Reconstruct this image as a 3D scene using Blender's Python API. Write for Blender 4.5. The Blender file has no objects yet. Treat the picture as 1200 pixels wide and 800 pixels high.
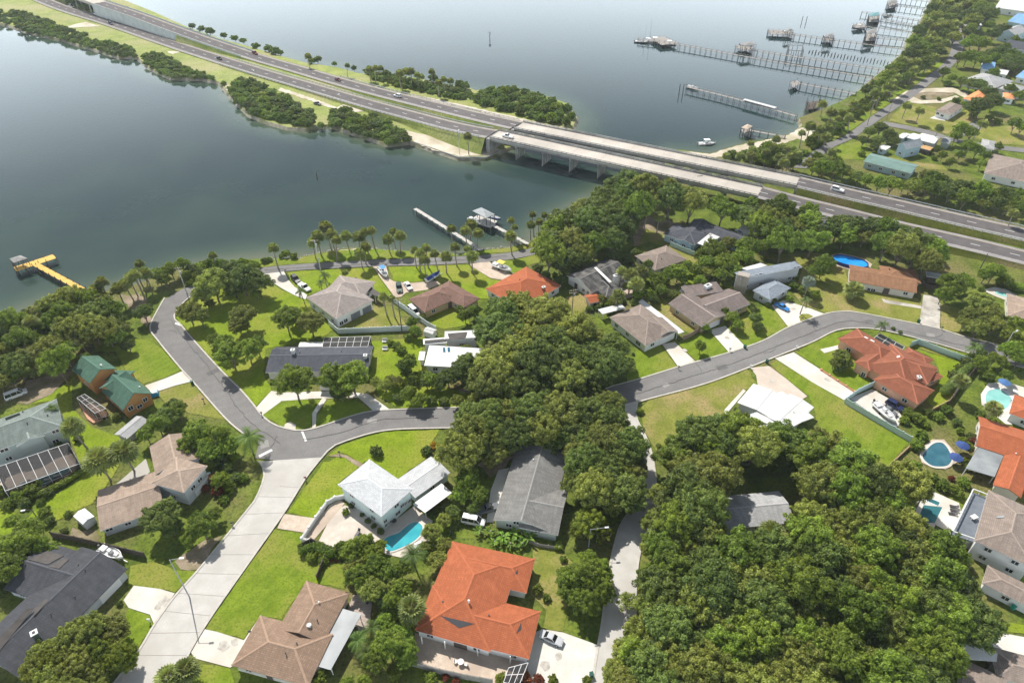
import bpy, bmesh, math, random
import numpy as np
from mathutils import Vector, Matrix
from mathutils.geometry import tessellate_polygon, intersect_ray_tri
random.seed(7)
scene = bpy.context.scene
COL = scene.collection
D = bpy.data

# ------------------------------------------------------------------ camera, sky, sun, exposure
CAM_H, PITCH, FPX = 125.0, math.radians(38.66), 800.0
cam_data = D.cameras.new("camera"); cam = D.objects.new("camera", cam_data); COL.objects.link(cam)
cam_data.sensor_width = 36; cam_data.lens = 24; cam_data.clip_start = 1; cam_data.clip_end = 9000
cam.location = (0, 0, CAM_H); cam.rotation_euler = (math.pi/2 - PITCH, 0, 0)
scene.camera = cam
SUN_EL, SUN_AZ = math.radians(50), math.radians(-29)      # azimuth from +Y, negative to the left
sun_data = D.lights.new("sun", 'SUN'); sun = D.objects.new("sun", sun_data); COL.objects.link(sun)
sun_data.energy = 5.0; sun_data.angle = math.radians(0.5); sun_data.color = (1.0, 0.955, 0.88)
sdir = Vector((math.sin(SUN_AZ)*math.cos(SUN_EL), math.cos(SUN_AZ)*math.cos(SUN_EL), math.sin(SUN_EL)))
sun.rotation_euler = sdir.to_track_quat('Z', 'Y').to_euler()
sun.location = (0, 0, 300)
world = D.worlds.new("World"); scene.world = world; world.use_nodes = True
wt = world.node_tree; wt.nodes.clear()
wo = wt.nodes.new('ShaderNodeOutputWorld'); bg = wt.nodes.new('ShaderNodeBackground')
sky = wt.nodes.new('ShaderNodeTexSky'); sky.sky_type = 'NISHITA'; sky.sun_disc = False
sky.sun_elevation = SUN_EL; sky.sun_rotation = SUN_AZ
sky.air_density = 1.0; sky.dust_density = 1.5; sky.ozone_density = 1.0
bg.inputs['Strength'].default_value = 0.056
tc = wt.nodes.new('ShaderNodeTexCoord'); mp = wt.nodes.new('ShaderNodeMapping'); mp.inputs['Scale'].default_value = (1.6, 1.6, 5.0)
nz = wt.nodes.new('ShaderNodeTexNoise'); nz.inputs['Scale'].default_value = 2.2; nz.inputs['Detail'].default_value = 5
nz.inputs['Roughness'].default_value = 0.55
cr = wt.nodes.new('ShaderNodeValToRGB'); cr.color_ramp.elements[0].position = 0.40; cr.color_ramp.elements[1].position = 0.72
cr.color_ramp.elements[1].color = (.85, .85, .85, 1)
mx = wt.nodes.new('ShaderNodeMixRGB'); mx.inputs['Color2'].default_value = (7.5, 8.3, 9.2, 1)
L = wt.links.new
L(tc.outputs['Generated'], mp.inputs['Vector']); L(mp.outputs['Vector'], nz.inputs['Vector']); L(nz.outputs['Fac'], cr.inputs['Fac'])
sx = wt.nodes.new('ShaderNodeSeparateXYZ'); L(tc.outputs['Generated'], sx.inputs['Vector'])          # humid haze: the sky whitens towards the horizon all round
hz = wt.nodes.new('ShaderNodeMapRange'); hz.interpolation_type = 'SMOOTHSTEP'; hz.inputs['From Min'].default_value = .43; hz.inputs['From Max'].default_value = .13; L(sx.outputs['Z'], hz.inputs['Value'])
mz = wt.nodes.new('ShaderNodeMixRGB'); mz.inputs['Color2'].default_value = (43, 48, 52, 1); L(hz.outputs['Result'], mz.inputs['Fac'])
L(cr.outputs['Color'], mx.inputs['Fac']); L(sky.outputs['Color'], mx.inputs['Color1']); L(mx.outputs['Color'], mz.inputs['Color1']); L(mz.outputs['Color'], bg.inputs['Color'])
L(bg.outputs['Background'], wo.inputs['Surface'])
scene.view_settings.view_transform = 'Standard'; scene.view_settings.look = 'None'
scene.view_settings.exposure = 0.27; scene.view_settings.gamma = 1.0
scene.render.engine = 'CYCLES'
scene.cycles.max_bounces = 6; scene.cycles.diffuse_bounces = 2; scene.cycles.glossy_bounces = 3
scene.cycles.transmission_bounces = 4; scene.cycles.transparent_max_bounces = 8; scene.cycles.use_denoising = True; scene.cycles.denoising_prefilter = 'NONE'

# ------------------------------------------------------------------ survey: photograph pixel -> metres on the plane z = h
CT, ST = math.cos(PITCH), math.sin(PITCH)
def W(px, py, h=0.0):
    u = (px-600)/FPX; v = (py-400)/FPX
    k = (CAM_H-h)/(ST+v*CT)
    return Vector((u*k, (CT-v*ST)*k, h))
def MPP(px, py, h=0.0):                 # metres per photograph pixel there
    return (CAM_H-h)/(ST+(py-400)/FPX*CT)/FPX
def ray(px, py):
    u = (px-600)/FPX; v = (py-400)/FPX
    return Vector((u, CT-v*ST, -(ST+v*CT))).normalized()
EYE = Vector((0, 0, CAM_H))
def inside(p, poly):
    c = False; n = len(poly); j = n-1
    for i in range(n):
        a, b = poly[i], poly[j]
        if (a[1] > p[1]) != (b[1] > p[1]) and p[0] < (b[0]-a[0])*(p[1]-a[1])/(b[1]-a[1])+a[0]: c = not c
        j = i
    return c

# ------------------------------------------------------------------ materials
def srgb(r, g, b):
    f = lambda c: (c/255/12.92 if c/255 <= .04045 else ((c/255+.055)/1.055)**2.4)
    return (f(r), f(g), f(b), 1)
MATS = {}
def mat(name, c1, c2=None, scale=3.0, rough=.85, detail=4, coord='Object', stretch=(1, 1, 1), patch=None, patch_scale=.08, bump=0, metal=0,
        spec=.3, lo=.35, hi=.65, fine=None, fine_scale=9, bump_scale=None, wave=None):
    if name in MATS: return MATS[name]
    m = D.materials.new(name); m.use_nodes = True; t = m.node_tree; n = t.nodes; l = t.links.new
    b = n['Principled BSDF']; b.inputs['Roughness'].default_value = rough; b.inputs['Metallic'].default_value = metal
    b.inputs['Specular IOR Level'].default_value = spec
    if c2 is None:
        b.inputs['Base Color'].default_value = (*c1[:3], 1)
    else:
        tc = n.new('ShaderNodeTexCoord'); mp = n.new('ShaderNodeMapping'); mp.inputs['Scale'].default_value = stretch
        l(tc.outputs[coord], mp.inputs['Vector'])
        nz = n.new('ShaderNodeTexNoise'); nz.inputs['Scale'].default_value = scale; nz.inputs['Detail'].default_value = detail
        l(mp.outputs['Vector'], nz.inputs['Vector'])
        cr = n.new('ShaderNodeValToRGB'); cr.color_ramp.elements[0].position = lo; cr.color_ramp.elements[1].position = hi
        cr.color_ramp.elements[0].color = (*c1[:3], 1); cr.color_ramp.elements[1].color = (*c2[:3], 1)
        l(nz.outputs['Fac'], cr.inputs['Fac']); out = cr.outputs['Color']
        def layer(out, colr, sc, lo, hi, st=None):
            n2 = n.new('ShaderNodeTexNoise'); n2.inputs['Scale'].default_value = sc; n2.inputs['Detail'].default_value = 5
            if st:
                m2 = n.new('ShaderNodeMapping'); m2.inputs['Scale'].default_value = st; l(tc.outputs[coord], m2.inputs['Vector']); l(m2.outputs['Vector'], n2.inputs['Vector'])
            else: l(tc.outputs[coord], n2.inputs['Vector'])
            r2 = n.new('ShaderNodeValToRGB'); r2.color_ramp.elements[0].position = lo; r2.color_ramp.elements[1].position = hi
            l(n2.outputs['Fac'], r2.inputs['Fac'])
            mx = n.new('ShaderNodeMixRGB'); mx.inputs['Color2'].default_value = (*colr[:3], 1)
            l(r2.outputs['Color'], mx.inputs['Fac']); l(out, mx.inputs['Color1']); return mx.outputs['Color']
        if patch is not None: out = layer(out, patch, patch_scale, .46, .66)
        if fine is not None: out = layer(out, fine, fine_scale, .45, .75)
        if wave is not None:                      # (colour, scale, strength, direction degrees)
            wv = n.new('ShaderNodeTexWave'); wv.inputs['Scale'].default_value = wave[1]; wv.inputs['Distortion'].default_value = 1.2; wv.inputs['Detail'].default_value = 1
            m3 = n.new('ShaderNodeMapping'); m3.inputs['Rotation'].default_value = (0, 0, math.radians(wave[3])); l(tc.outputs[coord], m3.inputs['Vector']); l(m3.outputs['Vector'], wv.inputs['Vector'])
            mu = n.new('ShaderNodeMath'); mu.operation = 'MULTIPLY'; mu.inputs[1].default_value = wave[2]; l(wv.outputs['Fac'], mu.inputs[0])
            mx = n.new('ShaderNodeMixRGB'); mx.inputs['Color2'].default_value = (*wave[0][:3], 1); l(mu.outputs[0], mx.inputs['Fac']); l(out, mx.inputs['Color1']); out = mx.outputs['Color']
        l(out, b.inputs['Base Color'])
        if bump:
            bn = n.new('ShaderNodeTexNoise'); bn.inputs['Scale'].default_value = bump_scale or scale*3; bn.inputs['Detail'].default_value = 3
            l(mp.outputs['Vector'], bn.inputs['Vector'])
            bp = n.new('ShaderNodeBump'); bp.inputs['Strength'].default_value = bump; bp.inputs['Distance'].default_value = .2
            l(bn.outputs['Fac'], bp.inputs['Height']); l(bp.outputs['Normal'], b.inputs['Normal'])
    MATS[name] = m; return m
def shingle(name, c, dark=.62, streak=.75, moss=None):
    """asphalt or tile roofing in UV metres: u along the eave, v up the slope"""
    if name in MATS: return MATS[name]
    m = D.materials.new(name); m.use_nodes = True; t = m.node_tree; n = t.nodes; l = t.links.new
    b = n['Principled BSDF']; b.inputs['Roughness'].default_value = .9; b.inputs['Specular IOR Level'].default_value = .2
    uv = n.new('ShaderNodeTexCoord').outputs['UV']
    def nz(sc, st, lo, hi):
        mp = n.new('ShaderNodeMapping'); mp.inputs['Scale'].default_value = st; l(uv, mp.inputs['Vector'])
        x = n.new('ShaderNodeTexNoise'); x.inputs['Scale'].default_value = sc; x.inputs['Detail'].default_value = 4; l(mp.outputs['Vector'], x.inputs['Vector'])
        r = n.new('ShaderNodeMapRange'); r.inputs['From Min'].default_value = lo; r.inputs['From Max'].default_value = hi; l(x.outputs['Fac'], r.inputs['Value']); return r.outputs['Result']
    br = n.new('ShaderNodeTexBrick'); br.inputs['Scale'].default_value = 1; br.inputs['Brick Width'].default_value = .9; br.inputs['Row Height'].default_value = .34
    br.inputs['Mortar Size'].default_value = .03; br.inputs['Color1'].default_value = (*[x*1.12 for x in c[:3]], 1); br.inputs['Color2'].default_value = (*[x*.86 for x in c[:3]], 1)
    br.inputs['Mortar'].default_value = (*[x*.6 for x in c[:3]], 1); l(uv, br.inputs['Vector'])
    out = br.outputs['Color']
    def lay(out, f, k, col):
        mu = n.new('ShaderNodeMath'); mu.operation = 'MULTIPLY'; mu.inputs[1].default_value = k; l(f, mu.inputs[0])
        mx = n.new('ShaderNodeMixRGB'); mx.inputs['Color2'].default_value = (*col[:3], 1); l(mu.outputs[0], mx.inputs['Fac']); l(out, mx.inputs['Color1']); return mx.outputs['Color']
    out = lay(out, nz(.9, (1.6, .25, 1), .42, .7), streak, [x*dark for x in c[:3]])
    out = lay(out, nz(5.0, (1, 1, 1), .4, .75), .45, [x*dark*.9 for x in c[:3]])
    out = lay(out, nz(.35, (1, 1, 1), .5, .75), .4, [min(1, x*1.3) for x in c[:3]])
    if moss: out = lay(out, nz(.5, (1, .6, 1), .42, .6), .8, moss)
    l(out, b.inputs['Base Color']); MATS[name] = m; return m
def foliage(name, dark, light, trans=.3, rough=.5):
    m = D.materials.new(name); m.use_nodes = True; t = m.node_tree; n = t.nodes; l = t.links.new
    b = n['Principled BSDF']; b.inputs['Roughness'].default_value = rough; b.inputs['Specular IOR Level'].default_value = .22
    at = n.new('ShaderNodeAttribute'); at.attribute_name = 'tone'
    cr = n.new('ShaderNodeValToRGB'); cr.color_ramp.elements[0].color = (*dark, 1); cr.color_ramp.elements[1].color = (*light, 1); l(at.outputs['Fac'], cr.inputs['Fac'])
    oi = n.new('ShaderNodeObjectInfo'); hs = n.new('ShaderNodeHueSaturation')
    mh = n.new('ShaderNodeMapRange'); mh.inputs['To Min'].default_value = .484; mh.inputs['To Max'].default_value = .504; l(oi.outputs['Random'], mh.inputs['Value']); l(mh.outputs['Result'], hs.inputs['Hue'])
    mv = n.new('ShaderNodeMath'); mv.operation = 'FRACT'; m7 = n.new('ShaderNodeMath'); m7.operation = 'MULTIPLY'; m7.inputs[1].default_value = 7.31; l(oi.outputs['Random'], m7.inputs[0]); l(m7.outputs[0], mv.inputs[0])
    m8 = n.new('ShaderNodeMapRange'); m8.inputs['To Min'].default_value = .74; m8.inputs['To Max'].default_value = 1.3; l(mv.outputs[0], m8.inputs['Value']); l(m8.outputs['Result'], hs.inputs['Value'])
    l(cr.outputs['Color'], hs.inputs['Color']); l(hs.outputs['Color'], b.inputs['Base Color'])
    tr = n.new('ShaderNodeBsdfTranslucent'); ms = n.new('ShaderNodeMixShader'); ms.inputs['Fac'].default_value = trans
    g = n.new('ShaderNodeMixRGB'); g.blend_type = 'MULTIPLY'; g.inputs['Fac'].default_value = 1; g.inputs['Color2'].default_value = (1.3, 1.25, .5, 1)
    l(hs.outputs['Color'], g.inputs['Color1']); l(g.outputs['Color'], tr.inputs['Color'])
    l(b.outputs['BSDF'], ms.inputs[1]); l(tr.outputs['BSDF'], ms.inputs[2]); l(ms.outputs['Shader'], n['Material Output'].inputs['Surface'])
    MATS[name] = m; return m

GRASS = mat('grass_rough', (.085, .12, .018), (.17, .22, .03), scale=.22, patch=(.20, .17, .07), patch_scale=.05, fine=(.045, .075, .012), fine_scale=1.4, bump=.5, bump_scale=3, spec=.08)
LAWN = mat('lawn_green', (.125, .185, .014), (.195, .265, .024), scale=.3, patch=(.26, .24, .06), patch_scale=.075, fine=(.085, .14, .010), fine_scale=2.2, bump=.35, bump_scale=5, wave=((.22, .285, .028), .16, .22, 38), spec=.08)
LAWN2 = mat('lawn_bright', (.16, .225, .012), (.23, .305, .020), scale=.3, patch=(.27, .28, .045), patch_scale=.07, fine=(.105, .165, .010), fine_scale=2.0, bump=.35, bump_scale=5, spec=.08)
LAWN_DRY = mat('lawn_dry', (.17, .185, .035), (.255, .255, .055), scale=.25, patch=(.34, .26, .12), patch_scale=.11, fine=(.12, .165, .025), fine_scale=1.8, bump=.35, bump_scale=5, spec=.08)
ASPH = mat('asphalt_grey', (.175, .168, .163), (.212, .205, .198), scale=.35, rough=.9, patch=(.24, .233, .225), patch_scale=.05, fine=(.15, .143, .14), fine_scale=4, wave=((.15, .143, .14), .11, .18, 65))
HASPH = mat('asphalt_highway', (.10, .09, .09), (.135, .122, .12), scale=.3, rough=.9, fine=(.085, .075, .077), fine_scale=4)
HSHO = mat('asphalt_shoulder', (.27, .25, .24), (.33, .31, .295), scale=.3, rough=.9, fine=(.23, .21, .2), fine_scale=3)
CONC = mat('concrete_road', (.46, .44, .405), (.54, .52, .485), scale=.4, rough=.85, patch=(.41, .385, .35), patch_scale=.06, fine=(.44, .42, .39), fine_scale=5)
CONC_W = mat('concrete_white', (.60, .57, .52), (.68, .66, .61), scale=.5, rough=.85, patch=(.54, .49, .41), patch_scale=.12, fine=(.55, .52, .47), fine_scale=5)
CONC_P = mat('concrete_pinkish', (.53, .45, .375), (.60, .52, .44), scale=.5, rough=.85, patch=(.48, .40, .33), patch_scale=.15, fine=(.5, .42, .35), fine_scale=5)
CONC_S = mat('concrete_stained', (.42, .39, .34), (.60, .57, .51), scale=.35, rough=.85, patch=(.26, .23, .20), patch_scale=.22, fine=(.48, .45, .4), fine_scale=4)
PAVER_C = mat('paver_cream', (.56, .50, .43), (.66, .60, .52), scale=.8, rough=.85, patch=(.48, .42, .36), patch_scale=.2, fine=(.5, .44, .38), fine_scale=6)
PAVER = mat('paver_tan', (.50, .40, .31), (.62, .52, .42), scale=.8, rough=.85, patch=(.43, .34, .27), patch_scale=.2, fine=(.42, .34, .28), fine_scale=6)
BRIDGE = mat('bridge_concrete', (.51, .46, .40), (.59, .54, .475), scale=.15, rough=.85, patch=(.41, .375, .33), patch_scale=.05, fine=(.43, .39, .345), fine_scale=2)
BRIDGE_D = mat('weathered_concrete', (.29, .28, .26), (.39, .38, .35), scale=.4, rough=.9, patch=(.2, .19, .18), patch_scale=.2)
SAND = mat('sand', (.55, .48, .38), (.68, .62, .52), scale=.2, rough=.95, patch=(.40, .35, .23), patch_scale=.09, fine=(.47, .41, .32), fine_scale=2)
DIRT = mat('dirt', (.24, .19, .13), (.36, .29, .21), scale=.4, rough=.95, patch=(.15, .14, .05), patch_scale=.15, fine=(.19, .15, .1), fine_scale=2)
KERB = mat('kerb_concrete', (.46, .43, .38), (.56, .53, .47), scale=1, rough=.9)
PAINT_W = mat('road_paint', (.72, .72, .70), (.62, .62, .6), scale=2, rough=.7)
PAINT_Y = mat('road_paint_yellow', (.6, .42, .08), (.5, .36, .08), scale=2, rough=.7)
WHITE = mat('white_paint', (.72, .72, .71), (.65, .65, .64), scale=.8, rough=.6)
WOOD_G = mat('weathered_wood', (.24, .22, .20), (.36, .335, .31), scale=2, rough=.9, stretch=(1, 1, .3))
WOOD_D = mat('dark_wood', (.075, .06, .05), (.14, .115, .095), scale=2, rough=.9)
WOOD_Y = mat('new_yellow_wood', (.66, .39, .085), (.76, .48, .13), scale=1.2, rough=.8, fine=(.58, .33, .07), fine_scale=5)
WOOD_T = mat('tan_wood', (.52, .38, .2), (.62, .47, .28), scale=2, rough=.85)
GLASS = mat('window_glass', (.02, .026, .032), rough=.06, spec=.6)
METAL = mat('grey_metal', (.42, .44, .46), (.50, .52, .54), scale=1, rough=.45, metal=.3)
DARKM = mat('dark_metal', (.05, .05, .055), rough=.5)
RUBBER = mat('black_rubber', (.015, .015, .016), rough=.8)
TRUNK = mat('bark', (.14, .115, .09), (.24, .205, .165), scale=3, rough=.95)
TRUNK_P = mat('palm_bark', (.22, .19, .155), (.33, .29, .24), scale=3, rough=.95, stretch=(1, 1, 4))

# ------------------------------------------------------------------ mesh builder
class MB:
    def __init__(s): s.v = []; s.f = []; s.m = []
    def add(s, vs, fs, mi=0):
        o = len(s.v); s.v += [Vector(v) for v in vs]; s.f += [[i+o for i in f] for f in fs]; s.m += [mi]*len(fs); return s
    def quad(s, a, b, c, d, mi=0): return s.add([a, b, c, d], [(0, 1, 2, 3)], mi)
    def obox(s, c, u, w, lx, ly, z0, z1, mi=0):
        """box centred at c in plan, axes u, w (unit, horizontal), sizes lx, ly, from z0 to z1"""
        u = Vector((u[0], u[1], 0)); w = Vector((w[0], w[1], 0)); p = Vector((c[0], c[1], 0))
        vs = []
        for z in (z0, z1):
            for a, b in ((-1, -1), (1, -1), (1, 1), (-1, 1)): vs.append(p+u*(a*lx/2)+w*(b*ly/2)+Vector((0, 0, z)))
        return s.add(vs, [(0, 3, 2, 1), (4, 5, 6, 7), (0, 1, 5, 4), (1, 2, 6, 5), (2, 3, 7, 6), (3, 0, 4, 7)], mi)
    def box(s, c, sz, rz=0, mi=0):
        u = (math.cos(rz), math.sin(rz)); w = (-u[1], u[0]); return s.obox(c, u, w, sz[0], sz[1], c[2]-sz[2]/2, c[2]+sz[2]/2, mi)
    def beam(s, a, b, wd, th, mi=0):
        a, b = Vector(a), Vector(b); d = (b-a); 
        if d.length < 1e-6: return s
        d.normalize(); up = Vector((0, 0, 1)) if abs(d.z) < .95 else Vector((1, 0, 0))
        x = d.cross(up).normalized()*wd/2; y = x.cross(d).normalized()*th/2
        vs = [a-x-y, a+x-y, a+x+y, a-x+y, b-x-y, b+x-y, b+x+y, b-x+y]
        return s.add(vs, [(0, 3, 2, 1), (4, 5, 6, 7), (0, 1, 5, 4), (1, 2, 6, 5), (2, 3, 7, 6), (3, 0, 4, 7)], mi)
    def tube(s, pts, rads, n=6, mi=0, cap=True):
        pts = [Vector(p) for p in pts]; vs = []; fs = []
        for i, p in enumerate(pts):
            d = (pts[min(i+1, len(pts)-1)]-pts[max(i-1, 0)]).normalized()
            x = d.cross(Vector((0, 1, 0)) if abs(d.y) < .9 else Vector((1, 0, 0))).normalized(); y = d.cross(x)
            for k in range(n):
                a = 2*math.pi*k/n; vs.append(p+(x*math.cos(a)+y*math.sin(a))*rads[i])
        for i in range(len(pts)-1):
            for k in range(n):
                k2 = (k+1) % n; fs.append((i*n+k, i*n+k2, (i+1)*n+k2, (i+1)*n+k))
        if cap: fs.append(tuple(range(n))[::-1]); fs.append(tuple((len(pts)-1)*n+k for k in range(n)))
        return s.add(vs, fs, mi)
    def prism(s, poly, z0, z1, mi=0, top_mi=None):
        """extruded plan polygon, triangulated caps"""
        P = [Vector((p[0], p[1], 0)) for p in poly]; n = len(P)
        tri = tessellate_polygon([P])
        s.add([p+Vector((0, 0, z1)) for p in P], [tuple(t) for t in tri], mi if top_mi is None else top_mi)
        if z0 is not None:
            vs = [p+Vector((0, 0, z0)) for p in P]+[p+Vector((0, 0, z1)) for p in P]
            s.add(vs, [(i, (i+1) % n, n+(i+1) % n, n+i) for i in range(n)], mi)
        return s
    def mesh(s, name, mats, base=None, recalc=True, smooth=False):
        me = D.meshes.new(name)
        b = base or Vector((0, 0, 0))
        me.from_pydata([tuple(v-b) for v in s.v], [], s.f)
        for m in (mats if isinstance(mats, (list, tuple)) else [mats]): me.materials.append(m)
        me.polygons.foreach_set('material_index', s.m)
        if recalc:
            bm = bmesh.new(); bm.from_mesh(me); bmesh.ops.remove_doubles(bm, verts=bm.verts, dist=1e-4); bmesh.ops.recalc_face_normals(bm, faces=bm.faces); bm.to_mesh(me); bm.free()
        if smooth: me.polygons.foreach_set('use_smooth', [True]*len(me.polygons))
        me.update(); return me
    def build(s, name, mats, parent=None, base=None, **k):
        return link(name, s.mesh(name, mats, base, **k), parent, None if parent else base)
def link(name, data, parent=None, loc=None):
    o = D.objects.new(name, data); COL.objects.link(o)
    if loc is not None: o.location = loc
    if parent: o.parent = parent
    return o
def uv_roof(me):
    uv = me.uv_layers.new(name='uv'); 
    for p in me.polygons:
        n = p.normal; t = Vector((0, 0, 1)).cross(n)
        t = t.normalized() if t.length > 1e-3 else Vector((1, 0, 0)); s = n.cross(t)
        for li in p.loop_indices:
            c = me.vertices[me.loops[li].vertex_index].co; uv.data[li].uv = (c.dot(t), c.dot(s))
LM = []                                      # landmarks: (short phrase, position)
def thing(name, label, cat, loc, group=None, lm=None):
    o = D.objects.new(name, None); COL.objects.link(o); o.location = loc; o.empty_display_size = .5
    o['label'] = label; o['category'] = cat
    if group: o['group'] = group
    if lm: LM.append((lm, Vector(loc)))
    return o
def tag(o, label, cat, group=None, lm=None):
    o['label'] = label; o['category'] = cat
    if group: o['group'] = group
    if lm: LM.append((lm, Vector(o.location)))
    return o
def structure(o, kind='structure'): o['kind'] = kind; return o
def dup(o, parent=None):
    c = o.copy(); COL.objects.link(c); c.parent = parent
    for ch in list(o.children): dup(ch, c)
    return c
ROADS = []                                   # world polygons no trunk may stand in
NSHEET = 0
def sheet(name, px, z, m, block=False, thick=None, world_pts=None):
    """a flat piece of ground from surveyed corner pixels; every sheet lies a hair above the one before"""
    global NSHEET
    NSHEET += 1; z += NSHEET*.0006
    P = [W(x, y, 0) for x, y in px] if world_pts is None else world_pts
    if name in ('lawn', 'bare_yard', 'sand_patch', 'planting_strip', 'sandy_path', 'beach', 'planting_bed', 'sandy_bank'):      # ragged, grown-over edges
        rj = random.Random(NSHEET); Q = []
        for a, b in zip(P, P[1:]+P[:1]):
            n = max(1, int((b-a).length/1.6)); q = (b-a).normalized(); q = Vector((-q.y, q.x, 0)); am = .22 if name == 'lawn' else .55
            for i in range(n): Q.append(a.lerp(b, i/n)+q*rj.uniform(-am, am)*(1 if i else .4))
        P = Q
    if block: ROADS.append([(p.x, p.y) for p in P])
    mb = MB(); mb.prism(P, (z-thick) if thick else None, z)
    return structure(mb.build(name, m))
def ribbon(mb, pts, o0, o1, dz, mi=0):
    """strip along world points between side offsets o0 and o1"""
    n = len(pts); L_, R_ = [], []
    for i, p in enumerate(pts):
        d = (pts[min(i+1, n-1)]-pts[max(i-1, 0)]); d.z = 0; d.normalize(); s = Vector((d.y, -d.x, 0))
        L_.append(p+s*o0+Vector((0, 0, dz))); R_.append(p+s*o1+Vector((0, 0, dz)))
    vs = L_+R_
    return mb.add(vs, [(i, i+1, n+i+1, n+i) for i in range(n-1)], mi)
def resample(pts, step):
    """Catmull-Rom smoothing, then even spacing"""
    P = [pts[0]*2-pts[1]]+list(pts)+[pts[-1]*2-pts[-2]]; out = []
    for i in range(1, len(P)-2):
        for k in range(12):
            t = k/12; a, b, c, d = P[i-1], P[i], P[i+1], P[i+2]
            out.append(.5*((2*b)+(c-a)*t+(2*a-5*b+4*c-d)*t*t+(3*b-a-3*c+d)*t**3))
    out.append(P[-2]); res = [out[0]]; acc = 0
    for a, b in zip(out, out[1:]):
        seg = (b-a).length
        while acc+seg >= step:
            f = (step-acc)/seg; a = a.lerp(b, f); res.append(a.copy()); seg = (b-a).length; acc = 0
        acc += seg
    return res
def smooth_px(px, step=3.0):
    return resample([W(x, y, 0) for x, y in px], step)
# ================================================================== SETTING
WZ = -1.2
MAIN_PX = [(-300, 440), (-120, 400), (0, 377), (30, 366), (72, 351), (100, 345), (130, 340), (150, 336), (177, 327), (200, 318), (220, 312), (250, 308), (300, 303), (347, 302), (360, 299),
           (392, 293), (407, 290), (440, 291), (460, 296), (480, 296), (537, 297), (565, 293), (600, 289), (620, 284), (634, 272), (650, 258), (672, 243), (690, 232), (703, 226), (720, 214), (735, 203), (752, 194),
           (768, 184), (797, 175), (815, 178), (832, 180), (860, 171), (880, 166), (905, 162), (930, 156), (940, 147), (937, 138), (950, 133), (968, 126), (985, 119), (1007, 106), (1024, 91), (1038, 80), (1060, 60),
           (1063, 48), (1078, 28), (1087, 10), (1094, -5), (1118, -60), (1140, -120), (1160, -160)]
MAIN = [W(*p) for p in MAIN_PX]+[Vector((2600, 1900, 0)), Vector((2600, -250, 0)), Vector((-700, -250, 0))]
CAUSE_PX = [(-300, -60), (-100, 0), (0, 27), (12, 30), (32, 37), (75, 47), (105, 56), (140, 67), (160, 66), (175, 79), (200, 91), (237, 92), (257, 96), (270, 112), (292, 134), (312, 142), (337, 149), (362, 151), (382, 146), (395, 149),
            (435, 162), (455, 169), (480, 166), (490, 169), (537, 184.5), (570, 184.5), (587, 176.5), (607, 168), (628, 160), (650, 156), (670, 152), (676, 138), (664, 121), (640, 113), (600, 103), (557, 106), (550, 103), (520, 99), (500, 94), (480, 90), (450, 88), (420, 86), (395, 79), (375, 76), (360, 74),
            (330, 66), (300, 57), (260, 46), (222, 33), (180, 14), (120, -10), (60, -30), (-100, -75), (-300, -125)]
CAUSE = [W(*p) for p in CAUSE_PX]
def shore_build(name, P, m, bank):
    mb = MB(); n = len(P); tri = tessellate_polygon([[p.copy() for p in P]])
    mb.add(P, [tuple(t) for t in tri])
    area = sum(P[i].x*P[(i+1) % n].y-P[(i+1) % n].x*P[i].y for i in range(n)); sg = 1 if area > 0 else -1
    out = []
    for i in range(n):
        d = (P[(i+1) % n]-P[i-1]).normalized(); out.append(P[i]+Vector((d.y, -d.x, 0))*sg*2.2+Vector((0, 0, -2.2)))
    mb.add(P+out, [(i, (i+1) % n, n+(i+1) % n, n+i) for i in range(n)], 1)
    return structure(mb.build(name, [m, bank]))
BANK = mat('shore_bank', (.20, .18, .13), (.34, .31, .25), scale=.6, rough=.95, patch=(.09, .1, .03), patch_scale=.15)
shore_build('ground', MAIN, GRASS, BANK)
CGRASS = mat('causeway_grass', (.20, .25, .045), (.32, .35, .085), scale=.12, patch=(.36, .33, .15), patch_scale=.035, fine=(.14, .19, .03), fine_scale=1.0, bump=.3)
shore_build('causeway_ground', CAUSE, CGRASS, BANK)

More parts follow.
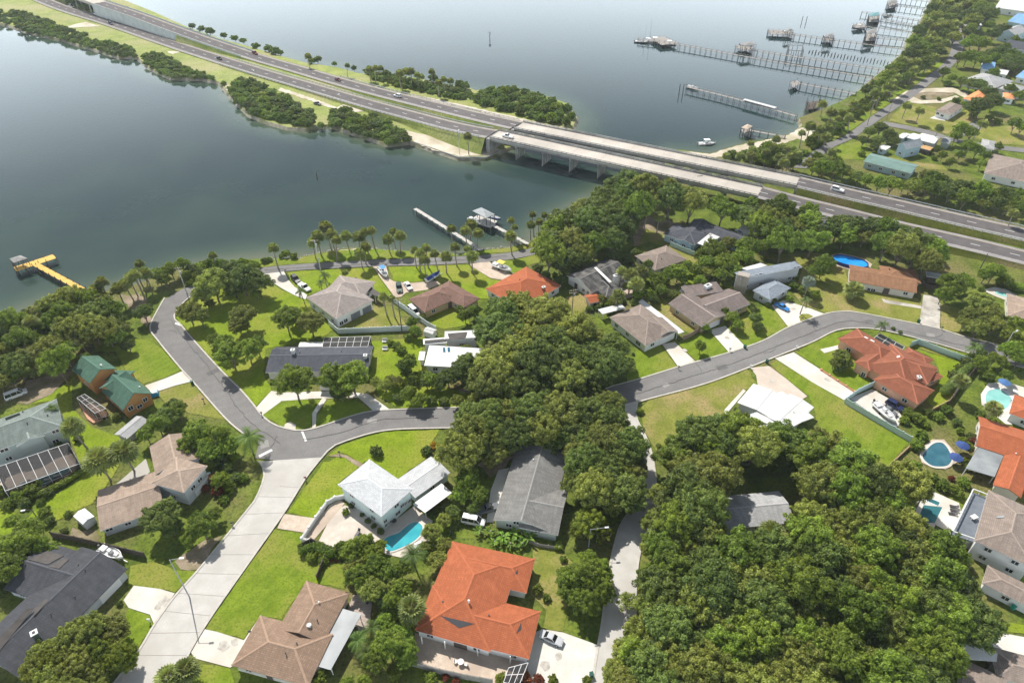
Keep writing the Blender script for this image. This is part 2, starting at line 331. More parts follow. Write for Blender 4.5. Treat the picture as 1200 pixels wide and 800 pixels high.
def water_material():
    m = D.materials.new('lagoon_water'); m.use_nodes = True; t = m.node_tree; n = t.nodes; l = t.links.new; b = n['Principled BSDF']
    at = n.new('ShaderNodeAttribute'); at.attribute_name = 'shallow'
    tc = n.new('ShaderNodeTexCoord')
    n1 = n.new('ShaderNodeTexNoise'); n1.inputs['Scale'].default_value = .035; n1.inputs['Detail'].default_value = 6; l(tc.outputs['Object'], n1.inputs['Vector'])
    md = n.new('ShaderNodeMath'); md.operation = 'MULTIPLY_ADD'; md.inputs[1].default_value = .4; md.inputs[2].default_value = -.2; l(n1.outputs['Fac'], md.inputs[0])
    ad = n.new('ShaderNodeMath'); ad.operation = 'ADD'; ad.use_clamp = True; l(at.outputs['Fac'], ad.inputs[0]); l(md.outputs[0], ad.inputs[1])
    cr = n.new('ShaderNodeValToRGB'); e = cr.color_ramp.elements
    e[0].position = .05; e[0].color = (.019, .039, .040, 1); e[1].position = 1; e[1].color = (.135, .15, .10, 1)
    k = cr.color_ramp.elements.new(.5); k.color = (.05, .08, .058, 1)
    l(ad.outputs[0], cr.inputs['Fac']); l(cr.outputs['Color'], b.inputs['Base Color'])
    b.inputs['Roughness'].default_value = .07; b.inputs['IOR'].default_value = 1.33; b.inputs['Specular IOR Level'].default_value = .55
    w = n.new('ShaderNodeTexNoise'); w.inputs['Scale'].default_value = .55; w.inputs['Detail'].default_value = 4
    mp = n.new('ShaderNodeMapping'); mp.inputs['Scale'].default_value = (1, 1.6, 1); mp.inputs['Rotation'].default_value = (0, 0, .5); l(tc.outputs['Object'], mp.inputs['Vector']); l(mp.outputs['Vector'], w.inputs['Vector'])
    bp = n.new('ShaderNodeBump'); bp.inputs['Strength'].default_value = .12; bp.inputs['Distance'].default_value = .12; l(w.outputs['Fac'], bp.inputs['Height']); l(bp.outputs['Normal'], b.inputs['Normal'])
    return m
def build_water():
    xs = np.concatenate([[-4000, -2000, -1200], np.arange(-800, 1000, 9.0), [1200, 2000, 4000]])
    ys = np.concatenate([[-400, 0, 80], np.arange(150, 420, 4.0), np.arange(420, 1100, 14.0), [1300, 2000, 4000]])
    X, Y = np.meshgrid(xs, ys); V = np.stack([X.ravel(), Y.ravel()], 1)
    d = np.full(len(V), 1e9)
    for P in (MAIN[:57], CAUSE):
        for a, b in zip(P, P[1:]):
            a2 = np.array(a[:2]); ab = np.array(b[:2])-a2; t = np.clip(((V-a2)@ab)/(ab@ab+1e-9), 0, 1)
            d = np.minimum(d, np.linalg.norm(V-(a2+t[:, None]*ab), axis=1))
    sh = np.clip(1-d/19, 0, 1)**1.5*.8
    near = np.clip((330-V[:, 1])/160, 0, 1)*.26
    nx, ny = len(xs), len(ys)
    me = D.meshes.new('water'); fs = [(j*nx+i, j*nx+i+1, (j+1)*nx+i+1, (j+1)*nx+i) for j in range(ny-1) for i in range(nx-1)]
    me.from_pydata([(x, y, WZ) for x, y in V], [], fs); a = me.attributes.new('shallow', 'FLOAT', 'POINT'); a.data.foreach_set('value', np.clip(sh+near, 0, 1).astype(np.float32))
    me.materials.append(water_material()); me.update(); structure(link('water', me))
build_water()

# ---- residential roads, kerbs, drives (edges surveyed left / right)
def road(name, left, right, m, z=.16, kerbs=True):
    Lw = smooth_px(left, 2.5); Rw = smooth_px(right, 2.5)
    sheet(name, None, z, m, block=True, world_pts=Lw+Rw[::-1])
    if kerbs:
        for e, sg in ((Lw, -1), (Rw, 1)):
            mb = MB(); s0, s1 = (-.05, -.45) if sg < 0 else (.05, .45)
            ribbon(mb, e, s0, s1, z+.10); ribbon(mb, e, s0, s0, z+.10)
            n = len(e)
            structure(mb.build('kerb', KERB))
road('road', [(330, 533), (309, 512), (288, 510), (265, 491), (225, 446), (212, 432), (185, 399), (176, 384), (186, 362), (196, 345)], [(374, 527), (352, 515), (322, 498), (307, 487), (300, 478), (284, 459), (258, 433), (228, 400), (212, 381), (204, 372), (212, 358), (226, 346)], ASPH, kerbs=False)
road('road', [(307, 487), (318, 496), (330, 501), (350, 505), (370, 502), (385, 497), (420, 485.5), (442, 481.5), (470, 480), (532, 478), (600, 478), (660, 473), (720, 456)],
     [(300, 537), (340, 541), (377, 537), (385, 528), (400, 519), (450, 505), (515, 502), (560, 502), (620, 500), (690, 492), (735, 476)], ASPH, z=.175, kerbs=False)
for e in ([(290, 512), (265, 491), (225, 446), (212, 432), (185, 399), (176, 384), (186, 362), (196, 345)], [(300, 478), (284, 459), (258, 433), (228, 400), (212, 381), (204, 372), (212, 358), (226, 346)], [(300, 478), (307, 487), (318, 496), (330, 501), (350, 505), (370, 502), (385, 497), (420, 485.5), (442, 481.5), (470, 480), (532, 478), (600, 478), (660, 473)], [(377, 537), (385, 528), (400, 519), (450, 505), (515, 502), (560, 502), (620, 500), (690, 492)]):
    mb = MB(); P = smooth_px(e, 2.5); ribbon(mb, P, -.2, .2, .30); structure(mb.build('kerb', KERB))
road('concrete_road', [(303, 541), (309, 556), (300, 582), (287, 600), (232, 667), (205, 697), (181, 730), (160, 765), (132, 801), (95, 850)], [(379, 536), (360, 560), (335, 600), (300, 650), (262, 704), (240, 737), (222, 768), (208, 800), (180, 850)], CONC, z=.19)
road('road', [(710, 457), (717, 454), (750, 445), (795, 431), (855, 414), (895, 400), (925, 384), (965, 369.5), (985, 366), (1005, 367), (1072, 380), (1100, 386), (1132, 396), (1165, 404), (1215, 416)],
     [(722, 478), (732, 475), (760, 467), (825, 449.5), (875, 431), (900, 421), (950, 401), (975, 388.5), (995, 384.5), (1030, 386), (1085, 399), (1140, 415), (1187, 428), (1240, 440)], ASPH, z=.18)
road('concrete_lane', [(731, 474), (733, 490), (737, 540), (738, 590), (725, 617), (716, 650), (709, 690), (704, 730), (697, 770), (690, 820)], [(748, 470), (747, 490), (761, 519), (769, 556), (768, 590), (758, 620), (749, 660), (746, 700), (746, 732), (744, 770), (742, 820)], CONC, z=.19)
road('waterfront_drive', [(196, 350), (212, 340), (240, 330), (275, 320), (305, 314.5), (350, 310), (440, 305), (525, 301.5), (600, 296), (640, 286)], [(210, 356), (226, 346), (250, 338), (280, 329), (305, 322), (350, 317), (440, 312.5), (525, 310), (600, 304), (648, 293)], ASPH, z=.17, kerbs=False)
road('far_lane', [(930, 197), (961, 172), (989, 160), (1024, 135), (1054, 115), (1084, 92), (1104, 76), (1114, 60), (1113, 45), (1112, 30)], [(948, 198), (973, 175), (1000, 162), (1036, 137), (1066, 117), (1096, 94), (1117, 77), (1128, 60), (1129, 45), (1126, 30)], ASPH, z=.17, kerbs=False)
road('far_lane', [(1036, 143), (1060, 147), (1095, 155), (1120, 163), (1165, 170), (1215, 176)], [(1032, 147), (1060, 152), (1095, 160), (1120, 167), (1165, 175), (1215, 181)], ASPH, z=.18, kerbs=False)
LANE = []
def paint(name, px, z, m=PAINT_W):
    sheet(name, px, z, m)
paint('stop_line', [(303, 534), (318, 526.5), (320, 528.5), (304.5, 536.5)], .21)
paint('stop_line', [(353, 506), (355.5, 506), (360, 517), (357.5, 518)], .21)
paint('stop_line', [(206, 378), (214, 381), (213, 383), (205, 380)], .21)
# wear: centre seams, crack sealing, repair patches, tyre marks
SEAM = mat('crack_sealant', (.09, .086, .083), (.12, .116, .112), scale=1, rough=.85); PATCH = mat('asphalt_patch', (.125, .12, .118), (.15, .146, .142), scale=1.5, rough=.95); PATCH_L = mat('asphalt_patch_pale', (.26, .25, .24), (.30, .29, .275), scale=1.5, rough=.95); STAIN = mat('oil_stain', (.36, .335, .295), (.52, .49, .44), scale=1.2, rough=.9)
rw = random.Random(5)
for line, jit in (([(198, 374), (222, 404), (258, 448), (290, 492), (330, 520)], .25), ([(745, 462), (800, 445), (865, 424), (940, 395), (990, 377), (1040, 384), (1110, 401), (1160, 414)], .25), ([(355, 516), (400, 507), (450, 492), (520, 490)], .2), ([(310, 317), (400, 311.5), (525, 306), (600, 300)], .2)):
    P = smooth_px(line, 1.5); mb = MB()
    for q in P: q += Vector((rw.uniform(-jit, jit), rw.uniform(-jit, jit), .235))
    for a, b in zip(P, P[1:]): mb.beam(a, b, .13, .012)
    structure(mb.build('road_seam', SEAM))
mb = MB()
for cx, cy, n in ((240, 420, 5), (270, 460, 6), (820, 440, 6), (900, 410, 5), (960, 392, 5), (1050, 388, 5), (1100, 395, 4), (420, 495, 5), (205, 385, 4), (320, 524, 5)):
    p_ = W(cx, cy)+Vector((rw.uniform(-2, 2), rw.uniform(-2, 2), .24)); a_ = rw.uniform(0, 3.1)
    for i in range(n): q = p_+Vector((math.cos(a_)*.9, math.sin(a_)*.9, 0)); mb.beam(p_, q, .09, .012); p_ = q; a_ += rw.uniform(-.6, .6)
structure(mb.build('crack_seal', SEAM))
for cx, cy, w_, l_, a_, m_ in ((310, 521, 2.6, 2.0, .4, PATCH_L), (250, 436, 1.6, 3.4, .7, PATCH), (846, 431, 1.8, 3.2, .3, PATCH), (1018, 377, 1.5, 2.6, .1, PATCH), (436, 494, 1.6, 2.4, .1, PATCH_L), (1090, 393, 1.6, 2.2, -.3, PATCH_L), (780, 452, 1.4, 2.0, .5, PATCH_L)):
    c = W(cx, cy); P = [c+Vector((math.cos(a_)*x-math.sin(a_)*y, math.sin(a_)*x+math.cos(a_)*y, 0)) for x, y in ((-l_/2, -w_/2), (l_/2, -w_/2*.9), (l_/2*1.05, w_/2), (-l_/2*.95, w_/2))]
    sheet('road_patch', None, .195, m_, world_pts=P)
for cx, cy, r_ in ((193, 705, 1.5), (185, 711, .9), (262, 757, 1.3), (275, 752, 1.0), (802, 411, .9), (852, 396, 1.0), (1090, 368, 1.6), (1092, 380, 1.2), (640, 780, 1.3), (655, 770, .9), (930, 362, .8), (905, 447, .9), (970, 445, 1.0), (880, 392, .01)):
    c = W(cx, cy); sheet('oil_stain', None, .125, STAIN, world_pts=[c+Vector((math.cos(t*.6283)*r_*rw.uniform(.5, 1.1), math.sin(t*.6283)*r_*rw.uniform(.5, 1.1), 0)) for t in range(10)])
# expansion joints of the concrete road and its lane
mb = MB()
for a, b in (((300, 582), (346, 583)), ((285, 603), (334, 601)), ((263, 628), (318, 625)), ((246, 650), (300, 650)), ((228, 672), (284, 673)), ((207, 695), (266, 699)), ((192, 716), (250, 722)), ((175, 742), (238, 741)), ((158, 768), (222, 768)), ((328, 570), (354, 572))):
    mb.beam(W(*a)+Vector((0, 0, .205)), W(*b)+Vector((0, 0, .205)), .07, .02)
structure(mb.build('pavement_joint', mat('joint', (.3, .28, .25), rough=.9)))

def drive(px, m, z=.09, name='driveway', block=True): return sheet(name, px, z, m, block)
drive([(181, 732), (205, 695), (188, 690), (157, 686), (145, 703), (151, 712), (176, 720)], CONC_W)
drive([(240, 737), (254, 740), (286, 750), (305, 722), (330, 745), (270, 782), (228, 771), (224, 764)], CONC_W)
drive([(325, 619), (333, 602), (368, 607), (382, 598), (386, 592), (399, 585), (404, 590), (365, 636), (355, 632), (357, 624)], PAVER, z=.08)
drive([(373, 635), (390, 601), (404, 592), (425, 598), (445, 612), (468, 606), (486, 592), (497, 603), (507, 610), (502, 640), (484, 656), (455, 650), (430, 640), (388, 641)], PAVER_C, z=.07, name='patio')
drive([(300, 478), (307, 487), (330, 470), (370, 467), (420, 466), (438, 482), (457, 480), (432, 462), (400, 458), (330, 460), (318, 458)], CONC_W)
drive([(366, 502), (370, 501), (371, 485), (383, 468), (378, 466), (366, 484)], CONC_W, z=.085, name='garden_path', block=False)
drive([(332, 504), (346, 507), (347, 498), (340, 494), (334, 497)], CONC_W, z=.086, name='garden_path', block=False)
drive([(170, 452), (195, 443), (214, 435), (225, 447), (205, 452), (184, 459), (176, 458)], CONC_W)
drive([(305, 322), (332, 317), (338, 328), (345, 336), (360, 346), (358, 351), (345, 346), (330, 338), (318, 330)], CONC_W)
drive([(437, 312.5), (453, 312), (456, 327), (462, 330), (480, 332), (512, 329), (516, 333), (500, 340), (476, 343), (470, 348), (463, 349), (455, 338), (446, 326)], PAVER)
drive([(549, 310), (572, 306), (606, 326), (598, 330), (575, 326), (555, 314)], PAVER)
drive([(776, 403.5), (791, 401), (818, 427), (797, 433)], CONC_W)
drive([(831, 387), (850, 382), (874, 407), (856, 415)], CONC_W)
drive([(904, 358), (918, 352), (932, 356), (950, 362), (966, 368), (940, 377), (925, 385)], CONC_W)
sheet('planting_island', [(936, 371), (940, 368), (947, 368), (953, 371), (946, 375), (938, 377)], .12, LAWN)
drive([(879, 431), (901, 429), (920, 443), (946, 464.5), (940, 468), (920, 464), (888, 452), (886, 440)], CONC_P)
drive([(908, 420), (930, 413), (958, 431), (1001, 459), (989, 469), (950, 447)], CONC_W)
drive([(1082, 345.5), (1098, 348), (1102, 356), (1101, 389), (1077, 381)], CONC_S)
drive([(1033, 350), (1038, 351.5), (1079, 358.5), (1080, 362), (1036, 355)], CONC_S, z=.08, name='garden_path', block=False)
drive([(871, 456), (874, 458), (853, 483), (853, 488), (861, 495), (857, 497), (849, 488), (849, 480)], CONC_W, z=.085, name='garden_path', block=False)
drive([(961, 409.5), (985, 404), (989, 407), (966, 414)], CONC_W, z=.085, name='garden_path', block=False)
drive([(171, 537.5), (176, 553), (161, 567), (127, 578), (131, 572)], CONC, z=.08, name='patio')
drive([(995, 467), (1022, 456), (1048, 470), (1058, 492), (1050, 502), (1030, 490)], CONC_W, z=.08, name='patio')
drive([(1176, 742), (1215, 749), (1215, 772), (1160, 757)], CONC_W)
drive([(624, 742), (636, 737), (660, 741), (704, 757), (697, 805), (605, 805), (607, 782)], CONC_W, z=.10)
drive([(486, 741), (624, 775), (618, 800), (576, 803), (486, 778)], PAVER, z=.08, name='patio')
drive([(584, 551), (597, 548), (578, 612), (570, 612), (575, 575)], CONC_W, z=.08)
drive([(88, 434), (60, 440), (32, 446), (20, 472), (32, 474), (60, 462)], DIRT, z=.05)
drive([(1042, 120), (1062, 107), (1085, 104), (1116, 103), (1135, 110), (1132, 116), (1118, 109), (1085, 108), (1064, 111), (1080, 118), (1102, 117), (1120, 112), (1124, 114), (1105, 121), (1078, 122), (1040, 117)], SAND, z=.10)
sheet('planting_bed', [(1062, 111), (1085, 108), (1116, 109), (1119, 111), (1102, 116.5), (1080, 117)], .08, DIRT)
drive([(1125, 150), (1142, 143), (1156, 146), (1145, 155), (1120, 162)], ASPH, z=.10)
drive([(140, 345), (152, 347), (163, 343), (172, 352), (165, 365), (178, 372), (172, 384), (160, 372), (150, 360)], DIRT, z=.04, name='sandy_path', block=False)
drive([(82, 629), (112, 637), (118, 630), (112, 620), (96, 622), (84, 618)], DIRT, z=.04, name='bare_yard', block=False)
drive([(392, 300), (398, 293), (425, 291), (441, 293), (441, 300), (425, 303)], SAND, z=.03, name='sandy_bank', block=False)
drive([(232, 668), (213, 666), (205, 658), (230, 640), (250, 630), (262, 628)], DIRT, z=.04, name='bare_yard', block=False)
drive([(505, 480), (545, 452), (560, 450), (575, 470), (560, 482)], DIRT, z=.04, name='bare_yard', block=False)
drive([(560, 545), (575, 520), (600, 512), (606, 525), (590, 552), (575, 560)], DIRT, z=.04, name='bare_yard', block=False)
drive([(715, 345), (735, 330), (755, 330), (752, 345), (735, 350)], PAVER, z=.04, name='patio', block=False)
drive([(740, 268), (765, 250), (790, 262), (800, 266), (778, 275), (758, 285), (742, 290)], DIRT, z=.04, name='bare_yard', block=False)
# ---- lawns
for px, m in (
    ([(240, 736), (300, 651), (322, 620), (357, 626), (356, 634), (372, 640), (392, 650), (404, 662), (404, 690), (360, 680), (330, 725), (305, 722), (286, 749)], LAWN),
    ([(338, 600), (379, 541), (386, 541), (398, 533), (427, 541), (396, 567), (405, 583), (385, 590), (366, 607)], LAWN2), ([(384, 535), (400, 521), (450, 506), (515, 503), (505, 520), (500, 536), (466, 561), (436, 541), (425, 541), (400, 530)], LAWN2),
    ([(307, 486), (318, 474), (340, 468), (378, 468), (367, 485), (364, 500), (350, 504), (330, 500)], LAWN), ([(371, 499), (372, 486), (384, 468), (415, 468), (424, 473), (435, 480), (420, 485)], LAWN),
    ([(206, 372), (214, 360), (232, 348), (262, 337), (305, 325), (335, 342), (358, 352), (372, 366), (392, 385), (380, 394), (346, 402), (311, 409), (309, 438), (318, 457), (300, 476), (262, 437), (230, 400)], LAWN2),
    ([(337, 320), (350, 318), (437, 313.5), (446, 328), (455, 339), (462, 350), (447, 346), (410, 326), (383, 338), (360, 346), (344, 335)], LAWN2),
    ([(455, 313), (525, 311), (549, 310.5), (575, 327), (598, 331), (585, 335), (569, 338), (575, 350), (562, 350), (526, 329), (500, 338), (512, 328), (480, 331), (462, 329)], LAWN2),
    ([(575, 306), (600, 305), (646, 295), (640, 305), (616, 312), (606, 324)], LAWN),
    ([(300, 304), (347, 303), (392, 294), (440, 292), (537, 298), (565, 294), (600, 290), (622, 285), (640, 280), (636, 286), (600, 295), (525, 300.5), (440, 304), (350, 309), (305, 313.5)], LAWN),
    ([(394, 375), (446, 357), (462, 360), (480, 386), (397, 390)], LAWN_DRY), ([(497, 372), (530, 356), (545, 365), (550, 380), (520, 386), (500, 380)], LAWN2),
    ([(735, 425), (745, 412), (772, 404), (796, 432), (752, 444), (735, 447)], LAWN), ([(794, 402), (825, 388), (831, 389), (855, 414), (819, 425)], LAWN), ([(851, 385), (880, 362), (903, 358), (924, 384), (875, 406)], LAWN),
    ([(885, 300), (950, 296), (975, 299), (990, 316), (994, 330), (1036, 341), (1075, 350), (1080, 358), (1077, 380), (1005, 366), (968, 367), (940, 357), (930, 345), (940, 315)], LAWN_DRY),
    ([(750, 478), (760, 469), (825, 451), (876, 433), (887, 452), (870, 457), (850, 481), (858, 497), (870, 505), (840, 520), (770, 530), (755, 505)], LAWN_DRY),
    ([(903, 427), (909, 422), (990, 470), (1066, 517), (1042, 546), (1000, 530), (960, 500), (954, 478), (948, 465), (922, 444)], LAWN),
    ([(932, 412.5), (952, 402), (976, 390), (996, 386.5), (1030, 388), (1085, 401), (1138, 416), (1130, 425), (1075, 402), (1062, 407), (1030, 390), (1006, 386), (981, 396), (1002, 424), (1022, 450), (1000, 458), (962, 432)], LAWN),
    ([(1066, 407), (1130, 426), (1140, 429), (1111, 471), (1095, 478), (1086, 470), (1104, 442), (1093, 420)], LAWN2),
    ([(150, 690), (153, 663), (180, 658), (205, 668), (231, 669), (205, 694), (188, 690), (157, 686)], LAWN), ([(151, 713), (176, 721), (180, 732), (160, 763), (130, 772), (140, 735)], LAWN),
    ([(110, 400), (150, 396), (180, 400), (212, 433), (195, 442), (168, 450), (150, 437), (135, 412), (112, 412)], LAWN), ([(184, 460), (205, 453), (225, 448), (264, 492), (240, 488), (200, 478)], LAWN_DRY),
    ([(36, 474), (60, 462), (85, 445), (85, 480), (110, 502), (134, 510), (150, 515), (140, 545), (124, 570), (108, 590), (82, 602), (62, 612), (30, 610), (50, 590), (93, 560), (93, 543), (85, 520), (75, 500), (58, 470)], LAWN2),
    ([(0, 585), (15, 600), (30, 618), (0, 640), (-20, 650), (-20, 590)], LAWN2), ([(64, 640), (100, 646), (96, 652), (64, 646)], LAWN),
    ([(436, 400), (495, 395), (495, 425), (520, 455), (562, 462), (545, 477), (470, 478), (445, 466), (432, 440)], LAWN2),
    ([(626, 640), (650, 640), (672, 660), (660, 740), (636, 736), (640, 715), (622, 696)], LAWN_DRY),
    ([(745, 290), (757, 268), (778, 275), (818, 304), (812, 310), (775, 288), (758, 283)], LAWN_DRY), ([(790, 345), (805, 320), (820, 325), (812, 336), (800, 342)], LAWN2), ([(752, 350), (775, 345), (783, 357), (822, 384), (808, 391), (795, 384)], LAWN_DRY),
    ([(660, 350), (690, 340), (690, 352), (692, 360), (670, 372), (645, 365)], LAWN_DRY), ([(1103, 356), (1125, 362), (1128, 390), (1103, 387)], LAWN_DRY),
    ([(1068, 117), (1080, 123), (1098, 126), (1096, 131), (1114, 136), (1134, 128), (1148, 140), (1125, 149), (1110, 157), (1060, 146), (1042, 142), (1048, 133)], LAWN_DRY),
    ([(1148, 148), (1200, 148), (1215, 160), (1215, 172), (1165, 168), (1140, 160)], LAWN_DRY), ([(985, 170), (1010, 165), (1022, 180), (1012, 187), (985, 187), (975, 180)], LAWN), ([(1024, 180), (1070, 190), (1105, 194), (1110, 200), (1085, 198)], LAWN_DRY),
    ([(945, 180), (965, 160), (1010, 132), (1050, 110), (1082, 90), (1096, 78), (1108, 72), (1104, 76), (1084, 91), (1054, 114), (1024, 134), (989, 159), (960, 172)], LAWN),
    ([(1195, 742), (1215, 744), (1215, 735), (1175, 728), (1172, 738)], LAWN2), ([(210, 775), (270, 783), (275, 800), (208, 812)], LAWN), ([(1075, 90), (1090, 82), (1097, 75), (1110, 71), (1100, 80), (1084, 90)], LAWN2)):
    sheet('lawn', px, .03, m)
sheet('planting_strip', [(384, 534), (398, 531), (415, 538), (428, 546), (424, 548), (410, 541), (396, 535)], .06, DIRT)
sheet('lawn', [(1066, 405.5), (1074, 401), (1130, 424), (1142, 428)], .02, LAWN)
# sandy ground on the causeway
for px in ([(462, 148), (480, 154), (505, 160), (540, 170), (575, 172), (588, 176), (570, 183), (537, 183), (510, 177), (490, 169), (478, 160)], [(478, 111), (505, 115), (545, 124), (590, 134), (640, 146), (668, 151), (640, 153), (600, 140), (550, 128), (508, 119)],
           [(405, 121), (432, 124), (428, 130), (410, 133), (400, 131), (360, 117), (326, 106), (328, 103), (365, 115), (395, 126)], [(80, 31), (100, 26), (118, 31), (100, 32), (80, 33)], [(195, 60), (212, 61), (202, 64)], [(262, 96), (272, 104), (266, 106)]):
    sheet('sand_patch', px, .03, SAND)
sheet('beach', [(797, 177), (832, 181), (860, 172), (905, 163), (925, 158), (938, 150), (948, 148), (940, 160), (915, 170), (880, 175), (850, 184), (820, 186)], .03, SAND)
sheet('sand_patch', [(925, 160), (960, 150), (985, 148), (975, 158), (945, 166)], .025, SAND)

# ---- highway on its embankments
def prof(pts): return resample([W(x, y, z) for x, y, z in pts], 4.0)
NEAR_W = prof([(-110, -62, .5), (0, -21, .5), (67, 7, .5), (130, 27, .5), (200, 51, .5), (232, 61.5, .5), (300, 83, .5), (349, 97.5, .5), (400, 112.5, .9), (440, 124, 1.4), (481, 135, 2.2), (523, 146, 4.2), (560, 154, 5.9), (580, 157.5, 6.6)])
NEAR_B = [W(580, 157.5, 6.6), W(890.5, 225, 6.4)]
NEAR_E = prof([(890.5, 225, 6.4), (940, 238, 5.0), (985, 249, 4.0), (1060, 268, 2.6), (1139, 286, 2), (1196, 300, 1.6), (1300, 325, 1)])
FAR_W = prof([(-60, -66, 8), (40, -26, 8), (110, 1, 7.8), (158, 17.5, 6.6), (200, 33, 5), (250, 50.5, 2.6), (300, 67, .8), (350, 81.5, .6), (396, 95, .7), (440, 107, 1.2), (500, 122, 2.4), (560, 136.5, 5.2), (608, 147.3, 6.6)])
FAR_B = [W(608, 147.3, 6.6), W(935, 213, 6.4)]
FAR_E = prof([(935, 213, 6.4), (985, 225, 4.8), (1046, 239, 3), (1091, 249.5, 2.5), (1132, 259, 2.2), (1200, 274.5, 1.8), (1300, 297, 1)])
def highway(pts, skip=0):
    mb = MB(); ribbon(mb, pts, -3.7, 3.7, .06, 0); structure(mb.build('highway', HASPH, recalc=False))
    mb = MB(); ribbon(mb, pts, -5.4, -3.7, .055); ribbon(mb, pts, 3.7, 5.7, .055); structure(mb.build('highway_shoulder', HSHO, recalc=False))
    mb = MB(); ribbon(mb, pts, 3.6, 3.7, .075); structure(mb.build('edge_line', PAINT_W, recalc=False))
    mb = MB(); ribbon(mb, pts, -3.7, -3.6, .075); structure(mb.build('edge_line', PAINT_Y, recalc=False))
    mb = MB(); ds = resample(pts, 3.05)
    for i in range(0, len(ds)-1, 4): ribbon(mb, ds[i:i+2], -.13, .13, .08)
    structure(mb.build('lane_dash', PAINT_W, recalc=False))
def embank(pts, m, name='embankment', zmin=0.1):
    mb = MB(); 
    for s in (-1, 1):
        A, B = [], []
        for i, p in enumerate(pts):
            d = pts[min(i+1, len(pts)-1)]-pts[max(i-1, 0)]; d.z = 0; d.normalize(); q = Vector((d.y, -d.x, 0))*s
            A.append(p+q*5.6+Vector((0, 0, .03))); B.append(Vector((p.x, p.y, -.3))+q*(5.8+p.z*.62))
        n = len(A); mb.add(A+B, [(i, i+1, n+i+1, n+i) for i in range(n-1)])
    structure(mb.build(name, m, recalc=False))
for P in (NEAR_W, NEAR_E, FAR_E): highway(P)
highway(FAR_W)
embank(NEAR_W, CGRASS); embank(NEAR_E, LAWN_DRY); embank(FAR_E, LAWN_DRY); embank([p for p in FAR_W if W(300, 67).x-60 < p.x], CGRASS)

def bridge(name, a, b, label, lm, spans):
    base = (a+b)/2; base.z = WZ; r = thing(name, label, 'bridge', base, group='twin road bridges over the channel', lm=lm)
    d = (b-a); d.z = 0; Ln = d.length; d.normalize(); s = Vector((d.y, -d.x, 0)); n = int(Ln/4)
    pts = [a.lerp(b, i/n) for i in range(n+1)]
    mb = MB(); c = (a+b)/2
    for o0, o1, z0, z1 in ((-4.8, 4.8, -.35, 0.05),): 
        mb.add([a+s*o0+Vector((0, 0, z)) for z in (z0, z1)]+[a+s*o1+Vector((0, 0, z)) for z in (z0, z1)]+[b+s*o0+Vector((0, 0, z)) for z in (z0, z1)]+[b+s*o1+Vector((0, 0, z)) for z in (z0, z1)],
               [(0, 1, 3, 2), (4, 6, 7, 5), (0, 4, 5, 1), (2, 3, 7, 6), (1, 5, 7, 3), (0, 2, 6, 4)])
    mb.build('deck', BRIDGE, r, base)
    for o in (-3.9, -1.95, 0, 1.95, 3.9):
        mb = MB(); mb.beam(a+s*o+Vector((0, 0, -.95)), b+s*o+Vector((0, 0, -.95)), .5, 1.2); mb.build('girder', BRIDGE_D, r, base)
    for o in (-4.7, 4.7):
        mb = MB(); mb.beam(a+s*o+Vector((0, 0, .3)), b+s*o+Vector((0, 0, .3)), .3, .6)
        for i in range(0, int(Ln/2.2)):
            p = a.lerp(b, i*2.2/Ln)+s*o; mb.beam(p+Vector((0, 0, .5)), p+Vector((0, 0, .95)), .25, .25)
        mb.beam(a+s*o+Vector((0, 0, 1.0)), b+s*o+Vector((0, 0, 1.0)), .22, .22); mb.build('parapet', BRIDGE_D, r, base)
    for i in range(spans+1):
        t = (i+.5)/(spans+1) if False else i/spans
        p = a.lerp(b, t)
        dj = MB(); dj.beam(p-s*4.5+Vector((0, 0, .06)), p+s*4.5+Vector((0, 0, .06)), .08, .02); dj.build('expansion_joint', mat('joint_dark', (.30, .28, .26), rough=.9), r, base)
        if 0 < i < spans:
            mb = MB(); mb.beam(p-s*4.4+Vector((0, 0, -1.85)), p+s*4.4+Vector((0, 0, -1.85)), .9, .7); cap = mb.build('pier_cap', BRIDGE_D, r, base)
            for k in range(6):
                q = p+s*(-4.0+k*1.6); mb = MB(); mb.tube([Vector((q.x, q.y, -3)), Vector((q.x, q.y, p.z-2.4))], [.27, .27], 8); mb.build('pile', BRIDGE_D, cap, base)
    for e, sg in ((a, -1), (b, 1)):
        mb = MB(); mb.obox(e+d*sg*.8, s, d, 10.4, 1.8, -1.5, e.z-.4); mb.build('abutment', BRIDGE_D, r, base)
    return r
bridge('road_bridge', *NEAR_B, 'nearer of two long flat concrete road bridges crossing the channel', 'nearer road bridge', 9)
bridge('road_bridge', *FAR_B, 'farther of two long flat concrete road bridges crossing the channel', 'farther road bridge', 9)
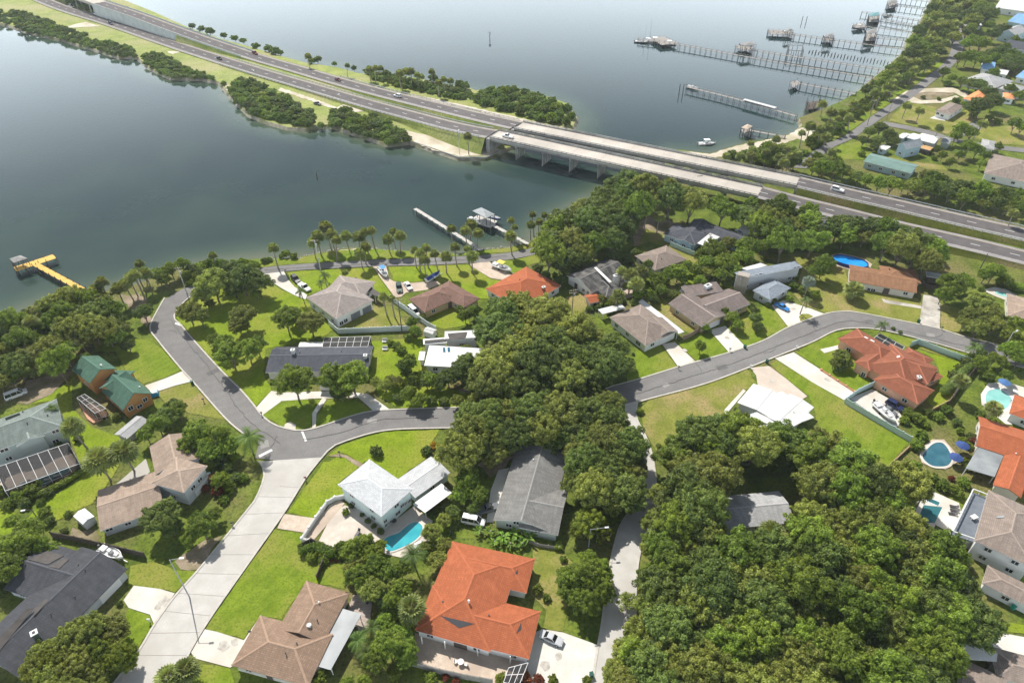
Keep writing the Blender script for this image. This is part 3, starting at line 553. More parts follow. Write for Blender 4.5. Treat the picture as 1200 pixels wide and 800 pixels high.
# elevated ramp of the farther carriageway, top left: retaining wall, then open bents
def ramp():
    pts = [p for p in FAR_W if p.z > .9 and p.x < W(320, 70).x]; base = pts[len(pts)//2].copy(); base.z = 0
    r = thing('highway_ramp', 'pale concrete retaining wall and ramp lifting the far carriageway', 'ramp', base, lm='concrete ramp wall')
    mb = MB(); n = len(pts)
    wall = [p for p in pts if p.x > W(132, 10).x]; op = [p for p in pts if p.x <= W(132, 10).x]+wall[:1]
    for s in (-1, 1):
        A = []; B = []
        for i, p in enumerate(wall):
            d = wall[min(i+1, len(wall)-1)]-wall[max(i-1, 0)]; d.z = 0; d.normalize(); q = Vector((d.y, -d.x, 0))*s*5.65
            A.append(p+q+Vector((0, 0, .9))); B.append(Vector((p.x, p.y, -.2))+q)
        k = len(A); mb.add(A+B, [(i, i+1, k+i+1, k+i) for i in range(k-1)])
    p, q = wall[0], wall[1]; d = (q-p); d.z = 0; d.normalize(); s = Vector((d.y, -d.x, 0)); mb.quad(p+s*5.65, p-s*5.65, Vector((*(p-s*5.65)[:2], -.2)), Vector((*(p+s*5.65)[:2], -.2)))
    mb.build('retaining_wall', mat('ramp_wall', (.40, .43, .41), (.48, .51, .49), scale=.3, rough=.85), r, base, recalc=False)
    mb = MB()
    for sgn in (-5.5, 5.5): ribbon(mb, op, sgn-.15, sgn+.15, .9)
    ribbon(mb, op, -5.5, -5.5, 0); 
    for a, b in zip(op, op[1:]):
        d = b-a; d.z = 0; d.normalize(); s = Vector((d.y, -d.x, 0)); mb.beam(a+Vector((0, 0, -.55)), b+Vector((0, 0, -.55)), 11.1, 1.0)
        for sg in (-5.5, 5.5): mb.beam(a+s*sg+Vector((0, 0, .45)), b+s*sg+Vector((0, 0, .45)), .3, .9)
    mb.build('ramp_deck', BRIDGE, r, base, recalc=False)
    mb = MB(); ribbon(mb, op, -5.3, 5.3, .07); mb.build('deck_surface', BRIDGE, r, base, recalc=False)
    for p in op[::6]:
        for k in (-5, -1.7, 1.7, 5):
            mb = MB(); mb.tube([Vector((p.x+k*.5, p.y+k*.85, -1.5)), Vector((p.x+k*.5, p.y+k*.85, p.z-1))], [.45, .45], 8); mb.build('column', BRIDGE_D, r, base)
ramp()
def guardrail(pts, off, label):
    base = pts[len(pts)//2].copy(); r = thing('guardrail', label, 'guardrail', base)
    mb = MB(); ds = resample(pts, 3.0); 
    dd = []
    for i, p in enumerate(ds):
        d = ds[min(i+1, len(ds)-1)]-ds[max(i-1, 0)]; d.z = 0; d.normalize(); dd.append(p+Vector((d.y, -d.x, 0))*off)
    ds = dd
    for a in ds: mb.beam(a+Vector((0, 0, -.3)), a+Vector((0, 0, .75)), .22, .22)
    structure(mb.build('guardrail_posts', WOOD_G, r, base), 'stuff')
    mb = MB()
    for a, b in zip(ds, ds[1:]): mb.beam(a+Vector((0, 0, .6)), b+Vector((0, 0, .6)), .1, .34)
    mb.build('rail', METAL, r, base)
guardrail(NEAR_W[-52:], 5.9, 'steel guardrail on the water side of the highway before the nearer bridge')
guardrail(NEAR_W[-52:], -5.6, 'steel guardrail on the median side of the nearer carriageway before the bridge')
guardrail(FAR_W[-34:], -5.6, 'steel guardrail by the sand strip before the farther bridge')
guardrail(FAR_E, 5.9, 'steel guardrail along the median east of the bridges')
guardrail(FAR_E, -5.8, 'steel guardrail beside the trees east of the farther bridge')
# seawall round the sandy point
sw = [W(x, y) for x, y in ((478, 165), (490, 168.5), (537, 184.5), (570, 184.5), (587, 176.5))]; mbs = thing('seawall', 'concrete seawall edging the sandy point at the causeway tip', 'seawall', sw[2], lm='seawall at the causeway tip')
mb = MB()
for a, b in zip(sw, sw[1:]): mb.beam(a+Vector((0, 0, -.9)), b+Vector((0, 0, -.9)), .5, 2.4)
mb.build('cap', BRIDGE_D, mbs, sw[2])

LM.extend((n, W(*q)) for n, q in (('sandy gap between the mangrove clumps', (163, 66)), ('sandy notch behind the mangroves', (264, 98)), ('sandy track on the causeway', (330, 108)), ('sandy turnout by the causeway road', (98, 29)), ('wide sand strip by the farther bridge', (600, 142)), ('mangrove tip beside the seawall', (470, 165)), ('water corner of the first mangroves', (12, 30))))
# ================================================================== HOUSES
FOOT = []                                     # house footprints, no tree trunk inside
def win_meshes():
    mb = MB(); f = .09
    for x0, x1, z0, z1 in ((-.5, -.5+f, 0, 1), (.5-f, .5, 0, 1), (-.5, .5, 0, f), (-.5, .5, 1-f, 1), (-.03, .03, 0, 1)):
        mb.add([(x, y, z) for z in (z0, z1) for x, y in ((x0, 0), (x1, 0), (x1, -.09), (x0, -.09))], [(0, 3, 2, 1), (4, 5, 6, 7), (0, 1, 5, 4), (1, 2, 6, 5), (2, 3, 7, 6), (3, 0, 4, 7)])
    fr = mb.mesh('window_frame', WHITE)
    mb = MB(); mb.add([(-.47, -.04, .03), (.47, -.04, .03), (.47, -.04, .97), (-.47, -.04, .97)], [(0, 1, 2, 3)]); pn = mb.mesh('window_pane', GLASS, recalc=False)
    return fr, pn
WFR, WPN = win_meshes()
def door_mesh(name, m, ribs):
    mb = MB(); mb.add([(-.5, 0, 0), (.5, 0, 0), (.5, 0, 1), (-.5, 0, 1), (-.5, -.07, 0), (.5, -.07, 0), (.5, -.07, 1), (-.5, -.07, 1)], [(4, 5, 6, 7), (0, 1, 5, 4), (1, 2, 6, 5), (2, 3, 7, 6), (3, 0, 4, 7)])
    for i in range(ribs):
        z = (i+1)/(ribs+1); mb.add([(-.46, -.1, z-.09), (.46, -.1, z-.09), (.46, -.1, z+.07), (-.46, -.1, z+.07), (-.48, -.07, z-.1), (.48, -.07, z-.1), (.48, -.07, z+.08), (-.48, -.07, z+.08)], [(0, 1, 2, 3), (4, 5, 1, 0), (5, 6, 2, 1), (6, 7, 3, 2), (7, 4, 0, 3)])
    return mb.mesh(name, m, recalc=False)
DOOR_W = door_mesh('door', WHITE, 2); DOOR_D = door_mesh('door_dark', WOOD_D, 2); GAR_W = door_mesh('garage_door', WHITE, 4); GAR_G = door_mesh('garage_door_grey', mat('garage_grey', (.16, .17, .19), (.2, .21, .23), scale=2, rough=.6), 4)
HOUSES = {}
class House:
    def __init__(h, key, label, lm, px, wall, roof, cat='house', name='house', trim=None):
        h.base = W(*px); h.root = thing(name, label, cat, h.base, lm=lm); h.wall = wall; h.roof = roof; h.trim = trim or WHITE
        h.walls = []; h.tris = []; h.rects = []; HOUSES[key] = h
    def wing(h, A, B, C, kind='hip', pitch=.33, eave=2.8, mode='e', roof=None, wall=None, over=.5, walls=True, lift=0, cap=True, windows=True, thick=.2):
        a, b = W(*A, eave), W(*B, eave); u = (b-a); Ln = u.length; u.normalize(); n = Vector((-u.y, u.x, 0))
        c = W(*C, eave)
        if (c-a).dot(n) < 0: n = -n
        w = (c-a).dot(n)
        if mode == 'r':
            w = 10
            for _ in range(25):
                hh = eave+pitch*(w if kind == 'shed' else w/2); q = W(*C, hh); k = abs((q-a).dot(n)); w = k if kind == 'shed' else 2*k
        eave += lift
        P = lambda x, y, z=0: a+u*x+n*y+Vector((0, 0, z+lift))
        hw = w/2; hl = Ln/2; rid = []; gab = []
        if kind == 'flat': vs = [(0, 0, .05), (Ln, 0, .05), (Ln, w, .12), (0, w, .12)]; fs = [(0, 1, 2, 3)]; ring = [0, 1, 2, 3]
        elif kind == 'shed': vs = [(0, 0, 0), (Ln, 0, 0), (Ln, w, pitch*w), (0, w, pitch*w)]; fs = [(0, 1, 2, 3)]; ring = [0, 1, 2, 3]
        elif kind == 'gable':
            z = pitch*hw; vs = [(0, 0, 0), (Ln, 0, 0), (Ln, hw, z), (Ln, w, 0), (0, w, 0), (0, hw, z)]; fs = [(0, 1, 2, 5), (3, 4, 5, 2)]; ring = [0, 1, 2, 3, 4, 5]; rid = [(5, 2)]
        elif kind == 'gableV':
            z = pitch*hl; vs = [(0, 0, 0), (hl, 0, z), (Ln, 0, 0), (Ln, w, 0), (hl, w, z), (0, w, 0)]; fs = [(0, 1, 4, 5), (1, 2, 3, 4)]; ring = [0, 1, 2, 3, 4, 5]; rid = [(1, 4)]
        elif kind in ('hip', 'hipA', 'hipB') and (Ln >= w or kind != 'hip'):
            z = pitch*hw; x0 = 0 if kind == 'hipB' else hw; x1 = Ln if kind == 'hipA' else max(Ln-hw, x0+.1)
            vs = [(0, 0, 0), (Ln, 0, 0), (Ln, w, 0), (0, w, 0), (x0, hw, z), (x1, hw, z)]; rid = [(4, 5)]; ring = [0, 1, 2, 3]
            fs = [(0, 1, 5, 4), (2, 3, 4, 5)]
            if kind != 'hipB': fs.append((3, 0, 4)); rid += [(0, 4), (3, 4)]
            else: ring = ring+[4]
            if kind != 'hipA': fs.append((1, 2, 5)); rid += [(1, 5), (2, 5)]
            else: ring = [0, 1, 5, 2, 3]
        else:
            z = pitch*hl; vs = [(0, 0, 0), (Ln, 0, 0), (Ln, w, 0), (0, w, 0), (hl, hl, z), (hl, max(w-hl, hl+.1), z)]; rid = [(4, 5), (0, 4), (1, 4), (2, 5), (3, 5)]; ring = [0, 1, 2, 3]
            fs = [(0, 1, 4), (1, 2, 5, 4), (2, 3, 5), (3, 0, 4, 5)]
        V = [P(*v) for v in vs]; mb = MB(); mb.add(V, fs, 0)
        low = [v-Vector((0, 0, thick)) for v in V]; rv = [V[i] for i in ring]; lv = [low[i] for i in ring]; k = len(ring)
        mb.add(rv+lv, [(i, (i+1) % k, k+(i+1) % k, k+i) for i in range(k)], 1); mb.add(low, [f[::-1] for f in fs], 1)
        if cap and kind not in ('flat', 'shed'):
            for i, j in rid:
                p, q = V[i], V[j]; d = (q-p); s = Vector((-d.y, d.x, 0)).normalized()*.2; top = Vector((0, 0, .075)); dn = Vector((0, 0, .03-pitch*.1))
                mb.add([p+s+dn, p+top, p-s+dn, q+s+dn, q+top, q-s+dn], [(0, 1, 4, 3), (1, 2, 5, 4)], 2)
        rm = roof or h.roof; cm = RIDGE.get(rm.name, rm)
        me = mb.mesh('roof', [rm, h.trim, cm], h.base, recalc=False)
        for p in me.polygons:
            if p.material_index != 1 and p.normal.z < 0: p.flip()
        me.update(); uv_roof(me); ro = link('roof', me, h.root)
        for f in fs:
            for t in range(1, len(f)-1): h.tris.append((V[f[0]], V[f[t]], V[f[t+1]]))
        FOOT.append([tuple(P(x, y)[:2]) for x, y in ((0, 0), (Ln, 0), (Ln, w), (0, w))])
        h.rects.append((a.copy(), u.copy(), n.copy(), Ln, w))
        if walls:
            o = over; x0, x1, y0, y1 = o, Ln-o, o, w-o; e = eave-thick+.02
            mb = MB(); Q = lambda x, y, z: Vector((*(a+u*x+n*y)[:2], z))
            plan = [(x0, y0), (x1, y0), (x1, y1), (x0, y1)]
            zt = []
            def zr(x, y):                     # underside of the roof at a plan point
                if kind == 'gable': return e+pitch*min(y, w-y)
                if kind == 'gableV': return e+pitch*min(x, Ln-x)
                if kind == 'shed': return e+pitch*y
                if kind == 'hip': return e+pitch*min(x, y, Ln-x, w-y)*.98
                if kind == 'hipA': return e+pitch*min(x, y, w-y)*.98
                if kind == 'hipB': return e+pitch*min(Ln-x, y, w-y)*.98
                return e
            loop = []
            for i, (p, q) in enumerate(zip(plan, plan[1:]+plan[:1])):
                loop.append(p); m_ = ((p[0]+q[0])/2, (p[1]+q[1])/2); loop.append(m_)
            k = len(loop); mb.add([Q(x, y, -.3) for x, y in loop]+[Q(x, y, zr(x, y)) for x, y in loop], [(i, (i+1) % k, k+(i+1) % k, k+i) for i in range(k)])
            wo = mb.build('wall', wall or h.wall, h.root, h.base)
            for i, (p, q) in enumerate(zip(plan, plan[1:]+plan[:1])):
                A_, B_ = Q(*p, 0), Q(*q, 0); ctr = Q((x0+x1)/2, (y0+y1)/2, 0); d = (B_-A_).normalized(); nn = Vector((d.y, -d.x, 0))
                if nn.dot((A_+B_)/2-ctr) < 0: nn = -nn
                h.walls.append([A_, B_, nn, e, windows, len(h.rects)-1, []])
        return h
    def _place(h, wl, t, w, z0, hh, me, name, pane=None):
        A_, B_, nn = wl[:3]; d = (B_-A_).normalized(); p = A_+d*t+nn*.03+Vector((0, 0, z0))
        yaw = math.atan2(nn.y, nn.x)+math.pi/2
        o = link(name, me, h.root, p-h.base); o.rotation_euler = (0, 0, yaw); o.scale = (w, 1, hh); wl[6].append((t-w/2-.3, t+w/2+.3, z0, z0+hh))
        if pane: link('pane', pane, o)
        return o
    def feature(h, kind, px, py, w=1.2, hh=1.2, z0=.9):
        """put a window or door on the wall seen at this pixel"""
        r = ray(px, py); best = None
        for wl in h.walls:
            A_, B_, nn, e = wl[:4]; dn = r.dot(nn)
            if dn >= 0: continue
            k = (A_-EYE).dot(nn)/dn; p = EYE+r*k; d = (B_-A_); L_ = d.length; t = (p-A_).dot(d/L_)
            if -1 < t < L_+1 and -1 < p.z < e+1.5 and (best is None or k < best[0]): best = (k, wl, min(max(t, w/2+.1), L_-w/2-.1), p.z)
        if not best: return
        _, wl, t, z = best
        me, nm, pn, zz = {'window': (WFR, 'window', WPN, z-hh/2), 'door': (DOOR_W, 'door', None, 0), 'dark_door': (DOOR_D, 'door', None, 0), 'garage': (GAR_W, 'garage_door', None, 0), 'grey_garage': (GAR_G, 'garage_door', None, 0)}[kind]
        h._place(wl, t, w, max(zz, 0), hh, me, nm, pn)
    def windows(h, step=4.2, z0=.95, w=1.5, hh=1.15, floors=(0,)):
        for wl in h.walls:
            A_, B_, nn, e, ok, ri, used = wl
            if not ok or nn.dot(EYE-(A_+B_)/2) <= 0: continue
            L_ = (B_-A_).length; n = int((L_-1.2)/step)
            if L_ < 2.6: continue
            n = max(n, 1); d = (B_-A_).normalized()
            for i in range(n):
                t = L_*(i+.5)/n; q = A_+d*t+nn*.4
                if any(0 < (q-a).dot(u) < l and 0 < (q-a).dot(v) < ww for j, (a, u, v, l, ww) in enumerate(h.rects) if j != ri): continue
                for fl in floors:
                    zz = z0+fl
                    if zz+hh > e-.15: continue
                    if any(lo < t+w/2 and hi > t-w/2 and z1 > zz and z2 < zz+hh for lo, hi, z2, z1 in used): continue
                    h._place(wl, t, w, zz, hh, WFR, 'window', WPN)
        return h
    def hit(h, px, py):
        r = ray(px, py); best = None
        for t in h.tris:
            p = intersect_ray_tri(*t, r, EYE, True)
            if p is not None:
                k = (p-EYE).length
                if best is None or k < best[0]:
                    n = (t[1]-t[0]).cross(t[2]-t[0]).normalized(); best = (k, p, n if n.z > 0 else -n)
        return best and best[1:]
    def slab(h, name, pts, m, up=.12, th=.08, cells=None, m2=None):
        """flat panel lying on the roof, corners given by pixels"""
        H = [h.hit(*p) for p in pts]
        if any(x is None for x in H): 
            c = [x for x in H if x]; 
            if not c: return
            n = c[0][1]; p0 = c[0][0]; Q = []
            for p in pts:
                r = ray(*p); Q.append(EYE+r*((p0-EYE).dot(n)/r.dot(n)))
        else:
            n = H[0][1]; p0 = H[0][0]; Q = []
            for p in pts:
                r = ray(*p); Q.append(EYE+r*((p0-EYE).dot(n)/r.dot(n)))
        def one(Q, nm, par):
            T = [q+n*up for q in Q]; Bm = [q+n*(up-th) for q in Q]; k = len(Q); mb = MB(); mb.add(T, [tuple(range(k))]); mb.add(T+Bm, [(i, (i+1) % k, k+(i+1) % k, k+i) for i in range(k)])
            return mb.build(nm, m, par, h.base)
        if not cells: return one(Q, name, h.root)
        nu, nv = cells; g = .04
        for i in range(nu):
            for j in range(nv):
                f = lambda x, y: (Q[0].lerp(Q[1], x)).lerp(Q[3].lerp(Q[2], x), y)
                one([f((i+g)/nu, (j+g)/nv), f((i+1-g)/nu, (j+g)/nv), f((i+1-g)/nu, (j+1-g)/nv), f((i+g)/nu, (j+1-g)/nv)], name, h.root)
    def chimney(h, px, py, w, l, hh, m, rz=0, cap=None, below=.6):
        x = h.hit(px, py)
        if not x: return
        p = x[0]; mb = MB(); mb.box((p.x, p.y, p.z+hh/2-below/2), (w, l, hh+below), rz); c = mb.build('chimney', m, h.root, h.base)
        mb = MB(); mb.box((p.x, p.y, p.z+hh+.06), (w+.25, l+.25, .16), rz); mb.build('chimney_cap', cap or WHITE, c, h.base)
        mb = MB(); mb.box((p.x, p.y, p.z+hh+.18), (w*.5, l*.5, .12), rz); mb.build('flue', DARKM, c, h.base)
    def vent(h, px, py, r=.09, hh=.5, m=None):
        x = h.hit(px, py)
        if not x: return
        p = x[0]; mb = MB(); mb.tube([p-Vector((0, 0, .1)), p+Vector((0, 0, hh))], [r, r], 8); mb.tube([p+Vector((0, 0, hh)), p+Vector((0, 0, hh+.12))], [r*1.5, r*1.2], 8); mb.build('roof_vent', m or WHITE, h.root, h.base)
    def canopy(h, name, pts, z, m, posts=True, th=.12, ribs=0, zs=None):
        Q = [W(*p, (zs[i] if zs else z)) for i, p in enumerate(pts)]; k = len(Q); mb = MB(); mb.add(Q, [tuple(range(k))]); lo = [q-Vector((0, 0, th)) for q in Q]; mb.add(lo, [tuple(range(k))[::-1]]); mb.add(Q+lo, [(i, (i+1) % k, k+(i+1) % k, k+i) for i in range(k)])
        o = mb.build(name, m, h.root, h.base)
        if ribs:
            mb = MB()
            for i in range(1, ribs):
                t = i/ribs; mb.beam(Q[0].lerp(Q[1], t)+Vector((0, 0, .03)), Q[3].lerp(Q[2], t)+Vector((0, 0, .03)), .09, .06)
            mb.build('seam', m, o, h.base)
        if posts:
            c = sum(Q, Vector())/k
            for q in Q:
                e = q.lerp(c, .06); mb = MB(); mb.beam((e.x, e.y, 0), (e.x, e.y, q.z-th), .14, .14); mb.build('post', WHITE, o, h.base)
        for i in range(1, k-1): h.tris.append((Q[0], Q[i], Q[i+1]))
        return o
RIDGE = {}
def rshingle(name, c, ridge=1.25, **k):
    m = shingle(name, c, **k); RIDGE[name] = mat(name+'_ridge', [min(1, x*ridge) for x in c], [min(1, x*ridge*.85) for x in c], scale=2, rough=.9); return m
R_CHAR = rshingle('charcoal_shingle', (.075, .078, .088), 1.3); R_BRN = rshingle('brown_shingle', (.30, .205, .145)); R_ORG = rshingle('terracotta_tile', (.41, .125, .056), 1.1, dark=.74)
R_TAN = rshingle('taupe_shingle', (.37, .285, .225), 1.2); R_GRN = rshingle('green_shingle', (.085, .165, .12), 1.2); R_GGR = rshingle('grey_green_shingle', (.20, .235, .215), 1.5)
R_GRY = rshingle('grey_shingle', (.225, .22, .21), 1.3, streak=.8); R_SLA = rshingle('slate_blue_shingle', (.095, .10, .118), 1.3); R_WGR = rshingle('warm_grey_shingle', (.34, .295, .27), 1.3)
R_DBR = rshingle('dark_brown_shingle', (.225, .135, .105), 1.1); R_MOS = rshingle('mossy_black_shingle', (.17, .16, .15), 1.3, moss=(.03, .033, .035)); R_CBR = rshingle('cocoa_shingle', (.215, .175, .16), 2.0)
R_GBR = rshingle('grey_brown_shingle', (.29, .235, .20), 1.2); R_MOD = rshingle('blue_grey_shingle', (.27, .31, .36), 1.1, streak=.2); R_RST = rshingle('rust_shingle', (.31, .165, .092), 1.1); R_RED = rshingle('red_clay_tile', (.27, .098, .056), 1.5, dark=.75)
R_WHT = mat('white_roof', (.72, .72, .71), (.65, .65, .64), scale=.5, rough=.5, patch=(.58, .58, .56), patch_scale=.16, fine=(.62, .62, .6), fine_scale=3); R_PAL = rshingle('pale_grey_shingle', (.53, .54, .55), 1.15, streak=.35, dark=.8)
R_MET = mat('metal_roof_grey', (.27, .29, .30), (.35, .37, .38), scale=.6, rough=.45, stretch=(1, 1, 1), patch=(.22, .24, .25), patch_scale=.3); R_BLU = mat('blue_roof', (.16, .32, .55), (.22, .4, .62), scale=.5, rough=.5)
R_GRM = mat('green_metal_roof', (.13, .22, .19), (.18, .28, .245), scale=.3, rough=.6, patch=(.12, .2, .19), patch_scale=.1); R_LTG = rshingle('light_grey_shingle', (.42, .42, .42), 1.2)
S_WHT = mat('white_stucco', (.76, .76, .74), (.68, .68, .66), scale=.6, rough=.85); S_AQU = mat('pale_aqua_stucco', (.56, .67, .65), (.62, .72, .70), scale=.5, rough=.85); S_TAN = mat('tan_stucco', (.5, .38, .22), (.56, .43, .26), scale=.5, rough=.85)
S_LOG = mat('log_wall', (.40, .19, .06), (.50, .25, .09), scale=2, rough=.75, stretch=(.3, .3, 6)); S_GRY = mat('grey_siding', (.42, .44, .46), (.5, .52, .54), scale=1, rough=.8, stretch=(.2, .2, 5)); S_PEA = mat('peach_stucco', (.62, .36, .24), (.68, .41, .28), scale=.5, rough=.85)
S_SAG = mat('sage_stucco', (.40, .46, .42), (.46, .52, .48), scale=.5, rough=.85); S_BEI = mat('beige_stucco', (.56, .52, .45), (.64, .6, .53), scale=.5, rough=.85); S_BLU = mat('blue_siding', (.34, .45, .52), (.4, .52, .58), scale=1, rough=.8); S_GRN = mat('grey_green_siding', (.36, .42, .40), (.42, .48, .46), scale=1, rough=.8, stretch=(.2, .2, 5))
S_SLAT = mat('wood_slat_cladding', (.30, .26, .22), (.46, .41, .36), scale=2.2, rough=.85, stretch=(3, 3, .1)); SOLAR = mat('solar_panel', (.02, .022, .027), (.03, .03, .036), scale=2, rough=.35, spec=.5); SOLAR_B = mat('pool_heater_mat', (.055, .048, .045), (.08, .07, .065), scale=1, rough=.7)
BRICK_T = mat('brick_red', (.32, .12, .08), (.4, .17, .11), scale=3, rough=.9)
def screen_material():
    m = D.materials.new('insect_screen'); m.use_nodes = True; t = m.node_tree; n = t.nodes; l = t.links.new; b = n['Principled BSDF']; b.inputs['Base Color'].default_value = (.025, .024, .026, 1); b.inputs['Roughness'].default_value = .8
    tr = n.new('ShaderNodeBsdfTransparent'); ms = n.new('ShaderNodeMixShader'); ms.inputs['Fac'].default_value = .8
    l(tr.outputs['BSDF'], ms.inputs[1]); l(b.outputs['BSDF'], ms.inputs[2]); l(ms.outputs['Shader'], n['Material Output'].inputs['Surface']); return m
SCREEN = screen_material()
def cage(h, name, back, front, zb, zf, m=WHITE, nrib=6, floor=None, cross=1, side=True):
    """screen enclosure: back edge on the house (2 px points), front edge (2 px points)"""
    b0, b1 = (W(*p, zb) for p in back); f0, f1 = (W(*p, zf) for p in front); mb = MB()
    r = MB(); r.quad(b0, b1, f1, f0); 
    for a, b in ((f0, f1), (b0, f0), (b1, f1)): r.quad(a, b, Vector((b.x, b.y, 0)), Vector((a.x, a.y, 0)))
    fr = MB(); w = .09
    for i in range(nrib+1):
        t = i/nrib; fr.beam(b0.lerp(b1, t), f0.lerp(f1, t), w, w); q = f0.lerp(f1, t); fr.beam(q, (q.x, q.y, 0), w, w)
    for j in range(cross+2):
        t = j/(cross+1); fr.beam(b0.lerp(f0, t), b1.lerp(f1, t), w, w)
    for s, e in ((b0, f0), (b1, f1)):
        for t in (.33, .66): q = s.lerp(e, t); fr.beam(q, (q.x, q.y, 0), w, w)
    for a, b in ((f0, f1), (b0, f0), (b1, f1)): fr.beam(Vector((a.x, a.y, 1)), Vector((b.x, b.y, 1)), w*.7, w*.7)
    o = fr.build(name, m, h.root, h.base); r.build('screen', SCREEN, o, h.base, recalc=False)

# ---- foreground
h = House('char', 'sprawling house with charcoal shingles, solar mats and a tall chimney', 'charcoal-roofed house', (60, 740), S_GRY, R_CHAR, trim=mat('dark_trim', (.1, .1, .11), rough=.7))
h.wing((22, 794), (149, 666), (116, 648), 'gable', .30, 2.8, 'r').wing((4, 690), (66, 709), (25, 655.6), 'gable', .31, 2.75, 'r')
h.slab('solar_mat', [(34, 656), (55, 646), (75, 651), (56, 661.5)], SOLAR_B); h.slab('solar_mat', [(57, 664), (74, 654), (81, 655.5), (69, 666.5)], SOLAR_B)
h.slab('solar_mat', [(0, 762), (0, 746), (32, 713), (40, 712)], SOLAR_B); h.slab('solar_mat', [(40, 713), (53, 702), (59, 702), (40, 722)], SOLAR_B)
h.chimney(45.5, 748, .95, .95, 2.1, mat('chimney_green', (.09, .12, .11), rough=.9), .7)
for x, y in ((92, 662), (100, 668), (60, 720), (88, 700)): h.vent(x, y, .07, .35, DARKM)
h.feature('garage', 131, 694, 4.8, 2.2); h.windows()
h = House('brown', 'brown shingled house with a grey metal patio roof beside the mown lawn', 'brown-roofed house by the lawn', (345, 750), S_BEI, R_BRN, trim=mat('brown_trim', (.3, .22, .17), rough=.7))
h.wing((359, 680), (325, 737.5), (411.5, 691.5), 'hipA', .30, 2.8).wing((271, 779), (361, 804), (306.5, 721), 'hip', .30, 2.75)
h.canopy('patio_roof', [(399.5, 712), (423.5, 719), (387.5, 784.5), (365, 778)], 2.55, R_MET, ribs=0, th=.15)
for x, y, r_, hh in ((374, 706, .12, .35), (372, 727, .1, .5), (362.5, 733, .32, .35), (348, 754, .1, .4), (335, 766, .1, .6)): h.vent(x, y, r_, hh, WHITE if r_ > .11 else DARKM)
h.feature('window', 285, 790, 1.8, 1.2); h.feature('window', 302, 797, 1.2, 1.0); h.feature('dark_door', 318, 797, 1.2, 2.1); h.windows()
dk = thing('wooden_deck', 'weathered plank deck at the end of the grey metal patio roof', 'deck', W(424, 705)); mb = MB()
P_ = [W(*p) for p in ((414, 698), (427, 696.5), (436, 708), (433, 736), (422, 742), (408, 714))]
mb.prism(P_, .05, .32); mb.build('deck_boards', mat('deck_boards', (.34, .28, .24), (.48, .41, .36), scale=1.5, rough=.9, stretch=(.4, 5, 1)), dk, W(424, 705))
h = House('orange', 'long terracotta tiled house with a white roof pipe beside the concrete lane', 'big terracotta house', (560, 720), S_WHT, R_ORG)
h.wing((530, 634), (486, 738), (551, 684.5), 'hip', .30, 2.9, 'r').wing((486.5, 738), (620, 772), (636, 716.5), 'hip', .305, 2.87).wing((530.5, 634), (627, 654.5), (618, 695), 'hip', .30, 2.84)
h.vent(549.5, 706, .16, .85); h.vent(519, 705, .12, .2, DARKM); h.vent(573, 721, .12, .2, DARKM)
for tri in ([(516, 721), (556, 730.5), (538, 735.5)], [(610.5, 729), (611, 737), (605, 742)], [(606.5, 667), (607, 672), (602, 673)]): h.slab('gablet', tri, DARKM, up=.05, th=.04)  # flat dark triangles painting in the shadows of raised ridge ends
for x, y in ((495, 754), (522, 760), (560, 768), (598, 777)): 
    q = W(x, y); mb = MB(); mb.beam((q.x, q.y, 0), (q.x, q.y, 2.7), .22, .22); mb.build('porch_post', WHITE, h.root, h.base)
h.feature('dark_door', 540, 760, 2.6, 2.1); h.windows()
cage(h, 'screen_frame', [(596, 782), (619, 776)], [(590, 799), (608, 803)], 2.6, 2.3, WHITE, 3)
h = House('aqua', 'pale aqua two-storey house with white hipped roof above a turquoise pool', 'white-roofed house with the turquoise pool', (445, 590), S_AQU, R_PAL)
h.wing((396, 567.5), (447, 605), (487, 575), 'hip', .24, 5.5).wing((464, 562.5), (505, 534.5), (530, 552), 'gable', .15, 2.8)
h.canopy('patio_roof', [(484, 590), (517.5, 566), (529.5, 577), (498, 600.5)], 2.55, R_WHT)
for x, y in ((471, 592), (475.5, 589), (480, 586)): h.feature('window', x, y, 1.2, 1.0)
for x, y in ((453, 614), (456.5, 611.5)): h.feature('window', x, y, 1.3, .9)
h.feature('window', 447, 614, 1.0, 1.0); h.feature('dark_door', 470, 610, 1.4, 2.1); h.windows(floors=(0, 2.6))
h = House('taupe', 'taupe shingled split-level house with garage and long low wing', 'taupe split-level house', (190, 565), S_GRY, R_TAN)
h.wing((175, 523), (182, 556), (199, 514), 'gable', .34, 3.2, 'r').wing((215, 577), (243, 545.6), (175, 568), 'hip', .30, 5.1).wing((117, 622), (192, 596), (111, 594), 'gable', .20, 2.7, 'r')
h.feature('garage', 238, 567, 4.6, 2.1); h.feature('window', 226, 571, 1.5, 1.2); h.feature('window', 234, 562, 1.5, 1.2); h.feature('window', 128, 620, 1.6, .9); h.feature('window', 150, 613, 1.4, .9); h.windows(floors=(0, 2.7))
h = House('log', 'log cabin style house with steep green roofs and orange gable wall', 'log house with green roofs', (140, 460), S_LOG, R_GRN, trim=mat('green_trim', (.1, .19, .14), rough=.7))
h.wing((84, 433), (105, 449), (119, 434), 'gable', .62, 4.6, 'r').wing((144, 480.5), (179, 461), (151, 441), 'gableV', .78, 3.4).wing((115.6, 455), (140, 437), (128, 469), 'gable', .6, 4.0).wing((118, 445), (150, 446), (150, 434), 'gable', .3, 2.9)
h.feature('window', 158.5, 463, 1.5, 1.6); h.feature('window', 170, 468, 1.3, 1.4); h.feature('window', 153, 478, 1.4, 1.5); h.windows(floors=(0,))
h.vent(119, 429, .2, .5); h.vent(164, 454, .15, .3)
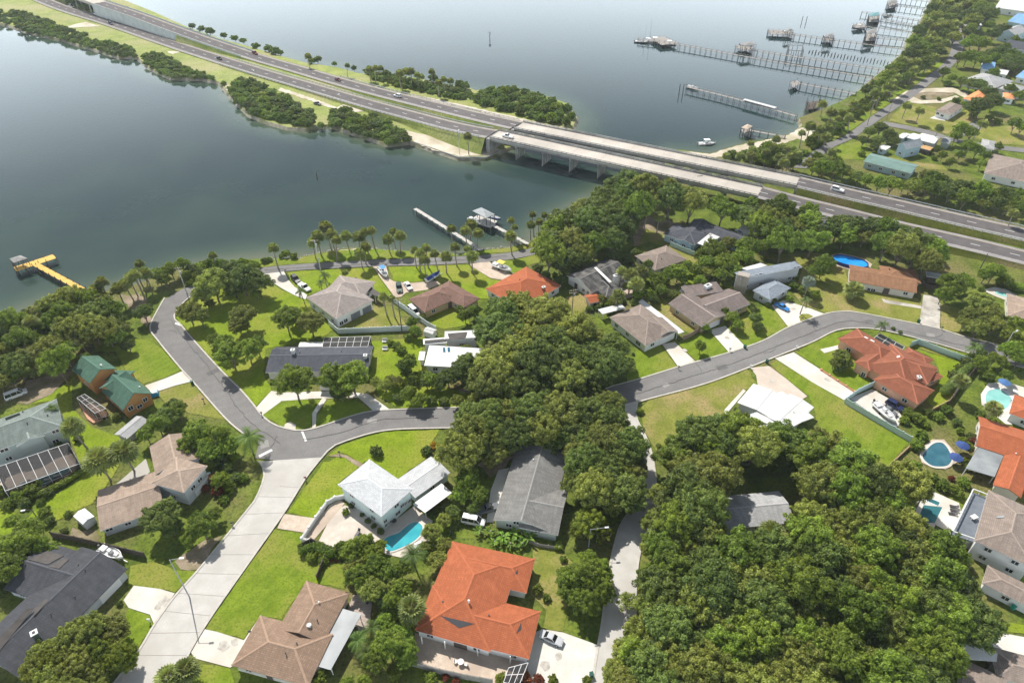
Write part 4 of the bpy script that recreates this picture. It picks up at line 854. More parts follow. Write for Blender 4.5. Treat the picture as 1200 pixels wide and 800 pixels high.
cage(h, 'porch_screen_frame', [(99, 461.5), (124, 478.5)], [(90, 466), (111, 484)], 3.4, 2.8, mat('grey_frame', (.55, .55, .54), rough=.5), 4)
mb = MB(); mb.prism([W(*p) for p in ((93, 474), (100, 469), (126, 484), (126, 489), (110, 497), (103, 492))], .0, .5); mb.build('terrace', mat('terracotta_terrace', (.5, .27, .17), (.6, .36, .24), scale=1.2, rough=.9), h.root, h.base)
h = House('gg', 'grey-green hipped house with a long screened pool enclosure', 'grey-green house with the screened pool', (10, 525), S_GRN, R_GGR)
h.wing((-45, 543), (74, 499.3), (57, 470.5), 'hip', .33, 5.3).wing((19, 523.5), (52.5, 510), (43, 490), 'gableV', .30, 5.0, windows=False)
h.feature('window', 65, 505, 1.7, 1.1); h.feature('window', 5, 527, 1.9, 1.1); h.windows(floors=(0, 2.7)); h.slab('skylight', [(6, 490), (23, 484), (24, 486), (7, 492.5)], GLASS); 
for x, y in ((27, 483), (56, 487), (32, 496)): h.vent(x, y, .12, .3, DARKM)
cage(h, 'pool_cage_frame', [(-6, 548), (80, 519)], [(6, 575), (93, 543)], 4.4, 2.9, WHITE, 7, cross=0)
h = House('weath', 'grey streaked gable-roofed house tucked between big trees', 'grey streaked gable house', (620, 570), S_SAG, R_GRY)
h.wing((606, 522), (578, 609), (625, 560), 'gable', .28, 2.9, 'r').wing((654, 627), (666, 574), (620, 573), 'gableV', .26, 2.85)
h.vent(625, 539, .12, .3); h.feature('window', 605, 612, 1.5, 1.1); h.feature('window', 630, 622, 1.5, 1.1); h.windows()
h = House('slate', 'long slate-grey house with white pergola behind two round trees', 'long slate house with the pergola', (370, 425), S_BEI, R_SLA)
h.wing((311, 436), (431, 434.5), (388, 415.5), 'gable', .26, 2.8, 'r').wing((311.3, 436.2), (345, 435.7), (328, 409), 'shed', .2, 2.9, 'r').wing((371, 450), (405, 449.5), (388, 425), 'gableV', .27, 2.76)
h.canopy('flat_roof', [(351, 401), (378, 400.6), (377.5, 408.5), (349, 409)], 2.7, R_WHT)
cage(h, 'pergola', [(377.5, 407), (431, 406)], [(380, 395.6), (434, 394)], 2.9, 2.7, WHITE, 6)
h.chimney(344, 414, .9, .8, 1.3, WHITE); h.chimney(428.5, 419, .8, .8, .9, WHITE); h.windows()
for x, y in ((376, 432), (428, 427), (400, 412)): h.vent(x, y, .1, .3, DARKM)
h = House('white', 'bright white flat-roofed house with brown roof mats and skylights', 'white flat-roofed house', (530, 415), S_WHT, R_WHT)
h.wing((497, 428), (563, 432), (496, 404), 'shed', .10, 3.0, 'r').wing((521, 397), (560, 395.5), (520.5, 388.5), 'flat', .1, 4.4).wing((496, 403.5), (524, 401.5), (493.5, 397.6), 'flat', .1, 3.9).wing((490, 422), (497, 422), (491, 412), 'flat', .1, 2.5)
h.slab('roof_mat', [(524.5, 391.5), (547.5, 389.5), (544.5, 397.5), (527, 399)], SOLAR_B, up=.25); h.slab('roof_mat', [(498, 399.5), (520, 397.5), (524, 400), (497.5, 402.5)], SOLAR_B, up=.25)
h.slab('skylight', [(519, 407.5), (521.5, 407.3), (522, 412.5), (519.3, 412.5)], mat('blue_skylight', (.03, .13, .2), rough=.1)); h.slab('skylight', [(524.3, 407.2), (527, 407), (527.5, 412), (524.8, 412.3)], MATS['blue_skylight']); h.windows()
h = House('wgrey', 'warm grey hipped house with two grey garage doors behind a white fence', 'warm grey house by the river drive', (405, 355), S_WHT, R_WGR)
h.wing((359, 348.5), (393.7, 374), (445.6, 356.7), 'hip', .34, 3.7).wing((381, 341), (398, 322.5), (434, 337), 'hip', .30, 3.6)
h.canopy('lanai_roof', [(410, 327.5), (417, 324.5), (448, 345), (440, 347)], 2.9, SOLAR_B)
h.feature('grey_garage', 417.5, 374, 3.3, 2.3); h.feature('grey_garage', 431, 368.5, 3.2, 2.3); h.feature('window', 400, 378.5, 1.5, 1.5); h.feature('window', 405, 375.5, 1.5, 1.5); h.windows()
h = House('dbrown', 'L-shaped dark brown house with a tan chimney near the palms', 'dark brown L-shaped house', (515, 355), S_TAN, R_DBR, trim=mat('brown_trim2', (.22, .14, .11), rough=.7))
h.wing((497.5, 366), (538, 348.5), (479, 350), 'hip', .33, 2.8).wing((526, 329), (562.5, 349.5), (538, 358), 'hip', .33, 2.82)
h.chimney(485.6, 358, 1.5, 1.1, 1.6, S_TAN, .5); h.feature('dark_door', 529, 358, 2.4, 2.1); h.vent(518, 345, .1, .3, DARKM); h.vent(502, 358, .1, .3, DARKM); h.windows()
h = House('otile', 'terracotta hipped house between the palm lawn and the oak grove', 'terracotta house by the palm lawn', (612, 335), S_WHT, R_ORG)
h.wing((569, 338.5), (616.5, 312.5), (656, 335.5), 'hip', .33, 2.8); h.chimney(637, 340, .9, .7, 1.2, BRICK_T, .6); h.vent(609, 328, .1, .3, DARKM); h.windows()
h = House('moss', 'mossy black roofed house with white gable and chimney under the oaks', 'mossy black-roofed house', (700, 330), S_WHT, R_MOS)
h.wing((694, 343), (664, 323), (717, 308), 'gableV', .33, 3.0).wing((710, 348), (731, 341), (693, 328), 'hip', .30, 2.9)
h.chimney(721, 330, 1.6, 1.0, 2.4, WHITE, .5); h.feature('window', 684, 340, 1.2, 1.2); h.feature('window', 689, 343, 1.2, 1.2); h.feature('dark_door', 675, 336, 1.4, 2.1); h.windows()
h.canopy('beam', [(696, 313.5), (699, 312.8), (717, 330), (714, 331)], 5.2, R_WHT, posts=False)
h = House('oshed', 'small terracotta-roofed shed beside the mossy black-roofed house', 'small terracotta shed', (694, 353), S_BEI, R_ORG, cat='shed', name='garden_shed')
h.wing((691, 355.5), (704.5, 352.8), (689, 345), 'gable', .3, 2.2); h.feature('dark_door', 697, 357, .9, 1.9)
h = House('brhip', 'brown hipped house in the shade south of the slate-blue house', 'brown hipped house under the trees', (780, 305), S_BEI, R_GBR)
h.wing((767.5, 317), (805, 304), (781, 287.5), 'hip', .34, 2.7); h.vent(775, 304, .1, .3, DARKM); h.feature('window', 789, 315, 1.4, 1.2); h.windows()
h = House('blueslate', 'large slate-grey hipped house with a white roof terrace near the bridges', 'large slate house near the bridges', (825, 277), S_BLU, R_SLA)
h.wing((777, 274), (815, 287), (797, 263.5), 'hip', .30, 3.0).wing((825, 258.8), (884, 281), (870, 289), 'hip', .32, 3.0).wing((812, 287), (834, 262), (800, 271), 'gable', .30, 3.05)
h.canopy('roof_terrace', [(817, 285), (832, 273), (843.5, 277.5), (829, 289)], 3.6, R_WHT, posts=False); h.windows()
h = House('gbtrim', 'grey-brown hipped house with white trim, front porch and garage', 'grey-brown house with white trim', (760, 380), S_WHT, R_GBR)
h.wing((751, 356.3), (794, 388), (746, 397), 'hip', .36, 2.9).wing((771, 396), (794.5, 388), (768, 374), 'gableV', .36, 2.85, windows=False)
h.canopy('back_roof', [(700.6, 362.5), (727.5, 355.6), (733, 361), (706, 368)], 2.6, R_WHT); h.canopy('side_roof', [(748, 353.5), (752.5, 350.3), (802, 388.5), (795, 391)], 2.5, R_WHT)
h.feature('garage', 779, 399, 4.6, 2.1); h.feature('window', 748, 402, 2.2, 1.4); h.windows()
h = House('cocoa', 'cocoa gable-roofed house with white ridge caps beside the car-free concrete drive', 'cocoa gable house', (830, 365), S_TAN, R_CBR)
h.wing((783, 355.5), (822.5, 383), (818, 357.5), 'gable', .30, 2.8, 'r').wing((838, 372), (879.5, 356), (843, 351.5), 'gable', .30, 2.8, 'r')
h.wing((806, 347), (848, 341), (829, 332), 'shed', .05, 3.2)
h.feature('garage', 836, 384, 4.6, 2.1); h.feature('dark_door', 846.5, 379, 2.2, 2.3); h.windows()
h.chimney(829, 337, 2.2, 1.2, .9, WHITE, .6)
h = House('boxshed', 'small flat dark-roofed shed behind the cocoa gable house', 'flat dark shed', (806, 342), S_WHT, R_SLA, cat='shed', name='garden_shed')
h.wing((796, 341), (806, 344.3), (806, 335), 'flat', .1, 2.3)
h = House('modern', 'modern blue-grey house with long clerestory roof and wood-clad tower', 'modern clerestory house', (895, 340), S_GRY, R_MOD)
h.wing((882, 340), (902, 351), (926, 337), 'hip', .34, 2.9).wing((868, 326.5), (940, 313), (929, 307), 'shed', .06, 5.4, windows=True)
h.canopy('white_roof', [(868, 314.5), (891.5, 308), (899.5, 311), (878, 317)], 5.2, R_WHT, posts=False)
mb = MB(); c = W(866, 343); u = Vector((.9, -.44, 0)); w_ = Vector((.44, .9, 0)); mb.obox(c+w_*1.2, u, w_, 3.6, 2.4, -.3, 6.4); tw = mb.build('tower', S_SLAT, h.root, h.base)
for i in range(9):
    mb = MB(); q = c+u*(-1.7+i*.425)-w_*.06; mb.obox(q, u, w_, .2, .12, -.3, 6.6-(i % 3)*.25); mb.build('slat', S_SLAT, tw, h.base)
for x in (876, 881, 886, 891): h.feature('window', x, 325-(x-876)*.25, 1.2, .9)
for x in (931, 935, 939): h.feature('window', x, 313.6-(x-931)*.2, 1.0, .8)
h.windows()
h = House('rust', 'low rust-brown ranch house beside the oval blue pool', 'rust-brown ranch house', (1045, 335), S_BEI, R_RST, trim=mat('rust_trim', (.36, .2, .11), rough=.8))
h.wing((995, 328.5), (1074.5, 343.2), (1034, 322), 'gable', .24, 2.7, 'r').wing((1030, 311), (1073, 316), (1072, 331), 'hip', .26, 2.75)
h.feature('dark_door', 1037, 344, 1.8, 2.1); h.feature('window', 1022.5, 341, 1.6, 1.1); h.feature('window', 1018, 340, 1.2, 1.1); h.windows(); h.vent(1042, 316, .15, .3, DARKM)
h = House('shed2', 'open-fronted shed with a pale metal roof beside the rust-brown ranch house', 'pale-roofed shed', (1097, 326), WOOD_D, R_MET, cat='shed', name='garden_shed')
h.wing((1086, 323.5), (1109, 327.5), (1087, 318.5), 'shed', .06, 2.6)
h = House('tanr', 'taupe gable house half hidden by the round tree near a small pool', 'taupe house by the small pool', (1195, 362), S_BEI, R_TAN)
h.wing((1181, 370), (1222, 380), (1189, 346), 'hip', .3, 2.8); h.windows()
h = House('redtile', 'large red-brown clay tiled house with many hips and peach walls', 'large clay-tiled house', (1050, 435), S_PEA, R_RED, trim=mat('terracotta_trim', (.56, .28, .17), rough=.7))
h.wing((982, 397), (1034, 428), (1007, 386), 'hip', .36, 3.2).wing((1010, 427), (1064, 457), (1047, 404), 'hip', .37, 3.05, windows=False).wing((1001, 424), (1019, 434.5), (1038, 408), 'hip', .36, 3.3).wing((1024, 444.5), (1075.5, 473.5), (1102, 461), 'hip', .37, 2.9).wing((1041, 408), (1099, 432), (1089, 451), 'hip', .38, 3.6).wing((1064, 406.5), (1094, 421), (1085, 428), 'hip', .34, 3.0).wing((1087, 449), (1105.5, 441), (1092, 428), 'hip', .3, 2.8)
cage(h, 'pool_cage_frame', [(1023, 397), (1055, 413)], [(1031, 390.5), (1060, 406)], 3.2, 2.7, WHITE, 3)
h.feature('window', 1016.5, 447, 1.3, 1.7); h.chimney(1076.5, 443, .8, .8, .5, S_BEI); h.slab('skylight', [(1050.5, 418), (1054, 416.5), (1055, 418), (1051.5, 419.5)], WHITE); h.windows()
h.slab('skylight', [(1012, 395), (1016, 397), (1017.5, 396.5), (1013.5, 394.3)], WHITE); h.slab('skylight', [(1019, 398.5), (1024, 401), (1025, 400.2), (1020.5, 397.8)], WHITE)
h = House('whiteroof', 'house with brilliant white low-pitched roofs and a curved path', 'brilliant white-roofed house', (905, 480), S_GRY, R_WHT)
h.wing((864, 471.5), (883, 449.3), (931, 462), 'gable', .13, 2.9).wing((925, 504), (954, 477), (926, 461), 'gable', .14, 2.95).wing((866, 492.5), (889, 513), (905, 490), 'gable', .12, 2.8).wing((888, 470), (925, 502), (925, 465), 'gable', .1, 2.86, walls=False); h.windows()
h.vent(930, 483, .1, .3)
h = House('mottle', 'mottled grey gable roof almost swallowed by the big wood', 'grey roof inside the wood', (890, 598), S_GRY, R_LTG)
h.wing((848, 620), (932, 612), (892, 592), 'gable', .28, 2.9, 'r'); h.windows()
h = House('org2', 'terracotta gable house with a wide grey metal patio roof', 'terracotta house with the metal patio roof', (1175, 530), S_BEI, R_ORG, trim=mat('terracotta_trim2', (.4, .18, .1), rough=.7))
h.wing((1144, 522), (1222, 548), (1163, 503), 'gable', .30, 2.9, 'r').wing((1163.5, 568), (1178, 530), (1190, 550), 'gable', .30, 2.85, 'r', windows=False)
h.canopy('patio_roof', [(1147, 522.6), (1177, 531), (1165.6, 558.5), (1131.5, 548.5)], 2.7, R_MET, ribs=14); h.vent(1190, 532, .12, .3); h.windows()
h = House('org3', 'terracotta hipped roof by the round-ended pool at the photo edge', 'terracotta roof by the round-ended pool', (1200, 480), S_WHT, R_ORG)
h.wing((1182.5, 484), (1222, 499), (1192, 463), 'hip', .32, 2.9); h.windows()
h = House('tan2', 'two-storey taupe hipped house with a dark roof deck and white parapet', 'taupe house with the roof deck', (1180, 620), S_WHT, R_GBR)
h.wing((1141.5, 633), (1212, 666), (1167, 577.5), 'hip', .30, 5.4)
h.slab('skylight', [(1168, 605), (1177, 604), (1177, 606.5), (1168, 607)], R_MET); h.windows(floors=(0, 2.7))
Q = [W(*p, 2.9) for p in ((1138.5, 576), (1163, 585.5), (1142, 635), (1114.5, 625.5))]; mb = MB(); mb.prism([q for q in Q], 2.6, 2.9); dk2 = mb.build('roof_deck', mat('deck_membrane', (.13, .15, .18), (.16, .18, .21), scale=.8, rough=.7), h.root, h.base)
mb = MB(); mb.prism([q.lerp(sum(Q, Vector())/4, .04) for q in Q], -.2, 2.6); mb.build('lower_wall', S_WHT, h.root, h.base)
for a, b in ((Q[0], Q[1]), (Q[0], Q[3]), (Q[3], Q[2])):
    mb = MB(); mb.beam(a+Vector((0, 0, 1)), b+Vector((0, 0, 1)), .22, .16); n = max(2, int((b-a).length/1.2))
    for i in range(n+1): q = a.lerp(b, i/n); mb.beam(q, q+Vector((0, 0, 1)), .12, .12)
    mb.build('railing', WHITE, dk2, h.base)
tb = thing('deck_table', 'small white table standing on the dark roof deck', 'table', W(1140, 607.5, 2.9)); b0 = W(1140, 607.5, 2.9); mb = MB(); mb.box((b0.x, b0.y, b0.z+.74), (1.5, 1.0, .06), .4); mb.build('tabletop', WHITE, tb, b0)
for sx in (-.6, .6):
    for sy in (-.35, .35):
        mb = MB(); mb.box((b0.x+sx, b0.y+sy, b0.z+.355), (.07, .07, .71)); mb.build('leg', WHITE, tb, b0)
h = House('tan3', 'low taupe hipped garage block below the house with the roof deck', 'low taupe garage block', (1180, 690), S_WHT, R_GBR)
h.wing((1151, 683), (1212, 714), (1160, 663), 'hip', .28, 2.8); h.windows()
h = House('tan4', 'grey-brown roofed house with a white flat section in the corner by the wood', 'grey-brown house with white flat roof', (1160, 785), S_BEI, R_GBR)
h.wing((1122, 830), (1127, 771), (1180, 785), 'gableV', .12, 3.0).wing((1160, 757), (1215, 772), (1192, 800), 'hip', .28, 2.9)
h.canopy('flat_roof', [(1127, 750), (1169, 765), (1168, 774.5), (1127, 771.5)], 3.2, R_WHT)
# ---- upper right shore
h = House('green', 'long green metal-roofed house just beyond the highway', 'long green-roofed house', (1045, 193), S_BLU, R_GRM)
h.wing((1012, 189), (1068, 203.5), (1023, 180), 'gable', .18, 3.0); h.feature('window', 1047, 202, 1.6, 1.4); h.windows()
h = House('bluegab', 'small blue two-storey gabled house with white roofs around it', 'small blue gabled house', (1062, 170), S_BLU, R_MET)
h.wing((1051, 169.5), (1062, 174.5), (1072, 165.5), 'gableV', .8, 4.6).wing((1051, 160), (1058, 162.5), (1062, 155.5), 'gable', .2, 3, roof=R_WHT).wing((1062, 161), (1074, 164.5), (1078, 158), 'gable', .15, 3.2, roof=R_WHT).wing((1028, 173), (1038, 176), (1040, 171), 'flat', .1, 2.6, roof=R_WHT); h.windows()
h = House('wmetal', 'white metal-roofed barn between the blue gabled house and the lane', 'white metal barn', (1087, 165), S_GRY, R_WHT, cat='barn', name='barn')
h.wing((1073, 163), (1095, 168.5), (1101, 161), 'gable', .16, 3.2); h.windows()
h = House('owood', 'low orange plank-roofed lean-to behind the white metal barn', 'orange lean-to', (1085, 174), WOOD_D, mat('orange_planks', (.5, .29, .12), (.58, .36, .17), scale=1, rough=.9), cat='shed', name='lean_to')
h.wing((1077, 173), (1090, 176.5), (1092.5, 172.5), 'gable', .15, 2.4)
h = House('ggshed', 'small grey-green shed at the end of the white barn', 'small grey-green shed', (1108, 167), S_GRN, R_GRM, cat='shed', name='garden_shed')
h.wing((1102, 166), (1112, 168.5), (1116, 163), 'gable', .2, 2.8, roof=R_MET)
h = House('brwhite', 'white-walled house with brown hipped roof and a white patio slab', 'white-walled brown-roofed house', (1115, 130), S_WHT, R_GBR)
h.wing((1096, 130.2), (1114, 134.8), (1134, 125), 'hip', .25, 3.0); h.feature('window', 1099, 133, 1.5, 1.2); h.windows()
sheet('patio', [(1089, 139), (1096, 136), (1109, 139), (1107, 142)], .06, CONC_W)
h = House('orange4', 'bright orange tiled house beside the sandy loop drive', 'bright orange-tiled house', (1145, 112), S_WHT, mat('orange_tile_far', (.68, .26, .10), (.74, .31, .13), scale=1, rough=.8))
h.wing((1128, 115.5), (1149, 104.5), (1167, 108.5), 'hip', .3, 3.2).wing((1177, 115), (1189, 116.5), (1192, 110.5), 'hip', .3, 3); h.windows()
h = House('lgrey', 'broad light grey hipped house behind the hedge of round trees', 'broad light grey house', (1152, 95), S_WHT, R_LTG)
h.wing((1128, 93.5), (1165, 103.5), (1176, 92), 'hip', .30, 3.2).wing((1170, 104), (1196, 110), (1202, 102), 'hip', .28, 3.0); h.windows()
for k, lb, lm, wl, rf, a, b, c, kd, pt, ev in (
    ('blue8', 'house with a sky-blue metal roof among dark trees', 'sky-blue roofed house', S_WHT, R_BLU, (1150, 81), (1165, 83), (1168, 73.5), 'gable', .25, 3),
    ('red9', 'low house with a brick-red hipped roof near the far lane', 'brick-red roofed house', S_BEI, R_ORG, (1154, 62), (1181, 69), (1184, 62), 'hip', .25, 3),
    ('wh10', 'small white-roofed pavilion on the bright strip of lawn', 'small white pavilion', S_WHT, R_WHT, (1135.5, 29), (1151, 30), (1150, 24), 'gable', .1, 3),
    ('pale11', 'pale blue two-storey gabled house at the far edge', 'pale blue gabled house', S_BLU, R_LTG, (1170, 38), (1191, 42), (1190, 33), 'gableV', .45, 5),
    ('blue12', 'bright blue two-storey house in the far corner', 'bright blue house', S_BLU, R_BLU, (1181, 25), (1201, 29), (1200, 19), 'gable', .3, 6),
    ('wh13', 'large white-roofed building at the top edge of the shore', 'large white-roofed building', S_WHT, R_WHT, (1166, 9), (1204, 14), (1198, -2), 'gable', .15, 4),
    ('dk14', 'dark grey low-roofed house behind the brick-red one', 'dark low-roofed house', S_GRY, R_SLA, (1176, 55), (1206, 60), (1204, 50), 'gable', .2, 3),
    ('br15', 'big grey-brown roof beyond the highway trees at the photo edge', 'big grey-brown roof', S_WHT, R_GBR, (1153, 203), (1226, 219), (1187, 185), 'hip', .28, 3),
    ('wh16', 'white cottage overgrown by trees near the far lane', 'overgrown white cottage', S_WHT, R_LTG, (1149, 172.5), (1165, 175.5), (1168, 166), 'hip', .3, 3.5),
    ('wh17', 'small blue-white roofed house between the sky-blue and grey ones', 'small blue-white house', S_WHT, R_WHT, (1168, 86), (1180, 88), (1181, 82.5), 'gable', .2, 3),
    ('bl18', 'turquoise-roofed house at the far right edge among trees', 'turquoise-roofed house', S_WHT, R_BLU, (1190, 90), (1206, 94), (1204, 83), 'gable', .3, 3)):
    h = House(k, lb, lm, ((a[0]+c[0])/2, (a[1]+c[1])/2), wl, rf); h.wing(a, b, c, kd, pt, ev); h.windows(step=5)
# ---- small outbuildings
h = House('wshed', 'little white metal garden shed with a peaked roof', 'little white shed', (98, 612), mat('shed_white', (.55, .57, .6), (.62, .64, .66), scale=2, rough=.6, stretch=(5, 5, .1)), R_WHT, cat='shed', name='garden_shed')
h.wing((85.6, 604.5), (97, 614.3), (111, 605), 'gable', .28, 2.1, over=.1); h.feature('garage', 104, 615, 1.6, 1.8)
h = House('gshed', 'grey-roofed wooden workshop behind the log house', 'grey-roofed workshop', (148, 500), WOOD_G, mat('shed_roof', (.33, .33, .335), (.40, .40, .40), scale=1, rough=.8), cat='shed', name='workshop')
h.wing((134, 508.5), (160, 487), (150, 513), 'gable', .3, 2.3)
h = House('tshed', 'small white hut at the end of the white fence', 'small white hut', (507, 387), S_WHT, R_WHT, cat='hut', name='hut')
h.wing((496, 388), (507, 391.5), (511, 386), 'gable', .4, 1.9, over=.1)
h = House('wshed5', 'white flat-roofed shed in shade beside the large slate house', 'white shed in the shade', (872, 268), S_WHT, R_WHT, cat='shed', name='garden_shed')
h.wing((866, 268), (878, 271.5), (877, 265), 'flat', .1, 2.5)
# ================================================================== POOLS
def pool_mat(name, c, c2):
    m = D.materials.new(name); m.use_nodes = True; t = m.node_tree; n = t.nodes; l = t.links.new; b = n['Principled BSDF']; b.inputs['Roughness'].default_value = .05; b.inputs['IOR'].default_value = 1.33
    tc = n.new('ShaderNodeTexCoord'); w = n.new('ShaderNodeTexNoise'); w.inputs['Scale'].default_value = .35; l(tc.outputs['Object'], w.inputs['Vector'])
    cr = n.new('ShaderNodeValToRGB'); cr.color_ramp.elements[0].position = .35; cr.color_ramp.elements[1].position = .7; cr.color_ramp.elements[0].color = (*c, 1); cr.color_ramp.elements[1].color = (*c2, 1); l(w.outputs['Fac'], cr.inputs['Fac']); l(cr.outputs['Color'], b.inputs['Base Color'])
    w2 = n.new('ShaderNodeTexNoise'); w2.inputs['Scale'].default_value = 2.5; l(tc.outputs['Object'], w2.inputs['Vector']); bp = n.new('ShaderNodeBump'); bp.inputs['Strength'].default_value = .1; l(w2.outputs['Fac'], bp.inputs['Height']); l(bp.outputs['Normal'], b.inputs['Normal']); return m
P_TURQ = pool_mat('pool_turquoise', (.035, .33, .40), (.06, .42, .48)); P_TEAL = pool_mat('pool_teal', (.03, .13, .15), (.05, .19, .20)); P_AQUA = pool_mat('pool_aqua', (.20, .48, .44), (.29, .56, .52)); P_DEEP = pool_mat('pool_deep_blue', (.03, .115, .16), (.06, .17, .22)); P_BLUE = pool_mat('pool_bright_blue', (.015, .26, .75), (.03, .34, .85))
def smooth_loop(px, z=0, n=6):
    P = [W(*p) for p in px]; k = len(P); out = []
    for i in range(k):
        a, b, c, d = P[i-1], P[i], P[(i+1) % k], P[(i+2) % k]
        for j in range(n):
            t = j/n; out.append(.5*((2*b)+(c-a)*t+(2*a-5*b+4*c-d)*t*t+(3*b-a-3*c+d)*t**3))
    return out
def pool(label, lm, px, wm, smooth=True, cope=.35, z=.16, cm=None):
    P = smooth_loop(px) if smooth else [W(*p) for p in px]; c = sum(P, Vector())/len(P); ROADS.append([(p.x, p.y) for p in P])
    o = thing('swimming_pool', label, 'pool', c, lm=lm); mb = MB(); mb.prism(P, None, z); mb.build('pool_water', wm, o, c)
    mb = MB(); n = len(P); out = []
    for i in range(n):
        d = (P[(i+1) % n]-P[i-1]).normalized(); q = Vector((d.y, -d.x, 0)); 
        if q.dot(P[i]-c) < 0: q = -q
        out.append(P[i]+q*cope)
    T = Vector((0, 0, z+.05)); mb.add([p+T for p in P]+[q+T for q in out], [(i, (i+1) % n, n+(i+1) % n, n+i) for i in range(n)])
    mb.add([q+T for q in out]+[q for q in out], [(i, (i+1) % n, n+(i+1) % n, n+i) for i in range(n)]); mb.build('coping', cm or CONC_W, o, c); return o
pool('turquoise lagoon-shaped swimming pool on a grey terrace', 'turquoise pool', [(449.8, 634), (455, 629), (467, 624.8), (473, 620), (480, 614.5), (488, 612), (494, 615.5), (495, 621), (492, 628), (482.5, 636), (468, 643), (457, 646), (451, 641)], P_TURQ)
sheet('patio', [(1149, 462), (1158, 449), (1180, 448), (1206, 456), (1206, 468), (1192, 463), (1183, 484), (1186, 498), (1178, 497), (1160, 482), (1150, 474)], .07, CONC_W)
pool('pale aqua swimming pool with rounded ends on a white terrace', 'pale aqua pool', [(1156, 461), (1162, 457), (1172, 457), (1184, 466), (1184, 471), (1180, 478), (1172, 481), (1162, 478), (1155, 471)], P_AQUA, cope=.8, cm=WHITE)
sheet('patio', [(1076, 528), (1092, 515), (1106, 515), (1119, 530), (1124, 540), (1108, 550), (1092, 548), (1080, 542)], .07, PAVER)
pool('dark blue kidney-shaped swimming pool shaded by palms', 'kidney-shaped pool', [(1081, 536), (1086, 527), (1094, 520), (1103, 519), (1109, 524), (1113, 531), (1116, 536), (1111, 545), (1101, 547), (1090, 545)], P_DEEP, cope=.6)
sheet('patio', [(1075, 583), (1090, 574.5), (1123.5, 589.5), (1126, 600), (1114, 625), (1096, 615), (1090, 628), (1070, 615)], .07, CONC_W)
pool('dark teal rectangular swimming pool with small spa by the wood', 'dark teal pool', [(1082, 592), (1104, 594.5), (1095, 613), (1074, 612)], P_TEAL, smooth=False)
pool('small square spa at the head of the dark teal pool', None, [(1087, 583), (1101, 589), (1099, 593), (1085.5, 587)], P_TEAL, smooth=False, cm=WHITE)
sheet('patio', [(1150, 340), (1165, 337), (1178, 339), (1192, 347), (1188, 356), (1165, 347)], .07, CONC_W)
pool('small turquoise swimming pool behind the round tree near the edge', 'small turquoise pool', [(1166, 342), (1175, 343), (1189, 348), (1187, 351), (1176, 348), (1168, 345)], P_AQUA)
pool('blue swimming pool inside the long screened enclosure', 'screened pool', [(26, 566), (45, 561), (66, 552), (79, 548), (80, 553), (64, 562), (46, 572), (30, 574)], pool_mat('pool_mid_blue', (.035, .24, .32), (.06, .32, .4)), z=.18)
sheet('patio', [(-10, 553), (25, 530), (80, 527), (92, 543), (88, 556), (20, 580), (5, 578)], .06, PAVER)
def round_pool():
    c = W(995.5, 309); o = thing('above_ground_pool', 'oval above-ground pool with dark blue rim and bright blue water', 'pool', c, lm='oval blue pool')
    a = W(976, 303); b = W(1015, 312); d = (b-a); L_ = d.length*1.02; d.normalize(); q = Vector((-d.y, d.x, 0)); w = 3.0; P = []
    for i in range(40):
        t = 2*math.pi*i/40; x, y = math.cos(t), math.sin(t); P.append(c+d*(math.copysign(abs(x)**.75, x)*L_/2)+q*(math.copysign(abs(y)**.9, y)*w))
    mb = MB(); mb.prism(P, None, .95); mb.build('pool_water', P_BLUE, o, c)
    mb = MB(); n = len(P); out = [c+(p-c)*1.05 for p in P]; T = Vector((0, 0, 1.25))
    F = [(i, (i+1) % n, n+(i+1) % n, n+i) for i in range(n)]
    mb.add([p+T for p in P]+[p+T for p in out], F); mb.add([p+T for p in out]+out, F); mb.add([p+T for p in P]+[p+Vector((0, 0, .9)) for p in P], F); mb.build('pool_wall', mat('pool_rim', (.015, .03, .16), (.02, .04, .2), rough=.4), o, c)
    ROADS.append([tuple(p[:2]) for p in out])
round_pool()
sheet('patio', [(974, 299), (985, 297), (1012, 303), (1022, 310), (1018, 317), (1034, 321), (1000, 318), (978, 311)], .05, PAVER)
# loungers and small terrace furniture
def lounger(px, py, rz, label, m):
    b = W(px, py, .07); o = thing('sun_lounger', label, 'sun lounger', b, group='sun loungers by the dark teal pool'); c, s = math.cos(rz), math.sin(rz)
    mb = MB(); mb.box((b.x, b.y, b.z+.32), (1.3, .65, .1), rz); mb.build('seat', m, o, b)
    e = b+Vector((c*.9, s*.9, .32)); mb = MB(); mb.beam(b+Vector((c*.62, s*.62, .33)), b+Vector((c*1.15, s*1.15, .75)), .65, .08); mb.build('backrest', m, o, b)
    for x in (-.5, .5):
        for y in (-.25, .25): mb = MB(); mb.box((b.x+c*x-s*y, b.y+s*x+c*y, b.z+.14), (.06, .06, .28)); mb.build('leg', m, o, b)
for i, (x, y, nm) in enumerate(((1116, 594, 'topmost dark lounger of three beside the dark teal pool'), (1116.5, 598.5, 'middle dark lounger of three beside the dark teal pool'), (1114.5, 602.5, 'lowest dark lounger of three beside the dark teal pool'))): lounger(x, y, -.25, nm, DARKM)
def umbrella(px, py, label, m):
    b = W(px, py); o = thing('parasol', label, 'parasol', b, group='blue parasols near the kidney-shaped pool'); mb = MB(); mb.tube([b, b+Vector((0, 0, 2.6))], [.04, .04], 6); mb.build('pole', WHITE, o, b)
    mb = MB(); ring = [b+Vector((1.6*math.cos(k*math.pi/4), 1.6*math.sin(k*math.pi/4), 2.25)) for k in range(8)]; mb.add(ring+[b+Vector((0, 0, 2.85))], [(k, (k+1) % 8, 8) for k in range(8)]); mb.build('canopy', m, o, b)
NAVY = mat('navy_canvas', (.03, .06, .19), (.04, .08, .24), scale=2, rough=.8)
